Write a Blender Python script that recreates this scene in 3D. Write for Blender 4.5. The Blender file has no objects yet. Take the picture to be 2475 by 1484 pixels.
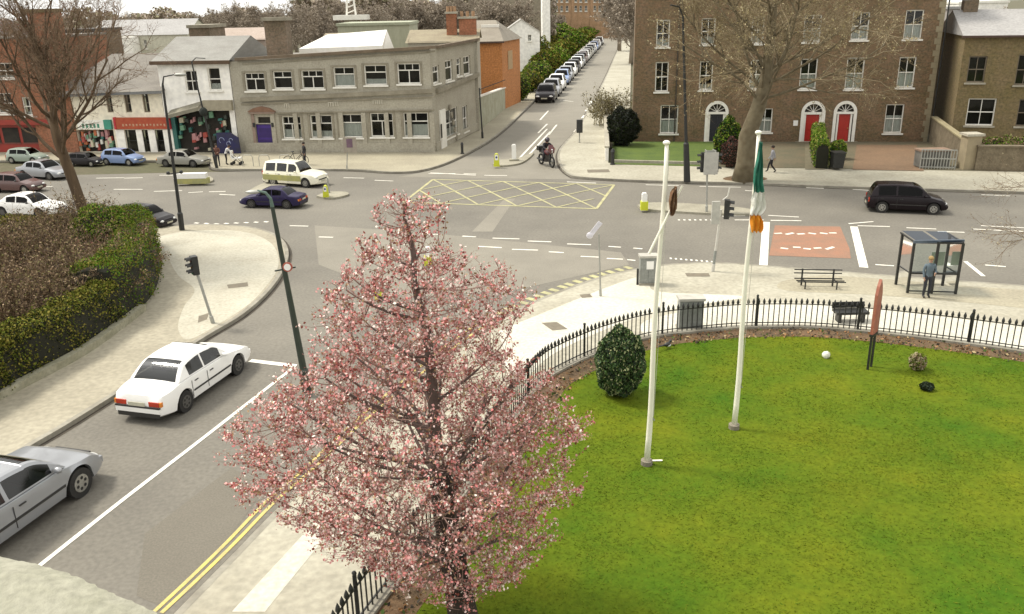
import bpy, math, random
import numpy as np
from mathutils import Vector, Matrix
from math import radians, sin, cos, pi, sqrt
random.seed(7); RNG = np.random.default_rng(7)
SC = bpy.context.scene; COL = SC.collection

# ---------------------------------------------------------------- camera, sky, sun, exposure
F_PX, CX, CY, CAM_H = 2067.0, 1237.0, 742.0, 10.0
PITCH, ROLL = math.atan(732/2067.0), radians(1.2)
FW = Vector((0, cos(PITCH), -sin(PITCH))); R0 = Vector((1, 0, 0)); U0 = Vector((0, sin(PITCH), cos(PITCH)))
UP = U0*cos(ROLL)+R0*sin(ROLL); RT = R0*cos(ROLL)-U0*sin(ROLL)
CAM = Vector((0, 0, CAM_H))
cd = bpy.data.cameras.new('camera'); cam = bpy.data.objects.new('camera', cd); COL.objects.link(cam)
cd.sensor_width = 36; cd.lens = F_PX/2474*36; cd.clip_start = .1; cd.clip_end = 3000
m = Matrix((RT, UP, -FW)).transposed().to_4x4(); m.translation = CAM; cam.matrix_world = m
SC.camera = cam
SUN_EL, SUN_AZ = radians(56), radians(-70)      # azimuth measured from +Y (behind the houses) towards +X
w = bpy.data.worlds.new('World'); SC.world = w; w.use_nodes = True
nt = w.node_tree; nt.nodes.clear()
sky = nt.nodes.new('ShaderNodeTexSky'); sky.sky_type = 'NISHITA'; sky.sun_disc = False
sky.sun_elevation = SUN_EL; sky.sun_rotation = SUN_AZ; sky.dust_density = 6; sky.air_density = 1.0
hs = nt.nodes.new('ShaderNodeHueSaturation'); hs.inputs['Saturation'].default_value = .12   # overcast: nearly colourless sky
bg = nt.nodes.new('ShaderNodeBackground'); bg.inputs[1].default_value = .15
wo = nt.nodes.new('ShaderNodeOutputWorld')
nt.links.new(sky.outputs[0], hs.inputs['Color'])
# white cloud cover over the sky, faintly mottled
tcw = nt.nodes.new('ShaderNodeTexCoord'); nz = nt.nodes.new('ShaderNodeTexNoise'); nz.inputs['Scale'].default_value = 2.2; nz.inputs['Detail'].default_value = 5
mpw = nt.nodes.new('ShaderNodeMapping'); mpw.inputs['Scale'].default_value = (1, 1, 3); nt.links.new(tcw.outputs['Generated'], mpw.inputs[0]); nt.links.new(mpw.outputs[0], nz.inputs['Vector'])
rw = nt.nodes.new('ShaderNodeMapRange'); rw.inputs[1].default_value = .3; rw.inputs[2].default_value = .7; rw.inputs[3].default_value = .78; rw.inputs[4].default_value = .95; nt.links.new(nz.outputs['Fac'], rw.inputs[0])
cw = nt.nodes.new('ShaderNodeMix'); cw.data_type = 'RGBA'; cw.inputs[7].default_value = (4.1, 4.05, 3.85, 1)
nt.links.new(rw.outputs[0], cw.inputs[0]); nt.links.new(hs.outputs[0], cw.inputs[6]); nt.links.new(cw.outputs[2], bg.inputs[0]); nt.links.new(bg.outputs[0], wo.inputs[0])
sl = bpy.data.lights.new('sun', 'SUN'); sl.energy = 1.5; sl.angle = radians(10); sl.color = (1, .94, .82)
so = bpy.data.objects.new('sun', sl); COL.objects.link(so)
sd = Vector((sin(SUN_AZ)*cos(SUN_EL), cos(SUN_AZ)*cos(SUN_EL), sin(SUN_EL)))
so.rotation_euler = (-sd).to_track_quat('-Z', 'Y').to_euler()
SC.view_settings.view_transform = 'Standard'; SC.view_settings.look = 'None'
SC.view_settings.exposure = 1.27; SC.view_settings.gamma = 1

# ---------------------------------------------------------------- points on the ground and on upright planes
def ray(x, y): return FW+RT*((x-CX)/F_PX)+UP*((CY-y)/F_PX)
def G(x, y, z=0.0):
    d = ray(x, y); return CAM+d*((z-CAM_H)/d.z)
def Q(x, y, D):
    d = ray(x, y); return CAM+d*(D/d.y)
def onplane(x, y, o, n):
    d = ray(x, y); return CAM+d*((o-CAM).dot(n)/d.dot(n))
def upright(bx, by, tx, ty, z=0.0):
    b = G(bx, by, z); return b, Q(tx, ty, b.y)

# ---------------------------------------------------------------- materials
MATS = {}
GAIN = .9
def mat(name, c, rough=.8, c2=None, scale=3., amt=.5, metal=0., bump=0., fine=0., coat=0., spec=.5, stretch=None):
    if name in MATS: return MATS[name]
    if max(c) < .7: c = tuple(v*GAIN for v in c); c2 = c2 and tuple(v*GAIN for v in c2)
    M = bpy.data.materials.new(name); M.use_nodes = True; t = M.node_tree; b = t.nodes['Principled BSDF']
    b.inputs['Roughness'].default_value = rough; b.inputs['Metallic'].default_value = metal
    b.inputs['Specular IOR Level'].default_value = spec
    b.inputs['Coat Weight'].default_value = coat
    if c2 is None: c2 = tuple(v*.72 for v in c)
    tc = t.nodes.new('ShaderNodeTexCoord'); src = tc.outputs['Object']
    if stretch:
        mp = t.nodes.new('ShaderNodeMapping'); mp.inputs['Scale'].default_value = stretch
        t.links.new(src, mp.inputs[0]); src = mp.outputs[0]
    n = t.nodes.new('ShaderNodeTexNoise'); n.inputs['Scale'].default_value = scale; n.inputs['Detail'].default_value = 6
    n.inputs['Roughness'].default_value = .65
    t.links.new(src, n.inputs['Vector'])
    r = t.nodes.new('ShaderNodeMapRange'); r.inputs[1].default_value = .32; r.inputs[2].default_value = .68
    r.inputs[3].default_value = 0; r.inputs[4].default_value = amt*2 if amt < .5 else 1
    t.links.new(n.outputs['Fac'], r.inputs[0])
    mx = t.nodes.new('ShaderNodeMix'); mx.data_type = 'RGBA'
    mx.inputs[6].default_value = (*c, 1); mx.inputs[7].default_value = (*c2, 1)
    t.links.new(r.outputs[0], mx.inputs[0]); out = mx.outputs[2]
    if fine:
        n2 = t.nodes.new('ShaderNodeTexNoise'); n2.inputs['Scale'].default_value = scale*fine; n2.inputs['Detail'].default_value = 4
        t.links.new(src, n2.inputs['Vector'])
        r2 = t.nodes.new('ShaderNodeMapRange'); r2.inputs[1].default_value = .3; r2.inputs[2].default_value = .7
        r2.inputs[3].default_value = .84; r2.inputs[4].default_value = 1.15
        t.links.new(n2.outputs['Fac'], r2.inputs[0])
        m2 = t.nodes.new('ShaderNodeMix'); m2.data_type = 'RGBA'; m2.blend_type = 'MULTIPLY'; m2.inputs[0].default_value = 1
        t.links.new(out, m2.inputs[6]); t.links.new(r2.outputs[0], m2.inputs[7]); out = m2.outputs[2]
    t.links.new(out, b.inputs['Base Color'])
    if bump:
        bp = t.nodes.new('ShaderNodeBump'); bp.inputs['Strength'].default_value = bump; bp.inputs['Distance'].default_value = .03
        n3 = t.nodes.new('ShaderNodeTexNoise'); n3.inputs['Scale'].default_value = scale*max(4, fine); n3.inputs['Detail'].default_value = 5
        t.links.new(src, n3.inputs['Vector']); t.links.new(n3.outputs['Fac'], bp.inputs['Height']); t.links.new(bp.outputs[0], b.inputs['Normal'])
    MATS[name] = M; return M
def brickmat(name, c1, c2, mortar, sc=1., patch=None):
    M = bpy.data.materials.new(name); M.use_nodes = True; t = M.node_tree; b = t.nodes['Principled BSDF']; b.inputs['Roughness'].default_value = .9
    tc = t.nodes.new('ShaderNodeTexCoord'); sp = t.nodes.new('ShaderNodeSeparateXYZ'); t.links.new(tc.outputs['Object'], sp.inputs[0])
    ad = t.nodes.new('ShaderNodeMath'); ad.operation = 'ADD'; t.links.new(sp.outputs[0], ad.inputs[0]); t.links.new(sp.outputs[1], ad.inputs[1])
    cb = t.nodes.new('ShaderNodeCombineXYZ'); t.links.new(ad.outputs[0], cb.inputs[0]); t.links.new(sp.outputs[2], cb.inputs[1])
    br = t.nodes.new('ShaderNodeTexBrick'); br.inputs['Scale'].default_value = 1
    br.inputs['Brick Width'].default_value = .225*sc; br.inputs['Row Height'].default_value = .075*sc; br.inputs['Mortar Size'].default_value = .008*sc
    br.inputs['Color1'].default_value = (*c1, 1); br.inputs['Color2'].default_value = (*c2, 1); br.inputs['Mortar'].default_value = (*mortar, 1)
    t.links.new(cb.outputs[0], br.inputs['Vector'])
    n = t.nodes.new('ShaderNodeTexNoise'); n.inputs['Scale'].default_value = .7; n.inputs['Detail'].default_value = 8; n.inputs['Roughness'].default_value = .7
    t.links.new(tc.outputs['Object'], n.inputs['Vector'])
    r = t.nodes.new('ShaderNodeMapRange'); r.inputs[1].default_value = .35; r.inputs[2].default_value = .65
    t.links.new(n.outputs['Fac'], r.inputs[0])
    mx = t.nodes.new('ShaderNodeMix'); mx.data_type = 'RGBA'; mx.blend_type = 'MULTIPLY'
    p = patch or (.6, .62, .55); mx.inputs[7].default_value = (*p, 1); t.links.new(r.outputs[0], mx.inputs[0]); t.links.new(br.outputs['Color'], mx.inputs[6])
    n2 = t.nodes.new('ShaderNodeTexNoise'); n2.inputs['Scale'].default_value = 7; n2.inputs['Detail'].default_value = 6
    t.links.new(tc.outputs['Object'], n2.inputs['Vector'])
    r2 = t.nodes.new('ShaderNodeMapRange'); r2.inputs[1].default_value = .3; r2.inputs[2].default_value = .7; r2.inputs[3].default_value = .7; r2.inputs[4].default_value = 1.3
    t.links.new(n2.outputs['Fac'], r2.inputs[0])
    m2 = t.nodes.new('ShaderNodeMix'); m2.data_type = 'RGBA'; m2.blend_type = 'MULTIPLY'; m2.inputs[0].default_value = 1
    t.links.new(mx.outputs[2], m2.inputs[6]); t.links.new(r2.outputs[0], m2.inputs[7]); t.links.new(m2.outputs[2], b.inputs['Base Color'])
    MATS[name] = M; return M
def glassmat(name, tint, gl=.25):
    M = bpy.data.materials.new(name); M.use_nodes = True; t = M.node_tree; t.nodes.clear()
    tr = t.nodes.new('ShaderNodeBsdfTransparent'); tr.inputs[0].default_value = (*tint, 1)
    g = t.nodes.new('ShaderNodeBsdfGlossy'); g.inputs['Roughness'].default_value = .06; g.inputs[0].default_value = (.9, .9, .9, 1)
    lw = t.nodes.new('ShaderNodeLayerWeight'); lw.inputs[0].default_value = gl
    mx = t.nodes.new('ShaderNodeMixShader'); o = t.nodes.new('ShaderNodeOutputMaterial')
    t.links.new(lw.outputs['Fresnel'], mx.inputs[0]); t.links.new(tr.outputs[0], mx.inputs[1]); t.links.new(g.outputs[0], mx.inputs[2]); t.links.new(mx.outputs[0], o.inputs[0])
    MATS[name] = M; return M
ASPH = mat('asphalt', (.200, .184, .150), .85, (.140, .128, .106), .16, .5, fine=60, bump=.3)
ASPH2 = mat('asphalt_worn', (.245, .225, .182), .85, (.205, .188, .152), .5, .5, fine=40, bump=.3)
REFL = mat('asphalt_patch_and_reflection', (.158, .142, .112), .85, (.145, .13, .102), .6, .5, fine=40)  # dark tone of a window reflection painted onto the road
PAVE = mat('pavement_concrete', (.44, .415, .33), .85, (.32, .295, .225), .3, .5, fine=22, bump=.2)
PAVE2 = mat('pavement_dull', (.38, .345, .25), .88, (.29, .26, .19), .4, .5, fine=22, bump=.2)
KERB = mat('kerb_stone', (.34, .32, .26), .8, (.2, .18, .14), 1.5, .5, fine=8)
GUT_SHADE = mat('gutter_grime_and_shade', (.035, .028, .02), .9, (.085, .07, .05), 1.2, .5, fine=9)  # grime colour that also carries the shade under the kerb
WLINE = mat('white_road_paint', (.82, .79, .70), .7, (.5, .47, .4), 2.2, .35, fine=12)
YLINE = mat('yellow_road_paint', (.62, .50, .12), .7, (.42, .36, .16), 2.2, .5, fine=12)
YBOX = mat('faded_yellow_road_paint', (.52, .49, .24), .7, (.3, .28, .17), 1.6, .5, fine=12)
REDS = mat('red_cycle_surface', (.34, .165, .10), .85, (.25, .15, .1), 1.2, .5, fine=20)
LAWN = mat('lawn_grass', (.048, .108, .006), .9, (.128, .148, .008), .30, .5, fine=30, bump=.8, spec=.08)
LAWNB = mat('grass_blade_dark', (.045, .092, .004), .8, (.065, .108, .005), 2, .5, spec=.08)
LAWNC = mat('grass_blade_light', (.085, .140, .007), .8, (.125, .15, .012), 2, .5, spec=.08)
PAVEL = mat('pavement_tan', (.385, .35, .265), .85, (.30, .27, .2), .3, .5, fine=22, bump=.2)
SOIL = mat('soil_leaf_litter', (.17, .10, .05), .95, (.08, .055, .028), 1.2, .5, fine=16, bump=1)
EARTH = mat('earth', (.11, .09, .055), .95, (.08, .085, .035), .1, .5, fine=30)
BARK = mat('bark_brown', (.15, .10, .055), .95, (.07, .045, .025), 5, .5, fine=4, bump=1, stretch=(1, 1, .2))
BARKD = mat('bark_dark', (.022, .015, .012), .95, (.045, .03, .022), 6, .5, bump=1, stretch=(1, 1, .2))
BARKP = mat('bark_plane', (.19, .16, .10), .95, (.10, .075, .04), 2.4, .5, fine=4, bump=.6)
TWIG = mat('twig_brown', (.24, .165, .10), .95, (.13, .085, .05), 4, .5)
TWIGG = mat('twig_golden', (.36, .29, .17), .95, (.22, .17, .10), 4, .5)
TWIGD = mat('twig_dark', (.05, .032, .024), .95, (.09, .055, .04), 4, .5)
TWIGF = mat('twig_far', (.36, .30, .235), .95, (.28, .235, .18), 1, .5)
BLACK = mat('black_paint', (.012, .013, .012), .45, (.03, .03, .028), 6, .4)
DGREEN = mat('dark_green_paint', (.018, .03, .022), .45, (.04, .05, .035), 5, .4)
WPAINT = mat('white_gloss_paint', (.80, .78, .72), .4, (.66, .63, .55), 3, .35)
CREAM = mat('cream_wall', (.80, .74, .60), .85, (.66, .6, .47), .8, .3, fine=4)
WWALL = mat('white_wall', (.84, .82, .77), .85, (.74, .71, .64), .6, .3, fine=4)
LSTONE = mat('limestone_grey', (.43, .40, .32), .88, (.34, .31, .245), .7, .5, fine=12, bump=.3)
LSTONE2 = mat('limestone_moulding', (.33, .30, .23), .88, (.21, .185, .135), 1.2, .5, fine=8)
SLATE = mat('slate_roof', (.15, .135, .115), .8, (.22, .2, .17), .8, .5, fine=14, bump=.4, stretch=(1, 1, 4))
SLATEL = mat('pale_slate_roof', (.27, .265, .24), .8, (.2, .19, .17), .7, .5, fine=14, stretch=(1, 1, 4))
SLATEF = mat('far_slate_roof', (.36, .35, .34), .8, (.3, .29, .28), .5, .5, fine=12)
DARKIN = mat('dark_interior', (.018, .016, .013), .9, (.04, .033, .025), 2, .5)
CURT = mat('net_curtain', (.80, .80, .76), .9, (.6, .61, .58), 5, .5, stretch=(6, 1, 1))
GLASS = glassmat('window_glass', (.75, .78, .76), .30)
CGLASS = glassmat('car_glass', (.16, .17, .17), .38)
CGLASSD = glassmat('dark_car_glass', (.05, .05, .05), .2)
METAL = mat('galvanised_metal', (.42, .42, .38), .5, (.3, .3, .27), 4, .5, metal=.3)
GREYC = mat('grey_cabinet_paint', (.27, .28, .26), .55, (.2, .21, .19), 2, .5, fine=6)
BRICKG = brickmat('georgian_brick', (.225, .125, .072), (.145, .100, .060), (.195, .148, .098), 1.0, (.70, .78, .64))
BRICKR = brickmat('red_brick', (.31, .115, .062), (.235, .098, .052), (.28, .17, .11), 1.0, (.8, .72, .62))
BRICKO = brickmat('orange_brick', (.47, .185, .055), (.42, .17, .055), (.40, .2, .09), 1.0, (.9, .88, .8))
BRICKB = brickmat('brown_chimney_brick', (.22, .15, .10), (.17, .13, .09), (.2, .16, .12), 1.0)
BUSHY = 0
STONEW = mat('rubble_wall', (.22, .18, .12), .95, (.12, .095, .06), 2.5, .5, fine=5, bump=.8)

# ---------------------------------------------------------------- mesh helpers
class MB:
    def __init__(s): s.v = []; s.f = []; s.m = []; s.k = 0
    def mat(s, k): s.k = k; return s
    def add(s, vs, fs):
        o = len(s.v); s.v += [tuple(v) for v in vs]; s.f += [tuple(i+o for i in f) for f in fs]; s.m += [s.k]*len(fs); return s
    def box(s, x0, x1, y0, y1, z0, z1, M=None):
        vs = [Vector((x, y, z)) for z in (z0, z1) for y in (y0, y1) for x in (x0, x1)]
        if M is not None: vs = [M @ v for v in vs]
        return s.add(vs, [(0, 2, 3, 1), (4, 5, 7, 6), (0, 1, 5, 4), (2, 6, 7, 3), (0, 4, 6, 2), (1, 3, 7, 5)])
    def cbox(s, c, size, M=None):
        x, y, z = c; a, b, d = (q/2 for q in size); return s.box(x-a, x+a, y-b, y+b, z-d, z+d, M)
    def bar(s, p, q, w, h=None):
        p = Vector(p); q = Vector(q); h = h or w; d = q-p; L = d.length
        if L < 1e-6: return s
        M = Matrix.Translation(p) @ d.to_track_quat('X', 'Z').to_matrix().to_4x4()
        return s.box(0, L, -w/2, w/2, -h/2, h/2, M)
    def tube(s, pts, rad, n=8, caps=True):
        pts = [Vector(p) for p in pts]
        if not hasattr(rad, '__len__'): rad = [rad]*len(pts)
        vs = []; ref = None
        for i, p in enumerate(pts):
            d = (pts[min(i+1, len(pts)-1)]-pts[max(i-1, 0)]).normalized()
            if ref is None: ref = d.orthogonal().normalized()
            u = (ref-d*ref.dot(d)).normalized(); ref = u; w_ = d.cross(u)
            for k in range(n):
                a = 2*pi*k/n; vs.append(p+(u*cos(a)+w_*sin(a))*rad[i])
        fs = [(i*n+k, i*n+(k+1) % n, (i+1)*n+(k+1) % n, (i+1)*n+k) for i in range(len(pts)-1) for k in range(n)]
        if caps: fs += [tuple(range(n))[::-1], tuple((len(pts)-1)*n+k for k in range(n))]
        return s.add(vs, fs)
    def cyl(s, c, r, h, n=12, axis='Z', r2=None):
        c = Vector(c); d = {'X': Vector((1, 0, 0)), 'Y': Vector((0, 1, 0)), 'Z': Vector((0, 0, 1))}[axis]
        return s.tube([c-d*h/2, c+d*h/2], [r, r if r2 is None else r2], n)
    def ball(s, c, r, n=10, m_=6):
        c = Vector(c); r = r if hasattr(r, '__len__') else (r, r, r); vs = []; fs = []
        for i in range(m_+1):
            th = pi*i/m_
            for k in range(n):
                a = 2*pi*k/n; vs.append((c.x+r[0]*sin(th)*cos(a), c.y+r[1]*sin(th)*sin(a), c.z+r[2]*cos(th)))
        for i in range(m_):
            for k in range(n): fs.append((i*n+k, (i+1)*n+k, (i+1)*n+(k+1) % n, i*n+(k+1) % n))
        return s.add(vs, fs)
    def prism(s, poly, z0, z1, M=None):
        n = len(poly); area = sum(poly[i][0]*poly[(i+1) % n][1]-poly[(i+1) % n][0]*poly[i][1] for i in range(n))
        if area < 0: poly = poly[::-1]
        vs = [Vector((p[0], p[1], z0)) for p in poly]+[Vector((p[0], p[1], z1)) for p in poly]
        if M is not None: vs = [M @ v for v in vs]
        return s.add(vs, [tuple(range(n))[::-1], tuple(range(n, 2*n))]+[(i, (i+1) % n, n+(i+1) % n, n+i) for i in range(n)])
    def plate(s, poly, y0, y1):       # outline in x,z given a thickness in y
        M = Matrix(((1, 0, 0, 0), (0, 0, 1, 0), (0, 1, 0, 0), (0, 0, 0, 1)))
        n = len(poly); return s.add([(p[0], y0, p[1]) for p in poly]+[(p[0], y1, p[1]) for p in poly],
            [tuple(range(n)), tuple(range(n, 2*n))[::-1]]+[(i, n+i, n+(i+1) % n, (i+1) % n) for i in range(n)])
    def sheet(s, poly, z): return s.add([(p[0], p[1], z) for p in poly], [tuple(range(len(poly)))])
    def ribbon(s, pts, w_, z, side=0.0):
        pts = [Vector((p[0], p[1])) for p in pts]; vs = []
        for i, p in enumerate(pts):
            d = (pts[min(i+1, len(pts)-1)]-pts[max(i-1, 0)]).normalized(); nrm = Vector((-d.y, d.x))
            a = p+nrm*(side+w_/2); b = p+nrm*(side-w_/2); vs += [(a.x, a.y, z), (b.x, b.y, z)]
        return s.add(vs, [(2*i, 2*i+1, 2*i+3, 2*i+2) for i in range(len(pts)-1)])
    def build(s, name, mats, parent=None, smooth=False, angle=None):
        me = bpy.data.meshes.new(name); me.from_pydata(s.v, [], s.f)
        for q in (mats if isinstance(mats, (list, tuple)) else [mats]): me.materials.append(q)
        if any(s.m): me.polygons.foreach_set('material_index', s.m)
        if smooth: me.shade_smooth()
        if angle: me.set_sharp_from_angle(angle=radians(angle))
        me.update(); o = bpy.data.objects.new(name, me); COL.objects.link(o)
        if parent is not None: o.parent = parent
        return o
def tag(o, label=None, cat=None, group=None, kind=None):
    if label: o['label'] = label
    if cat: o['category'] = cat
    if group: o['group'] = group
    if kind: o['kind'] = kind
    return o
def thing(name, loc, label, cat, group=None, rz=0.0):
    o = bpy.data.objects.new(name, None); COL.objects.link(o); o.location = loc; o.rotation_euler = (0, 0, rz); o.empty_display_size = .3
    return tag(o, label, cat, group)
KIDS = {}
def dup(root, loc, rz, label, scale=None):
    def cp(o, par):
        c = o.copy(); COL.objects.link(c)
        if par is not None: c.parent = par
        for ch in o.children: cp(ch, c)
        return c
    c = cp(root, None); c.location = loc; c.rotation_euler = (0, 0, rz)
    if scale: c.scale = (scale,)*3 if not hasattr(scale, '__len__') else scale
    c['label'] = label; return c
def curve(pts, n=6):
    out = []; P = [Vector((p[0], p[1])) for p in pts]
    for i in range(len(P)-1):
        a = P[max(i-1, 0)]; b = P[i]; c = P[i+1]; d = P[min(i+2, len(P)-1)]
        for k in range(n):
            t = k/n; out.append(.5*((2*b)+(c-a)*t+(2*a-5*b+4*c-d)*t*t+(3*b-a-3*c+d)*t**3))
    out.append(P[-1]); return out
def GP(pts, z=0.0): return [G(x, y, z).xy for x, y in pts]
def npmesh(name, V, Fc, mats, mi=None, parent=None, smooth=False):
    me = bpy.data.meshes.new(name); nf, k = Fc.shape
    me.vertices.add(len(V)); me.vertices.foreach_set('co', V.astype(np.float32).ravel())
    me.loops.add(nf*k); me.loops.foreach_set('vertex_index', Fc.astype(np.int32).ravel())
    me.polygons.add(nf); me.polygons.foreach_set('loop_start', np.arange(0, nf*k, k, dtype=np.int32))
    for q in mats: me.materials.append(q)
    if mi is not None: me.polygons.foreach_set('material_index', mi.astype(np.int32))
    me.update(calc_edges=True)
    if smooth: me.shade_smooth()
    o = bpy.data.objects.new(name, me); COL.objects.link(o)
    if parent is not None: o.parent = parent
    return o
def leaves(name, C, size, mats, parent=None, weights=None, aspect=.6, up=0.0, vary=.5):
    C = np.asarray(C, float); N = len(C)
    d = RNG.normal(size=(N, 3)); d[:, 2] += up; d /= np.linalg.norm(d, axis=1)[:, None]
    e = RNG.normal(size=(N, 3)); e -= d*(e*d).sum(1)[:, None]; e /= np.linalg.norm(e, axis=1)[:, None]
    s = size*(1-vary+2*vary*RNG.random(N))[:, None]
    V = np.stack([C-d*s*.5, C+e*s*.5*aspect, C+d*s*.5, C-e*s*.5*aspect], 1).reshape(-1, 3)
    mi = RNG.choice(len(mats), N, p=weights)
    return npmesh(name, V, np.arange(4*N).reshape(N, 4), mats, mi, parent)
def frusta(name, segs, mats, parent=None, n=4, mi=None):
    S = np.array([(*a, *b, ra, rb) for a, b, ra, rb in segs]); A = S[:, :3]; B = S[:, 3:6]; ra = S[:, 6]; rb = S[:, 7]
    d = B-A; d /= np.linalg.norm(d, axis=1)[:, None]+1e-9
    ref = np.where(np.abs(d[:, 2:3]) > .9, [[1., 0, 0]], [[0, 0, 1.]]); u = np.cross(d, ref); u /= np.linalg.norm(u, axis=1)[:, None]; v = np.cross(d, u)
    an = np.arange(n)*2*pi/n; rg = u[:, None, :]*np.cos(an)[None, :, None]+v[:, None, :]*np.sin(an)[None, :, None]
    V = np.concatenate([A[:, None]+rg*ra[:, None, None], B[:, None]+rg*rb[:, None, None]], 1).reshape(-1, 3)
    k = np.arange(n); q = np.stack([k, (k+1) % n, (k+1) % n+n, k+n], 1)
    Fc = (q[None]+(np.arange(len(S))*2*n)[:, None, None]).reshape(-1, 4)
    return npmesh(name, V, Fc, mats, None if mi is None else np.repeat(mi, n), parent, True)
# ================================================================ ground, roads, pavements
def gtag(o): o['kind'] = 'structure'; return o
gtag(MB().sheet([(-900, -60), (900, -60), (900, 1500), (-900, 1500)], -.03).build('ground', EARTH))
road = gtag(MB().sheet([(-120, -8), (120, -8), (120, 56), (-120, 56)], 0).build('road', ASPH))
# side street running away between the bank and the brick terrace
sk_l = [(960, 428), (1042, 411), (1125, 376), (1210, 323), (1290, 247), (1345, 193), (1400, 141), (1450, 94), (1478, 66), (1500, 44)]
sk_r = [(1380, 434), (1352, 405), (1352, 363), (1395, 313), (1422, 264), (1441, 231), (1466, 180), (1488, 130), (1508, 90), (1524, 62), (1535, 40)]
side = gtag(MB().sheet(curve(GP(sk_l), 3)+curve(GP(sk_r), 3)[::-1], .004).build('side_street', ASPH2))
def pavement(name, outer, inner, m_=PAVE, z=.12, n=5, kerb=True, gutter=True, world=False):
    O = curve(GP(outer), n) if not world else [Vector(p) for p in outer]; I = [Vector(p) for p in (GP(inner) if not world else inner)]
    o = gtag(MB().prism([tuple(p) for p in O]+[tuple(p) for p in I[::-1]], -.02, z).build(name, m_))
    if kerb:
        c = sum((Vector(p) for p in O+I), Vector((0, 0)))/len(O+I)
        d = (O[1]-O[0]).normalized(); nn = Vector((-d.y, d.x)); inside = I[0]-O[0]; sg = 1 if nn.dot(inside) > 0 else -1
        k = MB(); k.ribbon(O, .16, z+.003, sg*.082)
        vs = []
        for i, p in enumerate(O):
            dd = (O[min(i+1, len(O)-1)]-O[max(i-1, 0)]).normalized(); q = p-Vector((-dd.y, dd.x))*sg*.004; vs += [(q.x, q.y, -.01), (q.x, q.y, z+.003)]
        k.add(vs, [(2*i, 2*i+2, 2*i+3, 2*i+1) for i in range(len(O)-1)]); k.build('kerb', KERB, o)
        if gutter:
            g = MB(); g.ribbon(O, .13, .006, -sg*.075); g.build('gutter', GUT_SHADE, o)  # dark strip: gutter grime with the kerb's shade painted in
    return o, O
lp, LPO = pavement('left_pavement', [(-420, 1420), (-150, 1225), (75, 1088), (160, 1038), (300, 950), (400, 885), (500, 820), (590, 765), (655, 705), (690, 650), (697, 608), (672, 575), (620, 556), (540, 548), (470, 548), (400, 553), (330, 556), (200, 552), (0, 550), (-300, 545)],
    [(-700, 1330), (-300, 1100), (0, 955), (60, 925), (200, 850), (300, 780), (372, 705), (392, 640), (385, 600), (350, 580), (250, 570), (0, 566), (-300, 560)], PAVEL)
railpx = [(780, 1640), (860, 1510), (945, 1400), (1012, 1318), (1090, 1215), (1170, 1100), (1250, 985), (1300, 925), (1350, 893), (1440, 852), (1530, 824), (1600, 810), (1700, 799), (1800, 792), (1950, 792), (2100, 803), (2250, 820), (2400, 840), (2560, 866), (2750, 900)]
RAIL = curve(GP(railpx, .14), 6)
rp, RPO = pavement('right_pavement', [(250, 1680), (350, 1574), (440, 1478), (560, 1355), (673, 1238), (790, 1125), (900, 1020), (1010, 925), (1110, 845), (1200, 782), (1290, 735), (1400, 692), (1480, 668), (1560, 652), (1640, 643), (1740, 641), (1870, 650), (2100, 668), (2300, 684), (2474, 697), (2800, 730)], [(0, 0)]*1, z=.12) if False else (None, None)
rko = curve(GP([(250, 1680), (350, 1574), (440, 1478), (560, 1355), (673, 1238), (790, 1125), (900, 1020), (1010, 925), (1110, 845), (1200, 782), (1290, 735), (1400, 692), (1480, 668), (1560, 652), (1640, 643), (1740, 641), (1870, 650), (2100, 668), (2300, 684), (2474, 697), (2800, 730)]), 5)
rp, RPO = pavement('right_pavement', rko, RAIL, world=True, gutter=False)
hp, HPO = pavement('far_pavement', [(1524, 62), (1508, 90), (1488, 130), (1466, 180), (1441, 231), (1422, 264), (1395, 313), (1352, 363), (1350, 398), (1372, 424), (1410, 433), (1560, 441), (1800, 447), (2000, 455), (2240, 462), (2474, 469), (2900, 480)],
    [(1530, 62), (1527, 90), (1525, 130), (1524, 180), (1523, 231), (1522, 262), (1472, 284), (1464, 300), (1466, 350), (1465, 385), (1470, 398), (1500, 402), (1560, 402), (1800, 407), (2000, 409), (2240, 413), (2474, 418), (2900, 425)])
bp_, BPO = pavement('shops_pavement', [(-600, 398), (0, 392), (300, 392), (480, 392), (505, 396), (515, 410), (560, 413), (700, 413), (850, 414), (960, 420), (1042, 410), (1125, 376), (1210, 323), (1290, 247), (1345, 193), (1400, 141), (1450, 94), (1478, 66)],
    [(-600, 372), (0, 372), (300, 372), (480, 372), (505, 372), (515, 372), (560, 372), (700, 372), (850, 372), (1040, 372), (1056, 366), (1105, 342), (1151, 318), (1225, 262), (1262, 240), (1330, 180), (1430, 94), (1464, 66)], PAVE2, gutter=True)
# brighter, newer concrete bays on the pavements
def bay(par, px, z=.124, m_=None, name='concrete_bay'): return MB().sheet(curve(GP(px+[px[0]], z), 6)[:-1] if len(px) > 7 else GP(px, z), z).build(name, m_ or BAYM, par)
BAYM = mat('new_concrete', (.60, .575, .49), .85, (.52, .49, .40), .5, .5, fine=18)
bay(rp, [(1205, 800), (1290, 765), (1530, 672), (1565, 688), (1600, 706), (1800, 716), (1700, 735), (1560, 762), (1430, 810), (1330, 860), (1240, 925)])
bay(rp, [(760, 1262), (815, 1262), (640, 1478), (560, 1478)])
bay(lp, [(382, 572), (440, 560), (540, 556), (610, 565), (655, 588), (672, 620), (668, 655), (640, 695), (595, 740), (500, 800), (450, 820), (430, 790), (445, 740), (470, 700), (430, 665), (405, 620)], m_=mat('pale_concrete', (.50, .475, .385), .85, (.40, .37, .29), .5, .5, fine=18))
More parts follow.
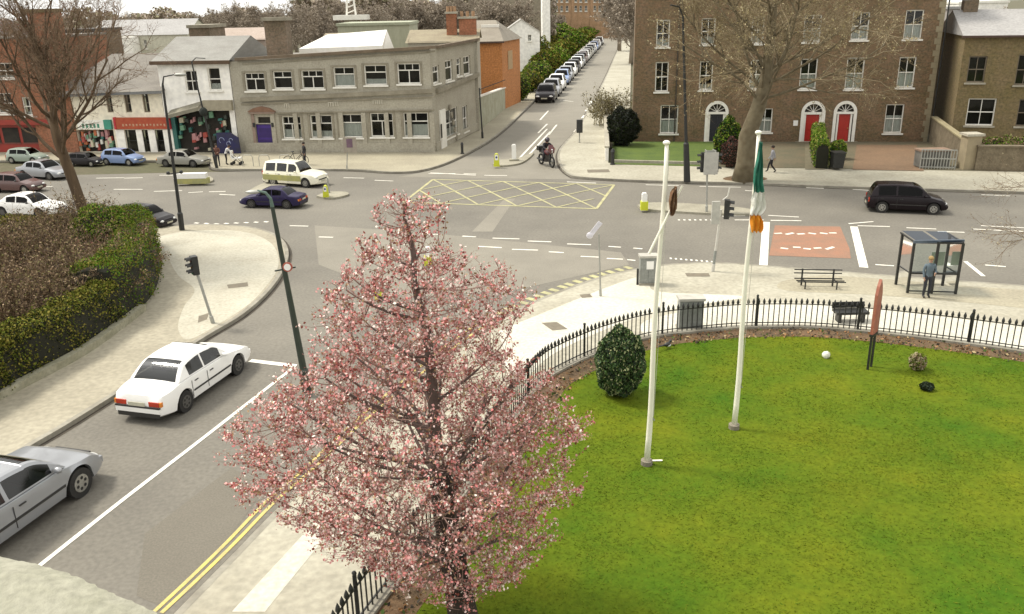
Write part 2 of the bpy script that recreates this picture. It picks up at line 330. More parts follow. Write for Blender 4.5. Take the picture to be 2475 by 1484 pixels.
bay(rp, [(1705, 742), (1800, 733), (1950, 733), (2100, 745), (2250, 762), (2400, 780), (2600, 806), (2600, 862), (2400, 836), (2250, 817), (2100, 799), (1950, 789), (1800, 789), (1700, 796), (1600, 806), (1560, 812), (1560, 775)])
bay(rp, [(1990, 664), (2160, 676), (2300, 688), (2474, 701), (2640, 716), (2640, 765), (2474, 745), (2300, 728), (2100, 712), (1900, 702), (1890, 680)], m_=PAVE2)
# utility covers
COVM = mat('cast_cover', (.20, .17, .12), .8, (.14, .12, .09), 6, .5)
for px in ([(1308, 780), (1345, 778), (1372, 795), (1335, 799)], [(1400, 712), (1425, 710), (1432, 718), (1406, 720)], [(548, 688), (598, 682), (600, 692), (552, 697)], [(1655, 660), (1712, 660), (1716, 668), (1660, 668)], [(480, 764), (505, 756), (500, 772), (478, 780)], [(1418, 410), (1470, 409), (1474, 416), (1420, 417)]):
    MB().sheet(GP(px, .128), .128).build('utility_cover', COVM, lp if px[0][0] < 700 else (hp if px[0][1] < 500 else rp))
# asphalt patch, a pale scrape, and a window reflection painted as a dark patch
for px, mm in (([(1220, 480), (1245, 480), (1190, 560), (1140, 560)], ASPH2), ([(760, 545), (1000, 560), (1500, 610), (1520, 640), (1250, 700), (980, 720), (770, 640)], ASPH2), ([(350, 1290), (560, 1130), (640, 1180), (470, 1420), (400, 1470), (330, 1440)], REFL)):
    MB().sheet(GP(px), .004).build('asphalt_patch_and_reflection', mm, road)
# ---- painted markings, each one a part of the road
def mark(px, w_, m_=WLINE, par=None, z=.010, name='road_line', n=4): return MB().ribbon(curve(GP(px), n) if len(px) > 2 else GP(px), w_, z).build(name, m_, par or road)
def dash(x0, y0, x1, y1, w_=.12, m_=WLINE, name='lane_dash'): return mark([(x0, y0), (x1, y1)], w_, m_, name=name)
mark([(40, 1412), (105, 1360), (300, 1206), (500, 1052), (712, 886)], .11, name='centre_line')
mark([(604, 872), (715, 885)], .22, name='stop_line')
mark([(1851, 537), (1844, 645)], .33, name='stop_line'); mark([(2063, 548), (2087, 647)], .33, name='stop_line')
mark([(2332, 632), (2376, 668)], .16, name='bay_line')
for k in (0, .5):
    a = [(390-k*42, 1482), (480-k*42, 1398), (570-k*42, 1310), (665-k*42, 1212), (760-k*42, 1130), (900-k*42, 1000), (1100-k*50, 838), (1190-k*50, 775)]
    mark(a, .085, YLINE, name='yellow_line')
MB().sheet(GP([(1872, 545), (2030, 548), (2052, 600), (2056, 625), (1858, 618)]), .0075).build('cycle_box', REDS, road)
for y, xs in ((566, (1880, 1908, 1935, 1962, 1990, 2012)), (600, (1895, 1925, 1950, 1975, 2005))):     # worn cycle symbols
    for x in xs: dash(x-9, y+random.uniform(-3, 3), x+9, y+random.uniform(-3, 3), .16, name='worn_marking')
# long white dashes
for d in ((72, 451, 128, 451), (275, 458, 345, 458), (372, 463, 440, 461), (455, 466, 490, 464), (232, 431, 300, 430), (300, 431, 345, 430), (385, 424, 425, 424), (505, 464, 545, 463), (530, 470, 568, 472), (620, 459, 640, 459), (700, 546, 745, 547), (770, 573, 805, 574),
          (1018, 566, 1060, 567), (1117, 571, 1150, 573), (1190, 576, 1255, 578), (1275, 583, 1332, 585), (1370, 590, 1428, 592), (1470, 596, 1500, 598), (1530, 600, 1552, 602), (1156, 596, 1212, 599), (1237, 603, 1300, 605), (1326, 609, 1362, 611), (1403, 620, 1448, 622), (1466, 625, 1505, 627), (1515, 628, 1535, 630),
          (1745, 523, 1800, 522), (1775, 532, 1845, 532), (1856, 521, 1930, 525), (1862, 533, 1936, 534), (2072, 546, 2150, 548), (2050, 541, 2110, 536), (2190, 551, 2262, 554), (2265, 560, 2330, 562), (2352, 554, 2474, 560), (2370, 546, 2474, 551),
          (2115, 640, 2160, 643), (2380, 641, 2430, 645), (1948, 454, 1990, 456), (2060, 458, 2110, 461), (2370, 471, 2440, 474), (1370, 440, 1440, 443), (1560, 447, 1640, 449), (1690, 451, 1790, 453), (1800, 461, 1840, 463), (830, 430, 880, 431), (905, 436, 950, 438),
          (1120, 420, 1150, 421), (1035, 420, 1100, 420), (1170, 424, 1225, 425)):
    dash(*d)
for k in range(7): dash(1638+k*13, 532, 1643+k*13, 532, .2, name='crossing_stud')
for k in range(9): dash(1618+k*12.5, 625+k*1, 1623+k*12.5, 625+k*1, .2, name='crossing_stud')
for k in range(8): dash(470+k*24, 541-abs(k-2), 480+k*24, 542-abs(k-2), .16, name='crossing_stud')
# yellow dotted border round the corner
bc = curve(GP([(1188, 782), (1280, 736), (1395, 690), (1480, 664), (1545, 648)]), 40); acc = 0; nx_ = .1
for i in range(len(bc)-1):
    acc += (bc[i+1]-bc[i]).length
    if acc >= nx_:
        nx_ += .44; d = (bc[i+1]-bc[i]).normalized(); nn = Vector((-d.y, d.x)); c = bc[i]+nn*.30
        MB().sheet([tuple(c+d*.12-nn*.20), tuple(c-d*.12-nn*.20), tuple(c-d*.12+nn*.20), tuple(c+d*.12+nn*.20)], .012).build('yellow_block', YBOX, road)
# box junction: border and crossing hatch
corn = [G(*p).xy for p in ((1046, 434), (1484, 447), (1441, 505), (975, 489))]
for i in range(4): MB().ribbon([corn[i], corn[(i+1) % 4]], .15, .010).build('box_junction_line', YBOX, road)
def bil(u, v): return (corn[0]*(1-u)+corn[1]*u)*(1-v)+(corn[3]*(1-u)+corn[2]*u)*v
for k in range(-1, 6):
    for sgn in (1, -1):
        pts = []
        for t in np.linspace(0, 1, 9):
            u = (k/5+t*.4) if sgn > 0 else (k/5+.4-t*.4)
            if 0 <= u <= 1: pts.append(bil(u, t))
        if len(pts) > 1: MB().ribbon(pts, .12, .0135 if sgn > 0 else .0165).build('box_junction_line', YBOX, road)
# side street markings
for px in ([(1250, 388), (1322, 312)], [(1262, 392), (1330, 318)], [(1300, 322), (1322, 300)], [(1326, 326), (1345, 302)], [(1352, 242), (1385, 246)], [(1150, 424), (1040, 418)], [(1305, 290), (1325, 268)]): mark(px, .14, z=.012, name='hatch_line')
for i in range(9): 
    x = 1357+i*6.5 if i < 1 else 1352+i*9; y = 388-i*17
    mark([(x, y), (x+6, y-7)], .22, z=.012, name='parking_mark')
for k in range(26):
    t = k/26; p = LPO[0]
# traffic islands
ISL = mat('island_concrete', (.36, .335, .26), .85, (.26, .24, .18), 1, .5, fine=12)
YPL = mat('yellow_plastic', (.62, .66, .03), .5, (.5, .5, .03), 4, .3); WPL = mat('white_plastic', (.80, .79, .76), .5, (.68, .67, .62), 4, .3)
def island(px, lab):
    P = curve(GP(px+[px[0]]), 4)[:-1]; o = gtag(MB().prism([tuple(p) for p in P], -.01, .11).build('traffic_island', ISL)); return o
island([(1540, 500), (1580, 494), (1690, 498), (1800, 508), (1836, 519), (1760, 522), (1640, 516), (1560, 510)], '')
island([(1190, 400), (1205, 390), (1250, 386), (1290, 372), (1262, 396), (1215, 404)], '')
island([(765, 478), (790, 468), (835, 468), (840, 475), (800, 483)], '')
island([(425, 440), (445, 428), (500, 428), (515, 440), (470, 447)], '')
island([(600, 466), (640, 446), (700, 440), (690, 452), (640, 466)], '')
def bollard(px, py, topy, lab, style, group='keep left bollards on the traffic islands'):
    b = G(px, py, .11); h = Q(px, topy, b.y).z-.11; t = thing('traffic_bollard', b, lab, 'bollard', group); w_ = h*.27
    if style == 'white': 
        MB().plate([(-w_*.5, .1), (w_*.5, .1), (w_*.5, h*.93), (w_*.3, h), (-w_*.3, h), (-w_*.5, h*.93)], -.1, .1).build('bollard_shell', WPL, t)
        MB().cbox((0, 0, .05), (w_*2.2, .5, .1)).build('base', ISL, t)
    elif style == 'half':
        MB().box(-w_*.75, w_*.75, -.17, .17, .0, h*.5).build('yellow_base', YPL, t)
        MB().plate([(-w_*.55, h*.5), (w_*.55, h*.5), (w_*.55, h*.9), (w_*.35, h), (-w_*.35, h), (-w_*.55, h*.9)], -.12, .12).build('bollard_shell', WPL, t)
    else:
        MB().plate([(-w_*.9, 0), (w_*.9, 0), (w_*.7, h*.55), (w_*.6, h*.85), (w_*.3, h), (-w_*.3, h), (-w_*.6, h*.85), (-w_*.7, h*.55)], -.13, .13).build('bollard_shell', YPL, t)
        MB().plate([(-w_*.45, h*.5), (w_*.45, h*.5), (w_*.45, h*.85), (w_*.2, h*.93), (-w_*.2, h*.93), (-w_*.45, h*.85)], -.14, -.132).build('sign_face', WPL, t)
        MB().cyl((0, -.143, h*.72), w_*.3, .006, 14, 'Y').build('arrow_disc', mat('sign_blue', (.03, .06, .2), .5), t)
    return t
bollard(1200, 402, 371, 'yellow keep left bollard at the mouth of the side street', 'yel')
bollard(1242, 388, 349, 'plain white bollard behind the yellow one in the side street mouth', 'white')
bollard(1556, 507, 466, 'bollard white above and yellow below on the island by the flagpole', 'half')
bollard(788, 476, 448, 'bright yellow bollard on the island beside the pale van', 'yel')
bollard(1035, 640, 597, 'yellow and white bollard half hidden behind the blossom tree top', 'half')
bollard(915, 720, 683, 'yellow and white bollard seen through the left of the blossom tree', 'half')
# low white and yellow island marker left of the pale van
t = thing('island_marker', G(468, 443, .11), 'low white and yellow marker block on the island left of the pale van', 'marker')
MB().box(-1.0, .95, -.2, .2, 0, .32).build('yellow_base', mat('dull_yellow', (.45, .42, .13), .6, (.3, .3, .14), 3, .5), t); MB().box(-1.1, .85, -.22, .22, .32, .62).build('white_top', WPL, t)
# ---- lawn, soil border, plinth
inner = [RAIL[i] for i in range(len(RAIL))]
def offset(P, d):
    out = []
    for i, p in enumerate(P):
        t = (P[min(i+1, len(P)-1)]-P[max(i-1, 0)]).normalized(); out.append(p+Vector((t.y, -t.x))*d)
    return out
plin = gtag(MB().prism([tuple(p) for p in offset(RAIL, -.02)]+[tuple(p) for p in offset(RAIL, .22)][::-1], -.02, .24).build('railing_plinth', KERB))
SB = offset(RAIL, .22); SBI = offset(RAIL, 1.25)
LI = offset(RAIL, .86)
lawn = gtag(MB().prism([tuple(p) for p in LI]+[(60, RAIL[-1].y), (60, -6), (RAIL[0].x, -6)], -.02, .165).build('lawn', LAWN))
soil = gtag(MB().prism([tuple(p) for p in SB]+[tuple(p) for p in offset(RAIL, .87)][::-1], -.02, .17).build('soil_border', SOIL))
def inpoly(P, poly):
    x, y = P[:, 0], P[:, 1]; ins = np.zeros(len(P), bool); n = len(poly); j = n-1
    for i in range(n):
        xi, yi = poly[i]; xj, yj = poly[j]
        c = ((yi > y) != (yj > y)) & (x < (xj-xi)*(y-yi)/((yj-yi) or 1e-9)+xi); ins ^= c; j = i
    return ins
lp_ = [tuple(p) for p in offset(RAIL, .72)]+[(60, RAIL[-1].y), (60, -6), (RAIL[0].x, -6)]
N = 330000; P = np.stack([RNG.uniform(-4, 24, N), RNG.uniform(9, 32, N)], 1)
P = P[inpoly(P, lp_)]; 
cl = np.sin(P[:, 0]*1.7+np.sin(P[:, 1]*1.3)*2)*np.sin(P[:, 1]*1.9+np.cos(P[:, 0]*.9)*2)
keep = RNG.random(len(P)) < np.clip(.55+.4*cl, .12, 1)*np.clip(1.6-P[:, 1]/26, .35, 1); P = P[keep]; n_ = len(P)
h = RNG.uniform(.012, .035, n_); a = RNG.uniform(0, 2*pi, n_); wd = .011+.004*P[:, 1]/10
base = np.column_stack([P, np.full(n_, .16)]); sx = np.column_stack([np.cos(a)*wd, np.sin(a)*wd, np.zeros(n_)])
tip = base+np.column_stack([RNG.normal(0, .055, n_), RNG.normal(0, .055, n_), h])
V = np.stack([base-sx, base+sx, tip], 1).reshape(-1, 3)
tag(npmesh('grass', V, np.arange(3*n_).reshape(-1, 3), [LAWNB, LAWNC, LAWN], RNG.choice(3, n_, p=[.05, .36, .59])), 'short mown grass tufts covering the bright green lawn', 'grass', kind='stuff')
# litter and leaves on the soil
SBp = [tuple(p) for p in offset(RAIL, .24)]+[tuple(p) for p in offset(RAIL, 1.02)][::-1]
N = 60000; P = np.stack([RNG.uniform(-5, 26, N), RNG.uniform(9, 33, N)], 1); P = P[inpoly(P, SBp)]
LT = [mat('dead_leaf', (.32, .16, .06), .9), mat('pale_leaf', (.50, .38, .20), .9), mat('dark_leaf', (.04, .03, .018), .9), mat('weed', (.07, .13, .02), .9)]
tag(leaves('leaf_litter', np.column_stack([P, RNG.uniform(.17, .24, len(P))]), .09, LT, weights=[.35, .15, .33, .17]), 'brown fallen leaves and weeds along the foot of the railing', 'leaves', kind='stuff')
# ---- gardens before the brick terrace
gard = gtag(MB().prism([tuple(p) for p in GP([(1478, 398), (1724, 404), (1724, 344), (1480, 344)], .1)], -.02, .15).build('terrace_lawn', mat('terrace_lawn_grass', (.10, .145, .018), .95, (.06, .1, .015), .6, .5, fine=20, bump=.6)))
MB().prism([tuple(p) for p in GP([(1725, 405), (2240, 412), (2900, 424), (2900, 344), (1725, 344)], .1)], -.02, .14).build('forecourt', mat('forecourt_paving', (.16, .125, .075), .9, (.105, .10, .06), .5, .5, fine=14))['kind'] = 'structure'
gtag(MB().sheet(GP([(2060, 410), (2232, 413), (2215, 350), (2070, 350)], .145), .145).build('driveway', mat('driveway_brick', (.21, .13, .075), .9, (.17, .11, .065), .7, .5, fine=14)))
gtag(MB().sheet(GP([(1945, 409), (1992, 409), (1980, 349), (1945, 349)], .15), .15).build('garden_path', mat('path_flags', (.2, .175, .11), .9)))
# left garden ground under the hedge
gtag(MB().prism([tuple(p) for p in GP([(-700, 1330), (-300, 1100), (0, 957), (60, 927), (200, 852), (300, 782), (372, 707), (392, 640), (385, 600), (350, 580), (250, 572), (0, 568), (-300, 562), (-900, 562)], .12)], -.015, .135).build('left_garden', SOIL))

# low kerb wall at the foot of the left hedge
lw = curve(GP([(-300, 1118), (0, 962), (60, 931), (200, 856), (300, 785), (345, 750)], .12), 5)
m_ = MB(); m_.ribbon(lw, .26, .34, .0); vs = []
for sd in (-.13, .13):
    v0 = []
    for i, p in enumerate(lw):
        d = (lw[min(i+1, len(lw)-1)]-lw[max(i-1, 0)]).normalized(); q = p+Vector((-d.y, d.x))*sd; v0 += [(q.x, q.y, .1), (q.x, q.y, .34)]
    m_.add(v0, [(2*i, 2*i+2, 2*i+3, 2*i+1) if sd < 0 else (2*i, 2*i+1, 2*i+3, 2*i+2) for i in range(len(lw)-1)])
tag(m_.build('low_wall', mat('low_wall_stone', (.36, .34, .25), .9, (.24, .23, .15), 1.5, .5, fine=6)), 'low stone kerb wall at the foot of the long hedge', 'wall')
# ================================================================ buildings
class Facade:
    def __init__(s, name, a, b, label, cat, z=0.0, group=None):
        s.A = G(*a, z); s.B = G(*b, z); d = (s.B-s.A); s.L = d.length; s.d = d.normalized(); s.ang = math.atan2(d.y, d.x)
        s.n = Vector((s.d.y, -s.d.x, 0)); s.root = thing(name, s.A, label, cat, group, s.ang); s.z = z
    def P(s, x, y):
        p = onplane(x, y, s.A, s.n)-s.A; return (p.dot(s.d), p.z)
    def rect(s, x0, y0, x1, y1):
        cx, cy = (x0+x1)/2, (y0+y1)/2
        sl = s.P(x0, cy)[0]; sr = s.P(x1, cy)[0]; ht = s.P(cx, y0)[1]; hb = s.P(cx, y1)[1]
        return [sl, sr, hb, ht]
def wall_open(mb, s0, s1, h0, h1, rects, y=0.0, depth=.16):
    xs = sorted({s0, s1, *[min(max(r[i], s0), s1) for r in rects for i in (0, 1)]}); zs = sorted({h0, h1, *[min(max(r[i], h0), h1) for r in rects for i in (2, 3)]})
    for i in range(len(xs)-1):
        for k in range(len(zs)-1):
            cx, cz = (xs[i]+xs[i+1])/2, (zs[k]+zs[k+1])/2
            if any(r[0] < cx < r[1] and r[2] < cz < r[3] for r in rects): continue
            mb.add([(xs[i], y, zs[k]), (xs[i+1], y, zs[k]), (xs[i+1], y, zs[k+1]), (xs[i], y, zs[k+1])], [(0, 1, 2, 3)])
    for a, b, c, d in rects:
        mb.add([(a, y, c), (b, y, c), (b, y, d), (a, y, d), (a, y+depth, c), (b, y+depth, c), (b, y+depth, d), (a, y+depth, d)], [(0, 4, 5, 1), (3, 2, 6, 7), (0, 3, 7, 4), (1, 5, 6, 2)])
def window(root, r, kind='sash', fm=None, curt=.5, sill=True, y=0.0, fw=.078, sillm=None):
    a, b, c, d = r; fm = fm or WPAINT; mx = (a+b)/2; mz = (c+d)/2; dep = y+.13
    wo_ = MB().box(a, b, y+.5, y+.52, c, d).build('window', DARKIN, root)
    MB().add([(a, dep+.03, c), (b, dep+.03, c), (b, dep+.03, d), (a, dep+.03, d)], [(0, 1, 2, 3)]).build('pane', GLASS, wo_)
    f = MB(); f.box(a, a+fw, dep-.02, dep+.05, c, d); f.box(b-fw, b, dep-.02, dep+.05, c, d); f.box(a+fw, b-fw, dep-.018, dep+.05, d-fw, d); f.box(a+fw, b-fw, dep-.018, dep+.05, c, c+fw*1.2)
    t = fw*.55
    if kind == 'sash':
        f.box(a+fw, b-fw, dep-.03, dep+.04, mz-t*.7, mz+t*.7); f.box(mx-t/2, mx+t/2, dep-.012, dep+.045, c+fw, d-fw)
    elif kind == 'cross':                                   # small lights over big lights
        q = c+(d-c)*.66; f.box(a+fw, b-fw, dep-.03, dep+.045, q-t*.8, q+t*.8)
        for k in (1, 2): x = a+(b-a)*k/3; f.box(x-t/2, x+t/2, dep-.012, dep+.045, q+t, d-fw)
        f.box(mx-t*.7, mx+t*.7, dep-.012, dep+.045, c+fw, q-t)
    elif kind == 'plain':
        q = c+(d-c)*.64; f.box(a+fw, b-fw, dep-.03, dep+.045, q-t*.8, q+t*.8); f.box(mx-t/2, mx+t/2, dep-.012, dep+.045, q+t, d-fw)
    elif kind == 'narrow': f.box(a+fw, b-fw, dep-.03, dep+.045, mz-t*.7, mz+t*.7)
    f.build('frame', fm, wo_)
    if curt: 
        m_ = MB(); h_ = c+(d-c)*curt; n = 14; vs = []
        for i in range(n+1):
            x = a+(b-a)*i/n; yy = dep+.12+.03*sin(i*2.1); vs += [(x, yy, c), (x, yy, h_)]
        m_.add(vs, [(2*i, 2*i+2, 2*i+3, 2*i+1) for i in range(n)]); m_.build('curtain', CURT, wo_)
    if sill: MB().box(a-.1, b+.1, y-.12, y+.12, c-.11, c-.002).build('sill', sillm or WPAINT, wo_)
    return wo_
def band(root, name, F, p0, p1, h, proud, m_, y=0.0):
    a = F.P(*p0); b = F.P(*p1)
    return MB().add([(a[0], y+.02, a[1]), (b[0], y+.02, b[1]), (b[0], y-proud, b[1]), (a[0], y-proud, a[1]), (a[0], y+.02, a[1]-h), (b[0], y+.02, b[1]-h), (b[0], y-proud, b[1]-h), (a[0], y-proud, a[1]-h)],
        [(0, 1, 2, 3), (4, 7, 6, 5), (3, 2, 6, 7), (0, 3, 7, 4), (1, 5, 6, 2)]).build(name, m_, root)

# ---------------- brick terrace of tall houses (right)
F = Facade('brick_terrace_house', (1527, 346), (2238, 346), 'tall brown brick Georgian terrace with arched doorways and white sash windows', 'house')
R = F.root; Hh = 13.6
wins = [((1583, 150, 1615, 222), 'sash', .0), ((1690, 148, 1722, 218), 'sash', .2), ((1812, 145, 1842, 216), 'sash', .5), ((1933, 142, 1974, 216), 'sash', .5), ((2044, 139, 2087, 216), 'sash', .5), ((2170, 138, 2211, 212), 'sash', .5),
        ((1586, 48, 1618, 114), 'sash', .3), ((1694, 44, 1728, 108), 'sash', .3), ((1816, 40, 1846, 106), 'sash', .4), ((1942, 36, 1984, 102), 'sash', .5), ((2058, 30, 2100, 97), 'sash', .5), ((2186, 24, 2230, 95), 'sash', .5),
        ((1595, 254, 1638, 323), 'sash', .45), ((1830, 262, 1866, 320), 'sash', .6), ((2138, 252, 2182, 322), 'sash', .6)]
for i, x in enumerate((1590, 1698, 1820, 1950, 2070, 2200)): wins.append(((x, -75, x+38, -12), 'sash', .4))
rects = [F.rect(*w_[0]) for w_ in wins]
doors = [((1705, 246, 1757, 340), 'black'), ((1936, 246, 1990, 343), 'red'), ((2014, 246, 2066, 343), 'redside')]
dr = [F.rect(*d[0]) for d in doors]
for d in dr: d[2] = .0
mb = MB(); wall_open(mb, 0, F.L, -.1, Hh, rects+dr)
mb.add([(0, 0, -.1), (0, 11, -.1), (0, 11, Hh), (0, 0, Hh)], [(0, 3, 2, 1)]); mb.add([(F.L, 0, -.1), (F.L, 11, -.1), (F.L, 11, Hh), (F.L, 0, Hh)], [(0, 1, 2, 3)])
mb.add([(0, 11, -.1), (F.L, 11, -.1), (F.L, 11, Hh), (0, 11, Hh)], [(0, 3, 2, 1)])
mb.build('wall', BRICKG, R)
MB().box(-.1, F.L+.1, -.12, .3, Hh, Hh+.25).build('parapet_coping', LSTONE, R)
MB().add([(0, .4, Hh), (F.L, .4, Hh), (F.L, 5.5, Hh+2), (0, 5.5, Hh+2), (0, 11, Hh), (F.L, 11, Hh)], [(0, 1, 2, 3), (3, 2, 5, 4), (0, 3, 4), (1, 5, 2)]).build('roof', SLATE, R)
for w_, r in zip(wins, rects): window(R, r, w_[1], curt=w_[2])
DRED = mat('red_door_paint', (.42, .022, .012), .4, (.36, .02, .012), 3, .4); DBLK = mat('black_door_paint', (.012, .014, .02), .35, (.02, .022, .03), 3, .4)
def arch_door(r, kind):
    a, b, c, d = r; W = b-a; cx = (a+b)/2; rad = W/2; spr = d-rad; dm = {'black': DBLK}.get(kind, DRED)
    dw = W*.30 if kind != 'redside' else W*.27; dh = spr-.12
    o = MB().box(cx-dw, cx+dw, .14, .2, c+.12, c+dh).build('door', dm, R)
    pn = MB()
    for sx in (-1, 1):
        for z0, z1 in ((.25, .8), (.95, dh-.15)): pn.box(cx+sx*dw*.52-dw*.34, cx+sx*dw*.52+dw*.34, .122, .142, c+z0, c+z1)
    pn.build('door_panel', dm, o)
    MB().ball((cx+dw*.75, .10, c+1.05), .045, 8, 5).build('handle', mat('brass', (.6, .42, .12), .3, metal=1), o)
    # arched white architrave
    k = MB(); n = 16; ro, ri = rad*1.0+.06, rad*.80; vs = []
    for i in range(n+1):
        t = pi*i/n; vs += [(cx-ro*cos(t), -.05, spr+ro*sin(t)), (cx-ri*cos(t), -.05, spr+ri*sin(t)), (cx-ro*cos(t), .1, spr+ro*sin(t)), (cx-ri*cos(t), .1, spr+ri*sin(t))]
    k.add(vs, [q for i in range(n) for q in ((4*i, 4*i+4, 4*i+5, 4*i+1), (4*i, 4*i+2, 4*i+6, 4*i+4), (4*i+1, 4*i+5, 4*i+7, 4*i+3))])
    for sx in (-1, 1): k.box(cx+sx*(ro+ri)/2-(ro-ri)/2, cx+sx*(ro+ri)/2+(ro-ri)/2, -.05, .1, c, spr)
    if kind != 'redside':
        for sx in (-1, 1): k.box(min(cx+sx*dw, cx+sx*ri), max(cx+sx*dw, cx+sx*ri), .05, .15, c, spr-.12)
    else:
        for sx in (-1, 1): k.box(cx+sx*(dw+.06)-.06, cx+sx*(dw+.06)+.06, .03, .15, c, spr-.12)
    k.box(cx-ri, cx+ri, -.02, .15, spr-.12, spr+.04); k.build('door_surround', WPAINT, R)
    # brick corners left above the arch
    kk = MB()
    for sx in (-1, 1):
        vs = [(cx+sx*W/2, .0, d), (cx, 0, d)]+[(cx+sx*rad*sin(t), 0, spr+rad*cos(t)) for t in np.linspace(0, pi/2, 8)]
        kk.add(vs, [tuple(range(len(vs))) if sx > 0 else tuple(range(len(vs)))[::-1]])
    kk.build('spandrel', BRICKG, R)
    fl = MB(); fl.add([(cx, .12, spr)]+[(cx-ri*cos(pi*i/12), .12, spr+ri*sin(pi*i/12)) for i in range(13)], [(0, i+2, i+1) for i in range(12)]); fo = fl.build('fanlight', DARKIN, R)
    fb = MB()
    for i in range(1, 6): t = pi*i/6; fb.bar((cx, .1, spr+.04), (cx-ri*cos(t), .1, spr+ri*sin(t)), .035)
    fb.build('glazing_bar', WPAINT, fo)
    if kind == 'redside':
        for sx in (-1, 1): MB().box(min(cx+sx*(dw+.12), cx+sx*ri), max(cx+sx*(dw+.12), cx+sx*ri), .12, .14, c+.5, spr-.15).build('sidelight', DARKIN, R)
    MB().box(a-.3, b+.3, -1.1, .1, -.02, c+.12).build('doorstep', LSTONE, R)
for r, d in zip(dr, doors): arch_door(r, d[1])
for k in range(34):
    w_ = .42 if k % 2 else .26; MB().box(F.L-w_, F.L+.025, -.03, .28, .0+k*.4, .385+k*.4).build('quoin', mat('quoin_stone', (.34, .29, .19), .9, (.26, .22, .14), 2, .5), R)
a = F.P(2262, 100)
MB().tube([(F.L+.18, -.08, .2), (F.L+.18, -.08, Hh-1)], .05, 8).build('drainpipe', BLACK, R)
a = F.P(1660, 300); MB().tube([(a[0]-.9, -.07, .1), (a[0]-.9, -.07, Hh)], .045, 8).build('drainpipe', mat('brown_pipe', (.06, .045, .03), .6), R)
a = F.P(1922, 298); MB().box(a[0]-.16, a[0]+.16, -.03, -.001, a[1]-.18, a[1]+.2).build('brass_plate', WPL, R)
a = F.P(2065, 325)
# steps chimney stacks of the terrace (above the frame)
for x in (3, 11, 19): MB().box(x-.6, x+.6, 4, 6.5, Hh, Hh+3.4).build('chimney', BRICKG, R)

# ---------------- right-hand house
F = Facade('brick_villa', (2292, 362), (2560, 368), 'lower brown brick house with slate roof at the right edge', 'house')
R = F.root; Hr = F.P(2380, 86)[1]; FL = F.L+2
wins = [(2338, 136, 2382, 200), (2456, 132, 2500, 206), (2336, 238, 2404, 304), (2458, 240, 2520, 306)]
rects = [F.rect(*w_) for w_ in wins]
BRV = brickmat('villa_brick', (.215, .15, .075), (.16, .122, .062), (.20, .155, .095), 1, (.8, .85, .65))
mb = MB(); wall_open(mb, 0, FL, -.1, Hr, rects); mb.add([(0, 0, -.1), (0, 9, -.1), (0, 9, Hr), (0, 0, Hr)], [(0, 3, 2, 1)]); mb.add([(FL, 0, -.1), (FL, 9, -.1), (FL, 9, Hr), (FL, 0, Hr)], [(0, 1, 2, 3)]); mb.add([(0, 9, -.1), (FL, 9, -.1), (FL, 9, Hr), (0, 9, Hr)], [(0, 3, 2, 1)]); mb.build('wall', BRV, R)
for w_, r in zip(wins, rects): window(R, r, 'sash', fm=mat('brown_frame', (.2, .16, .11), .5) if w_[0] != 2336 else WPAINT, curt=0, sillm=LSTONE)
MB().add([(-.2, -.25, Hr), (FL+.2, -.25, Hr), (FL+.2, 4.5, Hr+1.55), (-.2, 4.5, Hr+1.55), (-.2, 9.2, Hr), (FL+.2, 9.2, Hr)], [(0, 1, 2, 3), (3, 2, 5, 4), (0, 3, 4), (1, 5, 2)]).build('roof', SLATEF, R)
MB().box(-.25, FL+.25, -.36, -.22, Hr-.12, Hr+.01).build('gutter', mat('rusty_gutter', (.09, .05, .035), .7), R)
MB().box(.4, 1.3, 4, 5, Hr+.9, Hr+2.2).build('chimney', BRICKB, R)

# ---------------- bank on the corner
F = Facade('bank_building', (592, 371), (1050, 371), 'grey stone two storey bank wrapping round the street corner', 'bank')
R = F.root; L = F.L
up = [(592, 176, 640, 220), (660, 172, 706, 215), (728, 170, 782, 215), (806, 162, 857, 210), (880, 157, 934, 206), (960, 153, 1015, 203)]
lo = [(682, 281, 728, 335), (750, 278, 803, 334), (820, 276, 875, 333), (895, 273, 950, 331), (975, 272, 1035, 331)]
rects = [F.rect(*w_) for w_ in up+lo]; dre = F.rect(620, 300, 662, 366); dre[2] = 0; upd = F.rect(623, 283, 657, 298)
zt0, zt1 = F.P(592, 146)[1], F.P(1050, 113)[1]; ztm = (zt0+zt1)/2
mb = MB(); Hb = zt0-.1
wall_open(mb, -.35, L, -.1, Hb, rects+[dre, upd], depth=.22)
mb.add([(-.35, 0, Hb), (L, 0, Hb), (L, 0, zt1-.1), (-.35, 0, zt0-.09)], [(0, 1, 2, 3)])
mb.add([(-.35, 0, -.1), (-.35, 9, -.1), (-.35, 9, zt0-.1), (-.35, 0, zt0-.1)], [(0, 3, 2, 1)])
mb.build('wall', LSTONE, R)
for i, (w_, r) in enumerate(zip(up+lo, rects)):
    window(R, r, ['cross', 'plain', 'cross', 'plain', 'plain', 'cross', 'cross', 'plain', 'plain', 'cross', 'plain'][i], curt=[0, 0, 0, .6, .3, 0, .4, .3, .6, 0, .5][i], fw=.075)
    a, b, c, d = r; s_ = MB(); s_.box(a-.16, a-.004, -.05, .06, c-.1, d+.12); s_.box(b+.004, b+.16, -.05, .06, c-.1, d+.12); s_.box(a-.004, b+.004, -.05, .06, d+.004, d+.12); s_.build('window_surround', LSTONE2, R)
PURP = mat('purple_door_paint', (.055, .02, .22), .4, (.045, .018, .18), 3, .4)
o = MB().box(dre[0]+.05, dre[1]-.05, .1, .17, .1, dre[3]-.05).build('door', PURP, R)
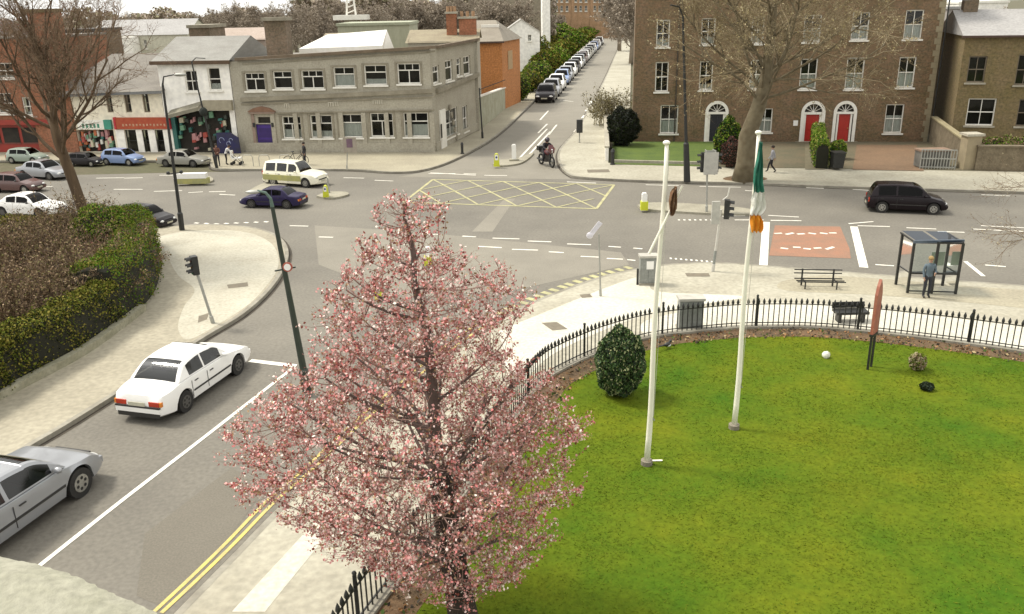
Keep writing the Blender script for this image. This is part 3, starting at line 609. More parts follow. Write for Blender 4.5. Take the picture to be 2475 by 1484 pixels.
MB().box(dre[0]+.18, dre[1]-.18, .085, .099, .35, 1.0).build('door_panel', mat('purple_dark', (.035, .012, .14), .4), o); MB().box(dre[0]+.18, dre[1]-.18, .085, .099, 1.15, dre[3]-.3).build('door_panel', MATS['purple_dark'], o)
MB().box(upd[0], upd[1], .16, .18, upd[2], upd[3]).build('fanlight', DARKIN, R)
ds = MB(); ds.box(dre[0]-.22, dre[0]-.003, -.08, .1, 0, dre[3]+.75); ds.box(dre[1]+.003, dre[1]+.22, -.08, .1, 0, dre[3]+.75); ds.box(dre[0]-.3, dre[1]+.3, -.2, .1, dre[3]+.75, dre[3]+.9); ds.build('door_surround', mat('pinkish_stone', (.34, .25, .2), .85), R)
cx = (dre[0]+dre[1])/2
MB().plate([(cx-1.05, dre[3]+.9), (cx+1.05, dre[3]+.9), (cx+.6, dre[3]+1.15), (cx, dre[3]+1.28), (cx-.6, dre[3]+1.15)], -.25, -.005).build('pediment', mat('rust_stone', (.25, .14, .09), .85), R)
for sx in (-.7, .7): MB().box(cx+sx-.08, cx+sx+.08, -.16, -.082, dre[3]-.2, dre[3]+.1).build('wall_lamp', BLACK, R)
# mouldings (they climb a little to the right as in the photograph)
band(R, 'string_course', F, (583, 236), (1052, 214), .28, .22, LSTONE2); band(R, 'string_course', F, (583, 250), (1052, 232), .1, .1, LSTONE2)
band(R, 'parapet_coping', F, (570, 140), (1053, 110), .2, .28, mat('weathered_coping', (.12, .09, .06), .9, (.2, .15, .1), 1.5, .5)); band(R, 'frieze', F, (586, 152), (1051, 122), .12, .08, LSTONE2)
band(R, 'plinth', F, (592, 345), (1050, 345), .7, .09, LSTONE)
band(R, 'shop_fascia_line', F, (660, 272), (1050, 264), .09, .12, LSTONE2)
for i in range(8):
    x = 665+i*54.5; a = F.P(x, 340); b = F.P(x, 272); MB().box(a[0]-.16, a[0]+.16, -.1, .01, .55, b[1]).build('pilaster', LSTONE, R)
for x, y in ((694, 255), (800, 252), (812, 251), (908, 246), (918, 246)):      # worn raised letters, not legible
    a = F.P(x, y)
    m_ = MB(); m_.box(a[0]-.22, a[0]-.16, -.06, -.001, a[1]-.16, a[1]+.16); m_.box(a[0]-.05, a[0]+.01, -.06, -.001, a[1]-.16, a[1]+.16); m_.box(a[0]+.12, a[0]+.18, -.06, -.001, a[1]-.16, a[1]+.16); m_.box(a[0]-.16, a[0]+.12, -.058, -.001, a[1]+.1, a[1]+.155); m_.build('raised_letter', mat('letter_white', (.62, .58, .48), .6), R)
# flank along the side street, in the bank's own frame
F2 = Facade('tmp', (1050, 371), (1152, 320), '', ''); R2 = F2.root
RI = Matrix.Translation(R.location) @ Matrix.Rotation(F.ang, 4, 'Z'); RJ = Matrix.Translation(R2.location) @ Matrix.Rotation(F2.ang, 4, 'Z'); TF = RI.inverted() @ RJ
flk = []
def to_bank(o):
    o.parent = R; o.matrix_local = TF; flk.append(o); return o
L2 = F2.L
wf = [(1046, 158, 1062, 202), (1076, 145, 1094, 196), (1103, 140, 1114, 184), (1120, 135, 1137, 181)]
wl = [(1070, 262, 1083, 330), (1095, 255, 1108, 318)]
rr = []
for w_ in wf: r = F2.rect(*w_); r[0] = max(r[0], .15); rr.append(r)
z2 = F2.P(1152, 97)[1]; mb = MB(); Hc = min(zt1, z2)-.1
rl = [F2.rect(1075, 262, 1106, 330), F2.rect(1118, 255, 1130, 318)]
wall_open(mb, 0, L2, -.1, Hc, rr+rl, depth=.2); mb.add([(0, 0, Hc), (L2, 0, Hc), (L2, 0, z2-.05), (0, 0, zt1-.1)], [(0, 1, 2, 3)])
to_bank(mb.build('wall', LSTONE))
for i, r in enumerate(rr+rl):
    w_ = window(None, r, 'plain' if i < 4 else 'sash', curt=.3 if i > 3 else 0, fw=.09); to_bank(w_)
for nm, p0, p1, h_, pr, mm in (('string_course', (1052, 214), (1152, 175), .32, .24, LSTONE2), ('parapet_coping', (1053, 110), (1152, 92), .2, .26, MATS['weathered_coping']), ('plinth', (1052, 345), (1152, 297), .6, .08, LSTONE)): to_bank(band(None, nm, F2, p0, p1, h_, pr, mm))
# white banner-like entrance pier at the corner
a = F2.P(1072, 352); b = F2.P(1075, 262)
to_bank(MB().box(a[0]-.75, a[0]+.45, -.12, -.003, .1, b[1]).build('entrance_surround', WPAINT))
a = F2.P(1066, 300); to_bank(MB().box(a[0]-.5, a[0]-.2, -.13, -.121, .9, 1.9).build('door', DARKIN))
for i in range(5): a = F2.P(1084+i*4, 260+i*18); to_bank(MB().cyl((a[0], -.1, a[1]), .22, .12, 10, 'Y').build('stone_boss', LSTONE2))
# flat roof, rooflight and chimneys
c0 = R.matrix_basis.inverted() @ F2.B if False else (RI.inverted() @ F2.B)
MB().prism([(-.3, .2), (L, .2), (c0.x-.2, c0.y), (c0.x-.6, c0.y+4), (0, 9)], ztm-.5, ztm-.35).build('roof', SLATE, R)
a0 = RI.inverted() @ Q(722, 118, R.location.y+6); a1 = RI.inverted() @ Q(930, 98, R.location.y+6)
m_ = MB(); m_.add([(a0.x, a0.y, a0.z-.6), (a1.x, a0.y, a0.z-.6), (a1.x, a0.y, a0.z+.15), (a0.x, a0.y, a0.z+.0), (a0.x+1.2, a0.y+3.5, a0.z+.9), (a1.x-.5, a0.y+3.5, a0.z+1.2), (a0.x, a0.y+4, a0.z-.6), (a1.x, a0.y+4, a0.z-.6)], [(0, 1, 2, 3), (3, 2, 5, 4), (0, 3, 4, 6), (1, 7, 5, 2), (4, 5, 7, 6)])
m_.build('roof_lantern', WPAINT, R)
def chimney(root, F_, x0, x1, ytop, zb, yy, m_, cap=LSTONE2, pots=2):
    D = F_.A.y+yy; a = RIx(F_).inverted() @ Q(x0, ytop, D); b = RIx(F_).inverted() @ Q(x1, ytop, D)
    o = MB().box(a.x, b.x, a.y, a.y+1.0, zb, a.z-.14).build('chimney', m_, root)
    MB().box(a.x-.15, b.x+.15, a.y-.15, a.y+1.15, a.z-.14, a.z+.1).build('cap', cap, o)
    for i in range(pots): xx = a.x+(b.x-a.x)*(i+.5)/pots; MB().cyl((xx, a.y+.5, a.z+.3), .13, .4, 10).build('pot', mat('clay_pot', (.42, .26, .15), .9), o)
    return o
def RIx(F_): return Matrix.Translation(F_.root.location) @ Matrix.Rotation(F_.ang, 4, 'Z')
chimney(R, F, 636, 690, 46, 5.0, 2.5, BRICKB, pots=0)
BR2 = brickmat('red_chimney_brick', (.40, .14, .07), (.33, .12, .06), (.3, .18, .12))
bpy.data.objects.remove(R2)

# ---------------- red chimney house behind the bank corner
def bg_house(name, x0, x1, ye, yr, D, dep, wm, rm, label, wins=(), cat='house', zb=0.0, overh=.2, gable=None, flat=False, group=None, wkw={}):
    A = Q(x0, ye, D); B = Q(x1, ye, D); zw = (A.z+B.z)/2; Wd = B.x-A.x
    t = thing(name, (A.x, D, zb), label, cat, group); zw -= zb
    rs = []
    for q in wins:
        p = Q(q[0], q[1], D); p2 = Q(q[2], q[3], D); rs.append([p.x-A.x, p2.x-A.x, p2.z-zb, p.z-zb])
    rs = [r for r in rs if r[0] > 0 and r[1] < Wd and r[3] < zw]
    m_ = MB(); wall_open(m_, 0, Wd, 0, zw, rs); m_.add([(0, 0, 0), (0, dep, 0), (0, dep, zw), (0, 0, zw)], [(0, 3, 2, 1)]); m_.add([(Wd, 0, 0), (Wd, dep, 0), (Wd, dep, zw), (Wd, 0, zw)], [(0, 1, 2, 3)]); m_.add([(0, dep, 0), (Wd, dep, 0), (Wd, dep, zw), (0, dep, zw)], [(0, 3, 2, 1)])
    if not flat:
        zr = Q((x0+x1)/2, yr, D+dep/2).z-zb; zr = max(zr, zw+.3)
        if gable == 'front':
            m_.add([(0, 0, zw), (Wd, 0, zw), (Wd/2, 0, zr)], [(0, 1, 2)]); rf = MB().add([(-overh, -overh, zw-.1), (Wd/2, -overh, zr+.03), (Wd+overh, -overh, zw-.1), (-overh, dep, zw-.1), (Wd/2, dep, zr+.03), (Wd+overh, dep, zw-.1)], [(0, 1, 4, 3), (1, 2, 5, 4)])
        else:
            for x in (0, Wd): m_.add([(x, 0, zw), (x, dep, zw), (x, dep/2, zr)], [(0, 1, 2)])
            rf = MB().add([(-overh, -overh, zw-.08), (Wd+overh, -overh, zw-.08), (Wd+overh, dep/2, zr+.03), (-overh, dep/2, zr+.03), (-overh, dep+overh, zw-.08), (Wd+overh, dep+overh, zw-.08)], [(0, 1, 2, 3), (3, 2, 5, 4)])
        rf.build('roof', rm, t)
    else: MB().box(-.15, Wd+.15, -.15, dep+.15, zw, zw+.3).build('roof', rm, t)
    m_.build('wall', wm, t)
    for r in rs: window(t, r, 'sash', **({'curt': .3, **wkw}))
    return t, Wd, zw
def bgchim(t, x, y, zb, zt, m_, w_=1.2, pots=2):
    o = MB().box(x-w_/2, x+w_/2, y, y+.9, zb, zt-.12).build('chimney', m_, t); MB().box(x-w_/2-.1, x+w_/2+.1, y-.1, y+1, zt-.12, zt+.04).build('cap', LSTONE, o)
    for i in range(pots): MB().cyl((x-w_/2+w_*(i+.5)/pots, y+.45, zt+.25), .13, .42, 8).build('pot', mat('clay_pot', (.42, .26, .15), .9), o)
t, Wd, zw = bg_house('slate_roofed_house', 985, 1152, 100, 72, 72, 8, LSTONE, mat('brownish_roof', (.22, .18, .12), .85, (.3, .26, .17), 1, .5, fine=10), 'house with red brick chimney stacks behind the bank')
for xa, xb, ya in ((1077, 1102, 30), (1108, 1150, 42)):
    p = Q(xa, ya, 74); q = Q(xb, ya, 74); bgchim(t, (p.x+q.x)/2-t.location.x, 2, 5, p.z, BR2, q.x-p.x, 3)
# ---------------- white house with shop, left of the bank
F = Facade('white_shop_house', (412, 371), (579, 371), 'white rendered house with a cluttered shopfront beside the bank', 'house')
R = F.root; L = F.L; zt = F.P(490, 145)[1]
rects = [F.rect(447, 170, 478, 222), F.rect(503, 163, 533, 219)]; sf = F.rect(418, 268, 560, 366); sf[2] = .0
mb = MB(); wall_open(mb, 0, L, -.1, zt, rects+[sf], depth=.4); mb.add([(0, 0, -.1), (0, 8, -.1), (0, 8, zt), (0, 0, zt)], [(0, 3, 2, 1)]); mb.add([(L, 0, -.1), (L, 8, -.1), (L, 8, zt), (L, 0, zt)], [(0, 1, 2, 3)]); mb.build('wall', WWALL, R)
window(R, rects[0], 'sash', curt=.0, fm=WPAINT); window(R, rects[1], 'narrow', curt=.3)
MB().add([(-.3, -.3, zt-.05), (L+.2, -.3, zt-.05), (L+.2, 4, zt+1.5), (-.3, 4, zt+1.5), (-.3, 8.2, zt-.05), (L+.2, 8.2, zt-.05)], [(0, 1, 2, 3), (3, 2, 5, 4), (0, 3, 4), (1, 5, 2)]).build('roof', SLATEL, R)
MB().box(-.35, L+.25, -.42, -.28, zt-.28, zt-.03).build('gutter', mat('brown_gutter', (.12, .075, .045), .8), R)
a = F.P(415, 272); b = F.P(497, 247); c = F.P(578, 250)
MB().add([(a[0], -.9, a[1]-.1), (b[0]-.2, -.9, b[1]-.25), (b[0]-.2, 0, b[1]+.1), (a[0], 0, a[1]+.2), (a[0], -.9, a[1]-.35), (b[0]-.2, -.9, b[1]-.5)], [(0, 1, 2, 3), (4, 5, 1, 0)]).build('awning', mat('awning_grey', (.26, .24, .18), .8), R)
MB().box(b[0]-.1, L-.02, -.35, -.003, c[1]-.45, c[1]+.25).build('fascia', mat('fascia_grey', (.38, .34, .25), .8), R)
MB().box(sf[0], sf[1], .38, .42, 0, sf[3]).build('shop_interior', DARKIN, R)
TEAL = mat('teal_shop_paint', (.03, .14, .12), .5); SH = [TEAL, mat('goods_green', (.16, .32, .2), .7), mat('goods_red', (.4, .07, .05), .7), mat('goods_pink', (.5, .25, .25), .7), mat('goods_cream', (.6, .55, .4), .7), mat('goods_dark', (.04, .05, .04), .7)]
MB().box(sf[0]-.02, sf[0]+.3, -.06, .3, 0, sf[3]).build('shop_pier', TEAL, R)
rnd = random.Random(3)
for k in range(46):
    x = rnd.uniform(sf[0]+.4, sf[1]-.2); z = rnd.uniform(.1, sf[3]-.35); w_ = rnd.uniform(.12, .35); h_ = rnd.uniform(.15, .5)
    MB().plate([(x-w_/2, z), (x+w_/2, z+.03), (x+w_*.4, z+h_), (x-w_*.45, z+h_*.9)], rnd.uniform(-.15, .1), .2).build('display_goods', rnd.choice(SH), R)
hb = F.P(530, 318); hc = F.P(586, 318)
t = thing('hoarding_board', R.matrix_basis @ Vector((0, 0, 0)) if False else (RIx(F) @ Vector((hb[0], -.7, .12))), 'dark blue painted board with pale scrawled marks beside the bank', 'board', None, F.ang)
NAVY = mat('navy_board', (.012, .012, .09), .5, (.02, .02, .05), 2, .5); hh = hb[1]-.1
MB().plate([(0, 0), (hc[0]-hb[0], 0), (hc[0]-hb[0]-.05, hh*.75), (hc[0]-hb[0]-.6, hh), (.1, hh)], -.04, .04).build('board', NAVY, t)
m_ = MB()
for x, z, r_ in ((.45, .95, .2), (.95, .7, .16), (1.15, .95, .14)):
    pts = [(x+r_*cos(k*.6), -.05, z+r_*sin(k*.6)) for k in range(8)]; m_.tube(pts, .022, 5)
m_.build('painted_mark', mat('pale_blue_paint', (.35, .4, .6), .6), t)

# ---------------- row of small shops
F = Facade('slate_roofed_shops', (165, 371), (413, 371), 'low cream shop row under a broad slate roof with red and green fascias', 'shop')
R = F.root; L = F.L; ze = F.P(340, 222)[1]
uw = [F.rect(257, 228, 271, 272), F.rect(301, 228, 316, 272), F.rect(345, 226, 360, 272), F.rect(392, 226, 402, 270)]
gw = [F.rect(305, 314, 333, 368), F.rect(345, 314, 362, 368), F.rect(374, 314, 397, 368), F.rect(190, 314, 278, 368)]
for r in gw: r[2] = .12
mb = MB(); wall_open(mb, 0, L, -.1, ze, uw+gw, depth=.3); mb.add([(0, 0, -.1), (0, 9, -.1), (0, 9, ze), (0, 0, ze)], [(0, 3, 2, 1)]); mb.add([(L, 0, -.1), (L, 9, -.1), (L, 9, ze), (L, 0, ze)], [(0, 1, 2, 3)]); mb.build('wall', CREAM, R)
for r in uw: window(R, r, 'narrow', fm=mat('brown_frame', (.2, .16, .11), .5), curt=0, sill=False)
for r in gw[:3]: window(R, r, 'narrow', fm=BLACK, curt=0, sill=False, fw=.05)
zr = Q(350, 128, F.A.y+4.5).z
MB().add([(-.4, -.5, ze-.1), (L+.3, -.5, ze+.12), (L-.5, 4.5, zr), (2.2, 4.5, zr), (-.4, 9, ze), (L+.3, 9, ze)], [(0, 1, 2, 3), (3, 2, 5, 4), (0, 3, 4), (1, 5, 2)]).build('roof', SLATE, R)
MB().add([(-.4, -.62, ze-.3), (L+.3, -.62, ze-.08), (L+.3, -.5, ze+.1), (-.4, -.5, ze-.12), (-.4, -.48, ze-.3), (L+.3, -.48, ze-.08)], [(0, 1, 2, 3), (0, 4, 5, 1)]).build('gutter', BLACK, R)
REDF = mat('red_fascia', (.36, .045, .018), .5, (.42, .09, .03), 3, .5)
a = F.P(281, 284); b = F.P(411, 311); fo = MB().box(a[0], b[0], -.22, -.003, b[1], a[1]).build('red_fascia', REDF, R)
m_ = MB()
for i in range(13): x = a[0]+.5+i*.27; m_.box(x, x+.13, -.235, -.222, b[1]+.2+(i % 3)*.03, b[1]+.38)
m_.build('worn_lettering', mat('gilt_letter', (.6, .35, .22), .6), fo)
for sx in (a[0]-.14, b[0]+.02): MB().box(sx, sx+.14, -.26, -.003, b[1]-.02, a[1]+.03).build('fascia_end', mat('bright_red', (.55, .03, .05), .5), R)
a = F.P(189, 290); b = F.P(279, 312); fo = MB().box(a[0], b[0]-.2, -.2, -.003, b[1], a[1]).build('white_fascia', WPAINT, R)
m_ = MB()
for i in range(5): x = a[0]+.35+i*.3; m_.box(x, x+.17, -.212, -.202, b[1]+.12, b[1]+.42)
m_.build('worn_lettering', mat('green_letter', (.08, .3, .2), .6), fo)
MB().box(b[0]-.75, b[0]-.18, -.21, -.002, b[1]-.0, a[1]+.01).build('green_panel', mat('sea_green', (.06, .33, .24), .5), R)
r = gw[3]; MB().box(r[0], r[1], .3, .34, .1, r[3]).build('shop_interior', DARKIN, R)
GREENS = SH+[mat('goods_white', (.7, .68, .62), .7), mat('goods_orange', (.5, .15, .06), .7)]
for k in range(40):
    x = rnd.uniform(r[0]+.1, r[1]-.1); z = rnd.uniform(.15, r[3]-.4); w_ = rnd.uniform(.12, .3); h_ = rnd.uniform(.2, .6)
    MB().plate([(x-w_/2, z), (x+w_/2, z+.03), (x+w_*.4, z+h_), (x-w_*.45, z+h_*.9)], rnd.uniform(-.1, .1), .2).build('display_goods', rnd.choice(GREENS), R)
for x0, x1 in ((284, 300), (333, 343), (362, 374), (398, 409)):
    a = F.P(x0, 340); b = F.P(x1, 313); MB().box(a[0], b[0], -.09, -.003, .1, b[1]).build('white_pier', WWALL, R)
# ---------------- red brick building far left
F = Facade('red_brick_building', (-260, 372), (163, 371), 'red brick building with a tall chimney breast at the left edge', 'building')
R = F.root; L = F.L; zt = F.P(100, 92)[1]
rects = [F.rect(-10, 152, 32, 190), F.rect(-8, 225, 30, 275), F.rect(55, 235, 85, 280)]; sf = F.rect(-200, 300, 150, 366); sf[2] = .1
mb = MB(); wall_open(mb, 0, L, -.1, zt, rects+[sf], depth=.3); mb.add([(L, 0, -.1), (L, 8, -.1), (L, 8, zt), (L, 0, zt)], [(0, 1, 2, 3)]); mb.add([(0, 0, -.1), (0, 8, -.1), (0, 8, zt), (0, 0, zt)], [(0, 3, 2, 1)]); mb.build('wall', BRICKR, R)
for r in rects: window(R, r, 'sash', curt=.2)
MB().add([(-.2, -.3, zt), (L*.62, -.3, zt), (L*.62, 4, zt+1.4), (-.2, 4, zt+1.4), (-.2, 8, zt), (L*.62, 8, zt)], [(0, 1, 2, 3), (3, 2, 5, 4), (1, 5, 2), (0, 3, 4)]).build('roof', mat('mauve_slate', (.23, .19, .17), .8, (.3, .25, .22), 1, .5, fine=10), R)
a = F.P(72, 60); b = F.P(126, 30); MB().box(a[0], b[0], -.12, 1.1, zt-2, b[1]).build('chimney', BRICKR, R); MB().box(a[0]-.12, b[0]+.12, -.24, 1.2, b[1], b[1]+.25).build('chimney_cap', mat('mossy_brick', (.15, .11, .05), .9), R)
a = F.P(46, 100); b = F.P(143, 92); MB().box(a[0], b[0], -.12, -.003, .1, b[1]-.2).build('chimney_breast', BRICKR, R)
MB().box(-.1, L*.62, .0, 8, zt-.02, zt+.12).build('flat_roof', SLATE, R); MB().box(L*.62, L+.1, -.1, 8, zt-.02, zt+.12).build('flat_roof', SLATE, R)
REDS2 = mat('red_shopfront_paint', (.34, .035, .02), .5, (.25, .03, .02), 1.5, .5)
a = F.P(-100, 290); MB().box(.5, L-.6, -.3, -.124, sf[3]-.05, a[1]).build('fascia', REDS2, R)
MB().box(sf[0], sf[1], .2, .25, .1, sf[3]).build('shopfront', REDS2, R)
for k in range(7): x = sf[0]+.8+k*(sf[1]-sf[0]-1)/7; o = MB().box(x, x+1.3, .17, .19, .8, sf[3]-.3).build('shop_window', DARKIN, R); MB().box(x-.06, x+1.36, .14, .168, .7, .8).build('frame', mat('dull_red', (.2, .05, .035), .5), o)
# ---------------- distant buildings
bg_house('slate_roofed_house', 146, 214, 79, 70, 84, 7, BRICKB, mat('dark_roof', (.06, .05, .04), .8), 'small brown brick block behind the shops by the left chimney', flat=True)
t, Wd, zw = bg_house('pale_rendered_house', 218, 452, 84, 48, 112, 9, mat('pale_render', (.62, .60, .48), .9, (.54, .52, .42), .5, .5, fine=8), SLATEF, 'long pale rendered house with light grey roof beyond the shops', wins=((300, 96, 312, 118), (345, 96, 357, 118)), wkw={'curt': .5})
p = Q(228, 84, 112); MB().box(.5, 6, -2.5, -.1, 0, zw-.2).build('rear_extension', WWALL, t)
p = Q(340, 108, 112); 
bg_house('pink_roofed_house', 508, 640, 95, 68, 96, 8, mat('pinkish_render', (.45, .36, .3), .9), mat('pinkish_tile', (.42, .34, .29), .85, (.34, .27, .22), .8, .5, fine=10), 'house with faded pinkish tile roof behind the white house')
bg_house('brown_block', 455, 505, 68, 60, 90, 5, BRICKB, LSTONE2, 'narrow brown brick stack block with a stone top behind the white house', flat=True)
bg_house('green_roofed_shed', 815, 988, 62, 56, 102, 10, mat('pale_green_sheet', (.42, .42, .31), .8, (.34, .35, .25), .6, .5, fine=8, stretch=(6, 1, .3)), mat('pale_green_roof', (.4, .42, .3), .8), 'pale green sheeted block behind the bank roof', flat=True)
bg_house('white_roofed_house', 780, 905, 92, 80, 86, 5, mat('ochre_render', (.35, .3, .2), .9), mat('ochre_tile', (.3, .25, .17), .85), 'low ochre house between the chimney and the rooflight')
t, Wd, zw = bg_house('white_gabled_house', 1214, 1304, 78, 46, 132, 8, WWALL, mat('white_lichen_roof', (.4, .38, .35), .85), 'white gabled house above the gardens of the side street', gable='front', wins=((1235, 84, 1244, 100), (1275, 84, 1284, 100)))
t, Wd, zw = bg_house('tall_white_house_end', 1310, 1329, -20, -30, 150, 6, WWALL, SLATEF, 'tall narrow white house end standing over the gardens', flat=True)
BRICKM = brickmat('muted_orange_brick', (.40, .235, .13), (.36, .22, .13), (.4, .27, .17))
for k in range(4):
    x0 = 1334+k*46; t, Wd, zw = bg_house('orange_terrace_house', x0, x0+45.5, -14, -30, 262, 9, BRICKM, SLATE, ['orange brick terrace house nearest the tall white house end', 'second orange brick terrace house above the gardens', 'third orange brick terrace house above the gardens', 'orange brick terrace house partly behind the roadside trees'][k], wins=((x0+8, 14, x0+14, 28), (x0+20, 14, x0+26, 28), (x0+33, 14, x0+39, 28), (x0+8, -8, x0+14, 6), (x0+20, -8, x0+26, 6), (x0+33, -8, x0+39, 6)), group='orange brick terrace at the end of the side street')
t, Wd, zw = bg_house('grey_rendered_building', 1130, 1312, -10, -25, 175, 12, mat('drab_render', (.33, .28, .2), .9, (.26, .23, .17), .4, .5, fine=6), SLATE, 'drab grey brown building rising behind the orange brick house', flat=True, wins=((1160, 20, 1172, 40), (1200, 20, 1212, 40), (1240, 20, 1252, 40)))
t, Wd, zw = bg_house('white_modern_building', 2318, 2436, 8, 0, 130, 10, WWALL, WPAINT, 'white building showing above the slate roof at the right', flat=True, wins=((2350, 26, 2362, 40), (2372, 26, 2384, 40)))
bg_house('grey_gable_house', 2290, 2320, 22, 12, 110, 8, mat('mauve_render', (.35, .32, .3), .9), SLATEF, 'grey house end between the brick terrace and the white building', flat=True)
# white mast-like tower
t = thing('white_tower', Q(850, 52, 140).xy.to_3d(), 'slim white tower with a wide white cap among the far trees', 'tower'); z0 = Q(850, 48, 140).z
MB().box(-1.0, 1.0, -1, 1, 0, z0).build('tower_base', LSTONE, t); MB().box(-2.6, 2.6, -1.5, 1.5, z0, z0+.7).build('cap', WPAINT, t)
m_ = MB()
for sx in (-.7, .7): m_.tube([(sx, 0, z0+.7), (sx*.5, 0, z0+5)], .16, 6)
for k in range(5): m_.bar((-.6, 0, z0+1+k*.8), (.6, 0, z0+1.4+k*.8), .16)
m_.build('mast', WPAINT, t)
# ---------------- orange brick house on the side street
co = G(1216, 268); le = Q(1148, 262, co.y-0.0); ri = G(1258, 249)
t = thing('orange_brick_house', (co.x, co.y, 0), 'orange brick house beside the bank on the side street', 'house'); zo = Q(1216, 100, co.y).z
lx = le.x-co.x-1; rx, ry = ri.x-co.x, ri.y-co.y
m_ = MB(); m_.add([(lx, 0, 0), (0, 0, 0), (0, 0, zo), (lx, 0, zo), (rx, ry, 0), (rx, ry, zo), (lx, ry+2, 0), (lx, ry+2, zo)], [(0, 1, 2, 3), (1, 4, 5, 2), (4, 6, 7, 5), (6, 0, 3, 7)]); m_.build('wall', BRICKO, t)
mid = Vector((lx/2, ry*.6, zo+1.5))
MB().add([(lx-.3, -.3, zo), (.2, -.3, zo), (rx+.3, ry+.2, zo), (lx-.3, ry+2.2, zo), (lx*.7, ry*.6, zo+1.9), (lx*.15, ry*.6, zo+1.9)], [(0, 1, 5, 4), (1, 2, 5), (2, 3, 4, 5), (3, 0, 4)]).build('roof', mat('brown_slate', (.22, .19, .15), .85, (.28, .25, .2), 1, .5, fine=12), t)
MB().box(lx-.3, .25, -.36, -.24, zo-.15, zo+.02).build('gutter', mat('rusty_gutter', (.09, .05, .035), .7), t)
p = Q(1185, 88, co.y+3); MB().box(p.x-co.x-.9, p.x-co.x+.9, 2.6, 3.4, zo, zo+1.5).build('rooflight', WPAINT, t)
dd = Vector((rx, ry, 0)); 
for k, (u0, u1) in enumerate(((.3, .55),)):
    a = dd*u0+Vector((.03, -.02, 0)); b = dd*u1+Vector((.03, -.02, 0)); MB().add([(a.x, a.y, 3.8), (b.x, b.y, 3.8), (b.x, b.y, 5.6), (a.x, a.y, 5.6)], [(0, 1, 2, 3)]).build('window', mat('warm_glass', (.45, .28, .12), .4), t)
# low yard wall beside the bank
wa = G(1156, 317); wb = G(1222, 262)
def gwall(name, a, b, h0, h1, th, m_, label, cat='wall', cap=None):
    d = b-a; t = thing(name, a, label, cat, None, math.atan2(d.y, d.x)); L_ = d.length
    MB().add([(0, -th/2, -.05), (L_, -th/2, -.05), (L_, -th/2, h1), (0, -th/2, h0), (0, th/2, -.05), (L_, th/2, -.05), (L_, th/2, h1), (0, th/2, h0)], [(0, 1, 2, 3), (4, 7, 6, 5), (3, 2, 6, 7), (0, 3, 7, 4), (1, 5, 6, 2)]).build('wall_face', m_, t)
    if cap is not None: MB().add([(-.04, -th/2-.05, h0+.002), (L_+.04, -th/2-.05, h1+.002), (L_+.04, th/2+.05, h1+.002), (-.04, th/2+.05, h0+.002), (-.04, -th/2-.05, h0+.1), (L_+.04, -th/2-.05, h1+.1), (L_+.04, th/2+.05, h1+.1), (-.04, th/2+.05, h0+.1)], [(0, 3, 2, 1), (4, 5, 6, 7), (0, 1, 5, 4), (3, 7, 6, 2), (0, 4, 7, 3), (1, 2, 6, 5)]).build('coping', cap, t)
    return t
gwall('yard_wall', wa, wb, Q(1156, 236, wa.y).z, Q(1222, 212, wb.y).z, .3, mat('painted_yard_wall', (.42, .42, .32), .9, (.3, .29, .2), 1, .5, fine=8), 'pale painted yard wall between the bank and the orange house', cap=WPAINT)
# garden walls before the terrace
gwall('garden_wall', G(1466, 392), G(1462, 288), .95, .95, .22, WWALL, 'white garden wall along the side street pavement', cap=LSTONE)
gwall('rubble_garden_wall', G(2352, 416), G(2700, 421), 1.5, 1.5, .4, STONEW, 'rough brown stone garden wall at the right edge', cap=STONEW)
gwall('sloping_garden_wall', G(2325, 405), G(2248, 348), 1.6, Q(2248, 285, G(2248, 348).y).z, .3, STONEW, 'brown wall sloping up between the terrace and the brick villa', cap=mat('lichen_coping', (.34, .29, .17), .9))
b = G(2336, 408, .12); t = thing('gate_pier', b, 'square stone gate pier at the end of the sloping wall', 'gate pier'); zt = Q(2336, 322, b.y).z
MB().box(-.42, .42, -.4, .4, 0, zt-.25).build('pier_shaft', mat('pier_stone', (.36, .3, .19), .9, (.28, .23, .15), 2, .5), t); MB().box(-.52, .52, -.5, .5, zt-.25, zt-.12).build('pier_cap', LSTONE, t)
gwall('front_kerb_wall', G(1478, 398), G(1724, 404), .32, .32, .18, LSTONE, 'low stone kerb wall edging the terrace lawn')
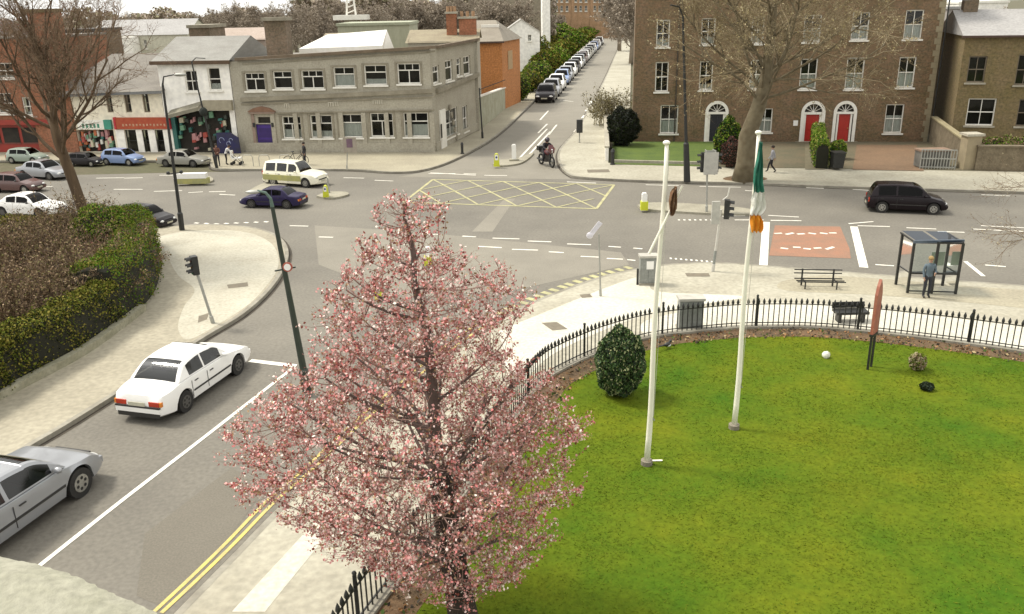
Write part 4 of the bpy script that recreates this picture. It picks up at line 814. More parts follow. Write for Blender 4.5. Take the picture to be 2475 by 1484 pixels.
# ================================================================ vehicles
TYRE = mat('tyre_rubber', (.015, .014, .013), .85, (.03, .028, .025), 6, .5)
RIM = mat('alloy_rim', (.5, .49, .45), .35, (.3, .29, .26), 10, .5, metal=.6)
CHASS = mat('car_underside', (.012, .011, .010), .9)
TAIL = mat('tail_lamp_red', (.55, .05, .02), .25); AMB = mat('amber_lamp', (.75, .25, .04), .25); HEAD = mat('head_lamp_clear', (.75, .75, .72), .15)
TRIM = mat('black_trim', (.03, .028, .026), .5); PLATEM = mat('number_plate', (.6, .58, .45), .5)
def interp(x, ks):
    if x <= ks[0][0]: return ks[0][1]
    for (a, b), (c, d) in zip(ks, ks[1:]):
        if x <= c:
            t = (x-a)/(c-a); t = t*t*(3-2*t)*.6+t*.4; return b+(d-b)*t
    return ks[-1][1]
STY = {  # belt profile (x in half lengths), glasshouse: rear base, rear top, front top, windscreen base, roof profile
    'saloon': dict(L=4.5, W=1.72, H=1.40, belt=[(-1, .60), (-.965, .86), (-.62, .94), (.40, .90), (.80, .76), (.96, .62), (1, .50)], g=(-.64, -.36, .12, .42), wb=(-.585, .60), side=[(-.42, -.12), (-.09, .27)]),
    'hatch': dict(L=3.9, W=1.68, H=1.45, belt=[(-1, .62), (-.97, .88), (-.6, .94), (.46, .93), (.84, .78), (.97, .62), (1, .48)], g=(-.95, -.72, .14, .48), wb=(-.64, .64), side=[(-.70, -.28), (-.24, .30)]),
    'van': dict(L=4.3, W=1.75, H=1.62, belt=[(-1, .70), (-.98, .98), (-.5, 1.0), (.42, .98), (.82, .90), (.97, .74), (1, .5)], g=(-.97, -.90, .16, .42), wb=(-.58, .62), side=[(-.84, -.48), (-.42, -.06), (0, .30)]),
    'mpv': dict(L=4.0, W=1.7, H=1.55, belt=[(-1, .62), (-.97, .90), (-.6, .96), (.5, .96), (.85, .80), (.97, .64), (1, .48)], g=(-.95, -.78, .12, .56), wb=(-.64, .66), side=[(-.76, -.32), (-.27, .34)]),
    'coupe': dict(L=4.2, W=1.78, H=1.34, belt=[(-1, .60), (-.965, .84), (-.6, .90), (.36, .86), (.80, .76), (.96, .60), (1, .46)], g=(-.80, -.42, .10, .50), wb=(-.60, .62), side=[(-.55, -.20), (-.16, .34)])}
def car(style, paint, label, group=None, name='parked_car', hi=True, two=None):
    S = STY[style]; hl, W, H = S['L']/2, S['W']/2, S['H']; r = .315; ar = .375; wx = [q*hl for q in S['wb']]
    t = thing(name, (0, 0, 0), label, 'car' if style != 'van' else 'car', group)
    n = 72 if hi else 34; xs = [-hl+2*hl*i/n for i in range(n+1)]
    def wid(x): u = abs(x)/hl; return W*(1-.16*max(0, (u-.72)/.28)**2.2)
    def zbot(x):
        z = .20+.06*max(0, abs(x)/hl-.8)/.2
        for q in wx:
            if abs(x-q) < ar: z = max(z, r+sqrt(ar*ar-(x-q)**2)*.98)
        return z
    prof = []; rings = []
    for x in xs:
        w_ = wid(x); zt = interp(x/hl, S['belt']); zb = zbot(x); zb = min(zb, zt-.08); zm = max(zb+.02, .45); zm = min(zm, zt-.06); z2 = max(zm+.01, zt-.13)
        rings.append([(x, 0, .2), (x, w_*.90, zb), (x, w_*.985, min(zb+.05, zm)), (x, w_, zm), (x, w_*.985, z2), (x, w_*.95, zt-.03), (x, w_*.86, zt), (x, w_*.4, zt+.025), (x, 0, zt+.03)])
    m_ = MB(); K = 16; vs = []
    for rg in rings:
        full = rg+[(p[0], -p[1], p[2]) for p in rg[1:-1][::-1]]; vs += full
    K = 16; fs = []; mk = []
    for i in range(len(rings)-1):
        for k in range(K):
            fs.append((i*K+k, i*K+(k+1) % K, (i+1)*K+(k+1) % K, (i+1)*K+k))
    fs += [tuple(range(K))[::-1], tuple((len(rings)-1)*K+k for k in range(K))]
    m_.add(vs, fs)
    for i in range(len(rings)-1):
        m_.m[i*K] = 1; m_.m[i*K+K-1] = 1
    m_.build('body', [paint, CHASS], t, True, 38)
    # glasshouse
    gb, gt, ft, fb = [q*hl for q in S['g']]; N = 40 if hi else 20
    gx = sorted(set([gb+(fb-gb)*i/N for i in range(N+1)]+[gt, ft]+[q*hl for s_ in S['side'] for q in s_]))
    def roof(x):
        zb = interp(x/hl, S['belt'])+.01
        if x < gt: u = (x-gb)/(gt-gb); return zb+(H-.05-zb)*max(0, sin(u*pi/2))**.95
        if x > ft: u = (fb-x)/(fb-ft); return zb+(H-.03-zb)*max(0, sin(u*pi/2))**.95
        u = (x-gt)/(ft-gt); return H-.04+.04*sin(pi*u)-.0*u
    G_ = []
    for x in gx:
        zb = interp(x/hl, S['belt'])-.005; zr = max(roof(x), zb+.012); hgt = zr-zb; wb_ = wid(x)*.93; wr = wb_-(.17*hgt/.5)
        def Wd(z): return wb_-(wb_-wr)*((z-zb)/hgt)
        z1 = zb+min(.03, hgt*.2); z2 = zr-min(.075, hgt*.25)
        G_.append([(x, wb_, zb), (x, Wd(z1), z1), (x, Wd(z2), z2), (x, wr-.02, zr-.02*min(1, hgt/.3)), (x, wr*.86, zr), (x, wr*.45, zr+.012), (x, 0, zr+.016)])
    parts = {'roof': MB(), 'windscreen': MB(), 'rear_window': MB()}
    for i in range(len(S['side'])):
        parts['L%d' % i] = MB(); parts['R%d' % i] = MB()
    inner = MB()
    for i in range(len(gx)-1):
        xm = (gx[i]+gx[i+1])/2
        for k in range(6):
            for sg in (1, -1):
                q = [G_[i][k], G_[i][k+1], G_[i+1][k+1], G_[i+1][k]]; q = [(p[0], p[1]*sg, p[2]) for p in q]
                if sg < 0: q = q[::-1]
                key = 'roof'
                if k == 1:
                    for j, s_ in enumerate(S['side']):
                        if s_[0]*hl < xm < s_[1]*hl and G_[i][2][2]-G_[i][1][2] > .02: key = ('L%d' if sg > 0 else 'R%d') % j
                if k >= 4:
                    if xm > ft+.02 and xm < fb-.03: key = 'windscreen'
                    if xm < gt-.02 and xm > gb+.02: key = 'rear_window'
                parts[key].add(q, [(0, 1, 2, 3)])
    parts['roof'].build('roof', paint, t, True, 40)
    for k_, m2 in parts.items():
        if k_ != 'roof' and m2.v: m2.build(k_ if k_ in ('windscreen', 'rear_window') else 'side_window', CGLASSD if (not hi or paint in (P_BLK, P_NAVY, P_DGRY)) else CGLASS, t, True)
    zi = interp(0, S['belt'])
    if hi:
        m_ = MB()
        for x in (-.28*hl, .14*hl):
            for sg in (1, -1): m_.box(x-.12, x+.1, sg*W*.42-.22, sg*W*.42+.22, zi-.1, zi+.25)
        m_.box(fb-.35, fb-.1, -W*.8, W*.8, zi-.1, zi+.03); m_.build('seats', mat('seat_fabric', (.05, .045, .04), .9), t)
        m_ = MB()
        for s_ in S['side'][:]:
            x = s_[0]*hl-.02
            for sg in (1, -1): m_.box(x-.006, x+.006, sg*(wid(x)+.001)-.006, sg*(wid(x)+.001)+.004, .32, zi-.1)
        for sg in (1, -1):
            for s_ in S['side']: x = s_[0]*hl+.12; m_.box(x, x+.16, sg*wid(x)-.012, sg*wid(x)+.012, zi-.17, zi-.145)
        m_.build('door_handle', TRIM, t)
        for sg in (1, -1): MB().box(wx[0]+ar+.02, wx[1]-ar-.02, sg*W-.012, sg*W+.012, .47, .52).build('rubbing_strip', TRIM, t)
    for sg in (1, -1):
        MB().ball((fb-.28, sg*(wid(fb)*.93+.10), zi+.05), (.07, .10, .065), 8, 6).build('wing_mirror', paint if hi else TRIM, t, True)
        for q in wx:
            wo_ = MB().cyl((q, sg*(W-.10), r), r, .19, 24 if hi else 14, 'Y').build('wheel', TYRE, t)
            m_ = MB(); yy = sg*(W+.0); m_.cyl((q, yy-sg*.002, r), r*.60, .02, 20 if hi else 10, 'Y')
            m_.build('rim', RIM if hi and style != 'saloon' else (mat('hub_dark', (.10, .095, .085), .5) if style == 'saloon' else RIM), wo_)
            if hi:
                m_ = MB()
                for k in range(6): a = k*pi/3+.3; m_.cyl((q+cos(a)*r*.36, yy+sg*.006, r+sin(a)*r*.36), r*.12, .012, 8, 'Y')
                m_.build('rim_hole', TYRE, wo_)
    # lamps, bumpers, plates
    rx = -hl; zl = interp(-.98, S['belt'])-.13
    for sg in (1, -1):
        if style in ('saloon', 'coupe'): o = MB().box(rx-.012, rx+.14, min(sg*W*.42, sg*W*.80), max(sg*W*.42, sg*W*.80), zl-.07, zl+.06).build('tail_light', TAIL, t); MB().box(rx+.0, rx+.22, min(sg*W*.80, sg*W*.875), max(sg*W*.80, sg*W*.875), zl-.07, zl+.06).build('indicator', AMB, o)
        else: MB().box(rx-.0, rx+.12, min(sg*W*.68, sg*W*.855), max(sg*W*.68, sg*W*.855), zl-.12, zl+.12).build('tail_light', TAIL, t)
        zf = interp(.97, S['belt'])-.06; MB().ball((hl-.13, sg*W*.66, zf), (.15, .19, .085), 10, 6).build('headlight', HEAD, t, True)
    MB().box(rx-.05, rx+.10, -W*.82, W*.82, .36, .50).build('bumper', paint, t); MB().box(hl-.10, hl+.05, -W*.82, W*.82, .34, .48).build('bumper', paint, t)
    MB().box(rx-.055, rx+.08, -W*.83, W*.83, .502, .545).build('bumper_trim', TRIM, t); MB().box(hl-.05, hl+.053, -W*.5, W*.5, .485, .55).build('grille', TRIM, t); MB().box(rx-.03, rx+.1, -W*.78, W*.78, .22, .355).build('valance', TRIM, t)
    MB().box(rx-.062, rx-.04, -.26, .26, .56 if style in ('saloon',) else .38, .67 if style in ('saloon',) else .49).build('number_plate', PLATEM, t); MB().box(hl+.045, hl+.062, -.26, .26, .36, .47).build('number_plate', PLATEM, t)
    t['wbx'] = S['wb'][0]*hl; t['wbf'] = S['wb'][1]*hl; t['W'] = W
    return t
def place_car(t, rear, front, side, label=None, fixed=None, z=0.0):
    """rear, front: pixels where the two visible tyres meet the road; side=+1 if the car's left flank is the visible one"""
    a = G(*rear, z); b = G(*front, z); d = (b-a); wl = t['wbf']-t['wbx']; s_ = d.length/wl if fixed is None else fixed; d.normalize()
    lf = Vector((-d.y, d.x, 0)); W = t['W']*.9*s_
    o = (a if fixed is None or fixed > 0 else b)-lf*side*W-d*t['wbx']*s_
    t.location = (o.x, o.y, z); t.rotation_euler = (0, 0, math.atan2(d.y, d.x)); t.scale = (s_,)*3
    print('CAR', t.name, label or t['label'][:30], 'scale %.2f' % s_)
    if label: t['label'] = label
def paintm(n, c, coat=.5, rough=.35, met=0.): return mat(n, c, rough, tuple(v*.92 for v in c), 2, .4, coat=coat, metal=met)
P_WHITE = paintm('white_car_paint', (.84, .83, .80)); P_SILV = paintm('silver_car_paint', (.36, .37, .39), met=.5); P_BLK = paintm('black_car_paint', (.008, .004, .006), .0, .25); P_NAVY = paintm('navy_car_paint', (.022, .016, .06), .1); P_BLUE = paintm('pale_blue_car_paint', (.20, .28, .48)); P_GREY = paintm('grey_car_paint', (.30, .29, .25)); P_CREAM = paintm('cream_car_paint', (.80, .77, .62)); P_DRED = paintm('maroon_car_paint', (.10, .045, .04)); P_DGRY = paintm('dark_grey_car_paint', (.025, .022, .024), .05); P_GRN = paintm('green_grey_car_paint', (.30, .36, .30))
for q in (P_BLK, P_NAVY, P_DGRY): q.node_tree.nodes['Principled BSDF'].inputs['Specular IOR Level'].default_value = .25
for q in (P_WHITE,): q.node_tree.nodes['Principled BSDF'].inputs['Roughness'].default_value = .3
c = car('saloon', P_WHITE, 'white saloon car driving away up the near road past the kerb', name='white_saloon'); place_car(c, (449, 994), (574, 904), -1)
c = car('coupe', P_SILV, 'silver coupe cut off by the bottom left edge of the picture', name='silver_coupe')
a = G(195, 1198); dr_ = (G(574, 904)-G(449, 994)).normalized(); s_ = 1.06; lf = Vector((-dr_.y, dr_.x, 0)); o = a+lf*c['W']*.9*s_-dr_*c['wbf']*s_; c.location = (o.x, o.y, 0); c.rotation_euler = (0, 0, math.atan2(dr_.y, dr_.x)); c.scale = (s_,)*3
c = car('mpv', P_BLK, 'black hatchback driving right in front of the brick terrace', name='black_hatchback'); place_car(c, (2129, 514), (2253, 519), -1)
c = car('saloon', P_NAVY, 'dark navy saloon crossing the junction behind the tall lamp post', name='navy_saloon'); place_car(c, (694, 505), (609, 503), 1)
c = car('van', P_CREAM, 'cream and white estate vehicle waiting by the island near the bank', name='cream_estate'); place_car(c, (662, 449), (740, 454), -1)
MB().box(-2.0, 1.0, -.90, .90, .42, .78).build('side_stripe', mat('dull_yellow', (.45, .42, .13), .6), c)
c = car('hatch', P_BLUE, 'pale blue hatchback parked outside the red fronted shop', 'cars parked along the shops', hi=False); place_car(c, (259, 399), (313, 401), -1)
c = car('saloon', P_GREY, 'grey saloon with a pale bonnet parked before the white shop house', 'cars parked along the shops', hi=False); place_car(c, (402, 403), (468, 404), -1)
c = car('hatch', P_DGRY, 'dark car parked behind the bare tree trunk', 'cars parked along the shops', hi=False); place_car(c, (175, 402), (222, 403), -1)
c = car('hatch', P_GRN, 'green grey car parked at the far left before the red shop', 'cars parked along the shops', hi=False); place_car(c, (30, 395), (82, 396), -1)
c = car('saloon', P_SILV, 'silver saloon waiting in the road left of the bare tree', hi=False, name='silver_saloon'); place_car(c, (60, 432), (122, 436), -1)
c = car('hatch', P_DRED, 'maroon hatchback at the left edge in the traffic queue', hi=False, name='maroon_hatchback'); place_car(c, (-5, 466), (62, 468), -1)
c = car('saloon', P_WHITE, 'white car at the left edge just beyond the hedge', hi=False, name='white_car'); place_car(c, (10, 524), (98, 527), -1)
c = car('hatch', P_DGRY, 'dark hatchback partly hidden by the round green shrub', hi=True, name='dark_hatchback'); place_car(c, (300, 550), (372, 556), -1)
# the row down the side street
a0 = G(1302, 247); dirs = curve(GP([(1290, 247), (1345, 193), (1400, 141), (1450, 94), (1478, 66)]), 30)
protos = [car('hatch', P_BLK, 'black car nearest in the row along the side street', 'cars parked along the side street', hi=False)]
for p_, n_ in ((P_SILV, 'silver'), (P_WHITE, 'white'), (P_GREY, 'grey'), (P_BLUE, 'blue'), (P_DRED, 'maroon')): protos.append(car('saloon' if p_ is P_GREY else 'hatch', p_, 'x', 'cars parked along the side street', hi=False))
ordl = ['second', 'third', 'fourth', 'fifth', 'sixth', 'seventh', 'eighth', 'ninth', 'tenth', 'eleventh', 'twelfth', 'thirteenth', 'fourteenth', 'fifteenth', 'sixteenth', 'seventeenth', 'eighteenth', 'nineteenth', 'twentieth']
dist = 0; nxt = 1.5; k = 0; used = set()
for i in range(len(dirs)-1):
    seg = (dirs[i+1]-dirs[i]); dist += seg.length
    if dist >= nxt and k < 20:
        d = seg.normalized(); c2 = dirs[i]+Vector((d.y, -d.x))*1.25; pi_ = 0 if k == 0 else (3, 1, 2, 4, 1, 2, 0, 2, 1, 5, 2, 3)[k % 12]
        cn = ['black', 'silver', 'white', 'grey', 'blue', 'maroon'][pi_]
        lab = 'black car nearest in the row along the side street' if k == 0 else '%s car, %s from the front of the side street row' % (cn, ordl[k-1])
        pr = protos[pi_]
        if pi_ not in used: used.add(pi_); pr.location = (c2.x, c2.y, .004); pr.rotation_euler = (0, 0, math.atan2(d.y, d.x)+pi); pr['label'] = lab; pr.scale = (1.25,)*3
        else: dup(pr, (c2.x, c2.y, .004), math.atan2(d.y, d.x)+pi, lab, 1.25)
        k += 1; nxt += 7.0 if k > 1 else 6.5
# ================================================================ people
SKIN = mat('skin', (.42, .25, .17), .6); HAIRD = mat('dark_hair', (.03, .02, .015), .8); HAIRB = mat('fair_hair', (.35, .24, .1), .8)
def person(loc, height, top, legs, hair, label, face=0.0, pose='stand', skirt=False, group=None, shoes=None):
    s_ = height/1.72; t = thing('person', loc, label, 'person', group, face)
    J = {'pel': (0, 0, .92), 'ch': (0, .01, 1.25), 'nk': (0, .0, 1.46), 'hd': (0, .02, 1.60), 'ht': (0, .02, 1.69)}
    ar = {'sL': (.17, 0, 1.40), 'eL': (.22, -.03, 1.13), 'wL': (.22, .06, .90), 'fL': (.21, .10, .81)}
    J.update(ar); J.update({k.replace('L', 'R'): (-v[0], v[1], v[2]) for k, v in ar.items()})
    J.update({'hL': (.09, 0, .88), 'kL': (.10, .03, .49), 'aL': (.10, -.03, .09), 'tL': (.11, .12, .035), 'hR': (-.09, 0, .88), 'kR': (-.10, .03, .49), 'aR': (-.10, -.03, .09), 'tR': (-.11, .12, .035)})
    if pose == 'walk': J.update({'kL': (.1, .18, .50), 'aL': (.1, .24, .10), 'tL': (.1, .38, .05), 'kR': (-.1, .02, .49), 'aR': (-.1, -.28, .14), 'tR': (-.1, -.15, .04), 'eL': (.22, -.12, 1.14), 'wL': (.21, -.16, .9), 'fL': (.2, -.15, .8), 'eR': (-.22, .05, 1.13), 'wR': (-.2, .2, .93), 'fR': (-.2, .26, .85)})
    if pose == 'bag': J.update({'eR': (-.24, .02, 1.13), 'wR': (-.16, .2, 1.08), 'fR': (-.10, .24, 1.07)})
    if pose == 'ride':
        J.update({'pel': (0, -.25, .86), 'ch': (0, -.05, 1.14), 'nk': (0, .06, 1.32), 'hd': (0, .12, 1.45), 'ht': (0, .13, 1.55), 'sL': (.18, .03, 1.27), 'eL': (.28, .22, 1.08), 'wL': (.26, .45, 1.04), 'fL': (.25, .53, 1.02), 'sR': (-.18, .03, 1.27), 'eR': (-.28, .22, 1.08), 'wR': (-.26, .45, 1.04), 'fR': (-.25, .53, 1.02),
                  'hL': (.10, -.2, .82), 'kL': (.22, .15, .68), 'aL': (.24, .02, .30), 'tL': (.24, .16, .24), 'hR': (-.10, -.2, .82), 'kR': (-.22, .15, .68), 'aR': (-.24, .02, .30), 'tR': (-.24, .16, .24)})
    if pose == 'lean': J.update({'ch': (0, .16, 1.2), 'nk': (0, .28, 1.38), 'hd': (0, .36, 1.48), 'ht': (0, .38, 1.57), 'sL': (.17, .22, 1.34), 'eL': (.22, .36, 1.12), 'wL': (.2, .52, 1.02), 'fL': (.2, .6, 1.0), 'sR': (-.17, .22, 1.34), 'eR': (-.22, .36, 1.12), 'wR': (-.2, .52, 1.02), 'fR': (-.2, .6, 1.0)})
    rad = {'pel': (.15, .11), 'ch': (.165, .12), 'nk': (.062, .06), 'hd': (.088, .10), 'ht': (.06, .07), 's': (.075, .075), 'e': (.052, .052), 'w': (.036, .036), 'f': (.03, .045), 'h': (.095, .1), 'k': (.068, .07), 'a': (.048, .05), 't': (.045, .035)}
    E = [('pel', 'ch'), ('ch', 'nk'), ('nk', 'hd'), ('hd', 'ht'), ('pel', 'hL'), ('pel', 'hR')]
    for q in 'LR': E += [('ch', 's'+q), ('s'+q, 'e'+q), ('e'+q, 'w'+q), ('w'+q, 'f'+q), ('h'+q, 'k'+q), ('k'+q, 'a'+q), ('a'+q, 't'+q)]
    ks = list(J); me = bpy.data.meshes.new('b'); me.from_pydata([J[k] for k in ks], [(ks.index(a), ks.index(b)) for a, b in E], []); ob = bpy.data.objects.new('b', me); COL.objects.link(ob)
    md = ob.modifiers.new('s', 'SKIN'); md.use_smooth_shade = True; ob.modifiers.new('u', 'SUBSURF').levels = 1
    for i, k in enumerate(ks): me.skin_vertices[0].data[i].radius = rad[k] if k in rad else rad[k[0]]; me.skin_vertices[0].data[i].use_root = (k == 'pel')
    dg = bpy.context.evaluated_depsgraph_get(); m2 = bpy.data.meshes.new_from_object(ob.evaluated_get(dg)); bpy.data.objects.remove(ob)
    for q in (top, legs, SKIN, shoes or mat('dark_shoes', (.02, .018, .016), .6)): m2.materials.append(q)
    hands = [Vector(J['fL']), Vector(J['fR'])]; hip = J['pel'][2]; nk = Vector(J['nk']); hd = Vector(J['hd'])
    for p in m2.polygons:
        c = p.center
        if (c-hd).length < .17 and c.z > nk.z-.0: k = 2
        elif min((c-h_).length for h_ in hands) < .075: k = 2
        elif c.z < (.10 if pose != 'ride' else .3) : k = 3
        elif c.z < hip-.02 and abs(c.x) < .19+(.1 if pose == 'ride' else 0): k = 1
        else: k = 0
        p.material_index = k
    m2.shade_smooth(); body = bpy.data.objects.new('body', m2); COL.objects.link(body); body.parent = t
    m_ = MB(); m_.ball((hd.x, hd.y-.02, hd.z+.05), (.105, .115, .10), 10, 6); m_.build('hair', hair, t, True)
    m_ = MB(); m_.ball((hd.x, hd.y+.105, hd.z-.01), (.014, .02, .022), 6, 4); m_.build('nose', SKIN, t, True)
    m_ = MB(); 
    for sx in (-.035, .035): m_.ball((hd.x+sx, hd.y+.092, hd.z+.02), .011, 6, 4)
    m_.box(hd.x-.025, hd.x+.025, hd.y+.088, hd.y+.097, hd.z-.055, hd.z-.047); m_.build('eyes_and_mouth', HAIRD, t)
    for hL, sg in zip(hands, (1, -1)):
        m_ = MB()
        for k in range(4): y = hL.y-.02+k*.016; m_.tube([(hL.x, y, hL.z), (hL.x, y+.012, hL.z-.045-.008*(k in (1, 2))), (hL.x-sg*.01, y+.02, hL.z-.075-.01*(k in (1, 2)))], [.010, .009, .007], 5)
        m_.tube([(hL.x, hL.y+.02, hL.z+.03), (hL.x-sg*.02, hL.y+.05, hL.z+.0), (hL.x-sg*.02, hL.y+.055, hL.z-.03)], [.011, .010, .007], 5)
        m_.build('fingers', SKIN, t, True)
    if skirt: 
        m_ = MB(); vs = []; n = 14
        for z, r1, r2 in ((1.38, .20, .14), (1.1, .18, .15), (.9, .21, .17), (.55, .26, .22)):
            vs += [(r1*cos(2*pi*k/n), r2*sin(2*pi*k/n), z) for k in range(n)]
        m_.add(vs, [(i*n+k, i*n+(k+1) % n, (i+1)*n+(k+1) % n, (i+1)*n+k) for i in range(3) for k in range(n)]); m_.build('coat', top, t, True)
    t.scale = (s_,)*3; return t
C_ = lambda n, c: mat(n, c, .9)
g = G(1863, 417, .12); person(g, Q(1863, 352, g.y).z-.12, C_('grey_top', (.35, .35, .38)), C_('black_trousers', (.015, .014, .018)), HAIRD, 'person in a grey top and black trousers walking past the plane tree', radians(70), 'walk')
g = G(2236, 719, .12); person(g, (Q(2248, 620, g.y).z-.12), C_('blue_grey_coat', (.12, .16, .19)), C_('dark_trousers', (.03, .032, .04)), HAIRB, 'person in a blue grey coat waiting inside the bus shelter', pi, 'bag')
g = G(738, 398, .12); person(g, 1.5, C_('dark_coat', (.03, .028, .03)), C_('dark_trousers', (.03, .032, .04)), HAIRD, 'person in a dark coat on the pavement before the bank', 2.2, 'stand')
g = G(528, 402, .12); person(g, 1.5, C_('brown_jacket', (.16, .07, .05)), C_('dark_trousers', (.03, .032, .04)), HAIRD, 'person in a brown jacket standing by the lamp post outside the shops', pi, 'bag')
g = G(548, 398, .12); person(g, 1.4, C_('white_top', (.7, .68, .66)), C_('black_trousers', (.015, .014, .018)), HAIRD, 'person in a white top bending over a pushchair by the navy board', -1.3, 'lean')
t = thing('pushchair', (g+Vector((.75, -.1, 0))), 'pale pushchair held by the bending person in white', 'pushchair')
m_ = MB(); m_.box(-.3, .3, -.22, .22, .4, .5); m_.box(-.34, -.26, -.22, .22, .5, .95); m_.build('seat', WPL, t)
m_ = MB(); m_.tube([(-.6, -.2, 1), (.25, -.2, .12)], .02, 5); m_.tube([(-.6, .2, 1), (.25, .2, .12)], .02, 5); m_.tube([(.2, -.2, .6), (-.3, -.2, .12)], .02, 5); m_.tube([(.2, .2, .6), (-.3, .2, .12)], .02, 5); m_.build('frame', BLACK, t)
for x in (-.3, .27):
    for y in (-.24, .24): MB().cyl((x, y, .11), .11, .04, 12, 'Y').build('wheel', TYRE, t)
# motorbike and rider coming out of the side street
b = G(1320, 401); sc = 1.15; t = thing('motorbike', b, 'dark motorbike leaving the side street with a rider', 'motorbike', None, radians(-64)); t.scale = (sc,)*3
for x in (-.62, .66):
    wo_ = MB().build('wheel', TYRE, t) if False else None
    m_ = MB(); m_.tube([(x+.27*cos(a), 0, .31+.27*sin(a)) for a in np.linspace(0, 2*pi, 17)], .055, 8, False); wo_ = m_.build('wheel', TYRE, t, True); MB().cyl((x, 0, .31), .10, .1, 10, 'Y').build('hub', RIM, wo_)
m_ = MB(); m_.ball((.12, 0, .78), (.34, .17, .17)); m_.build('fuel_tank', paintm('bike_maroon', (.10, .02, .025)), t, True)
m_ = MB(); m_.box(-.62, -.12, -.13, .13, .70, .80); m_.build('saddle', BLACK, t); m_ = MB(); m_.box(-.22, .22, -.14, .14, .26, .62); m_.cyl((.05, .2, .42), .12, .1, 10, 'Y'); m_.build('engine', mat('engine_metal', (.12, .11, .1), .5, metal=.5), t)
m_ = MB(); m_.tube([(.66, .09, .31), (.48, .09, 1.0)], .028, 6); m_.tube([(.66, -.09, .31), (.48, -.09, 1.0)], .028, 6); m_.tube([(.42, -.34, 1.03), (.5, -.1, 1.02), (.5, .1, 1.02), (.42, .34, 1.03)], .02, 6); m_.tube([(-.62, -.15, .31), (0, -.15, .4), (.4, -.05, .85)], .03, 6); m_.tube([(-.75, -.17, .36), (0, -.18, .28)], .05, 8); m_.build('frame', BLACK, t)
m_ = MB(); m_.ball((.62, 0, .92), (.1, .13, .13)); m_.build('headlamp', HEAD, t, True); m_ = MB(); m_.box(-.86, -.56, -.17, .17, .8, 1.05); m_.build('top_box', BLACK, t); m_ = MB(); m_.plate([(.5, .95), (.68, .8), (.72, .95), (.5, 1.25)], -.14, .14); m_.build('fairing', MATS['bike_maroon'], t)
r_ = person(b, 1.72*sc, C_('rider_jacket', (.02, .018, .022)), C_('black_trousers', (.015, .014, .018)), HAIRD, 'motorbike rider in dark clothes and helmet', radians(-64-90), 'ride')
MB().ball((0, .12, 1.49), (.14, .16, .15), 12, 8).build('helmet', paintm('helmet_dark', (.03, .02, .03)), r_, True)
# ================================================================ poles, lamps, signals
def pole_thing(name, base, top, label, cat, r0, r1, m_, group=None, z=.12, part='pole', n=10, basecol=None):
    b, tp = upright(*base, *top, z); t = thing(name, b, label, cat, group); v = tp-b
    MB().tube([(0, 0, 0), v*.12, v*.13, v], [r0*1.5, r0*1.5, r0, r1], n).build(part, m_, t); return t, v
t, v = pole_thing('lamp_post', (440, 556), (393, 205), 'black lamp post on the tip of the left pavement', 'lamp post', .085, .05, BLACK)
m_ = MB(); p = v*.40; m_.bar(p+Vector((-.28, 0, 0)), p+Vector((.3, 0, .05)), .05); m_.ball(p+Vector((-.3, 0, .04)), .09, 8, 5); m_.ball(p+Vector((.32, 0, .08)), .09, 8, 5); m_.build('bracket', BLACK, t)
m_ = MB(); m_.tube([v, v+Vector((.1, 0, .35)), v+Vector((.7, 0, .45))], [.045, .035, .03], 8); m_.build('lamp_arm', BLACK, t); MB().ball(v+Vector((.85, 0, .42)), (.3, .12, .08)).build('lantern', METAL, t, True)
t, v = pole_thing('lamp_post', (743, 945), (658, 500), 'tall dark green lamp post with a curved top rising through the blossom tree', 'lamp post', .095, .05, DGREEN)
bb = G(743, 945, .12); q1 = Q(654, 480, bb.y)-bb; q2 = Q(642, 466, bb.y)-bb; q3 = Q(622, 461, bb.y)-bb
MB().tube([v, q1, q2, q3], [.05, .04, .035, .03], 8).build('curved_arm', mat('verdigris_paint', (.10, .16, .13), .5), t)
MB().ball(q3+Vector((-.12, 0, -.03)), (.2, .08, .05)).build('lantern', METAL, t, True)
p = v*.68; m_ = MB(); m_.bar(p+Vector((-.25, 0, -.05)), p+Vector((.3, 0, .04)), .035); m_.build('bracket', DGREEN, t)
m_ = MB(); m_.cyl(p+Vector((.12, -.1, .08)), .13, .03, 14, 'Y'); o = m_.build('round_sign', mat('faded_red', (.45, .12, .08), .6), t); MB().cyl(p+Vector((.12, -.125, .08)), .09, .015, 14, 'Y').build('sign_face', WPL, o)
t, v = pole_thing('lamp_post', (524, 406), (463, 150), 'thin black lamp post outside the white shop house', 'lamp post', .07, .04, BLACK)
p = v*.54; m_ = MB(); m_.ball(p, (.28, .2, .3)); m_.build('flower_basket', mat('basket_dark', (.02, .025, .02), .9), t, True)
m_ = MB(); m_.tube([v, v+Vector((.3, 0, .25)), v+Vector((.9, 0, .2))], .03, 6); m_.build('lamp_arm', BLACK, t)
t, v = pole_thing('lamp_post', (1660, 439), (1650, 40), 'tall dark lamp post on the far pavement before the brick terrace', 'lamp post', .10, .06, BLACK)
MB().tube([(0, 0, 0), v*.24, v*.25], [.2, .16, .1], 10).build('base_section', BLACK, t); m_ = MB(); m_.tube([v, v+Vector((-.3, -.4, .5)), v+Vector((-.9, -1.2, .6))], .04, 6); m_.build('lamp_arm', BLACK, t)
t, v = pole_thing('sign_post', (1166, 334), (1158, 213), 'dark post with a small arm beside the yard wall', 'sign post', .06, .05, BLACK)
m_ = MB(); m_.tube([v*.97, v*.97+Vector((2.0, 1.0, .6))], .03, 6); m_.build('cable_arm', BLACK, t)
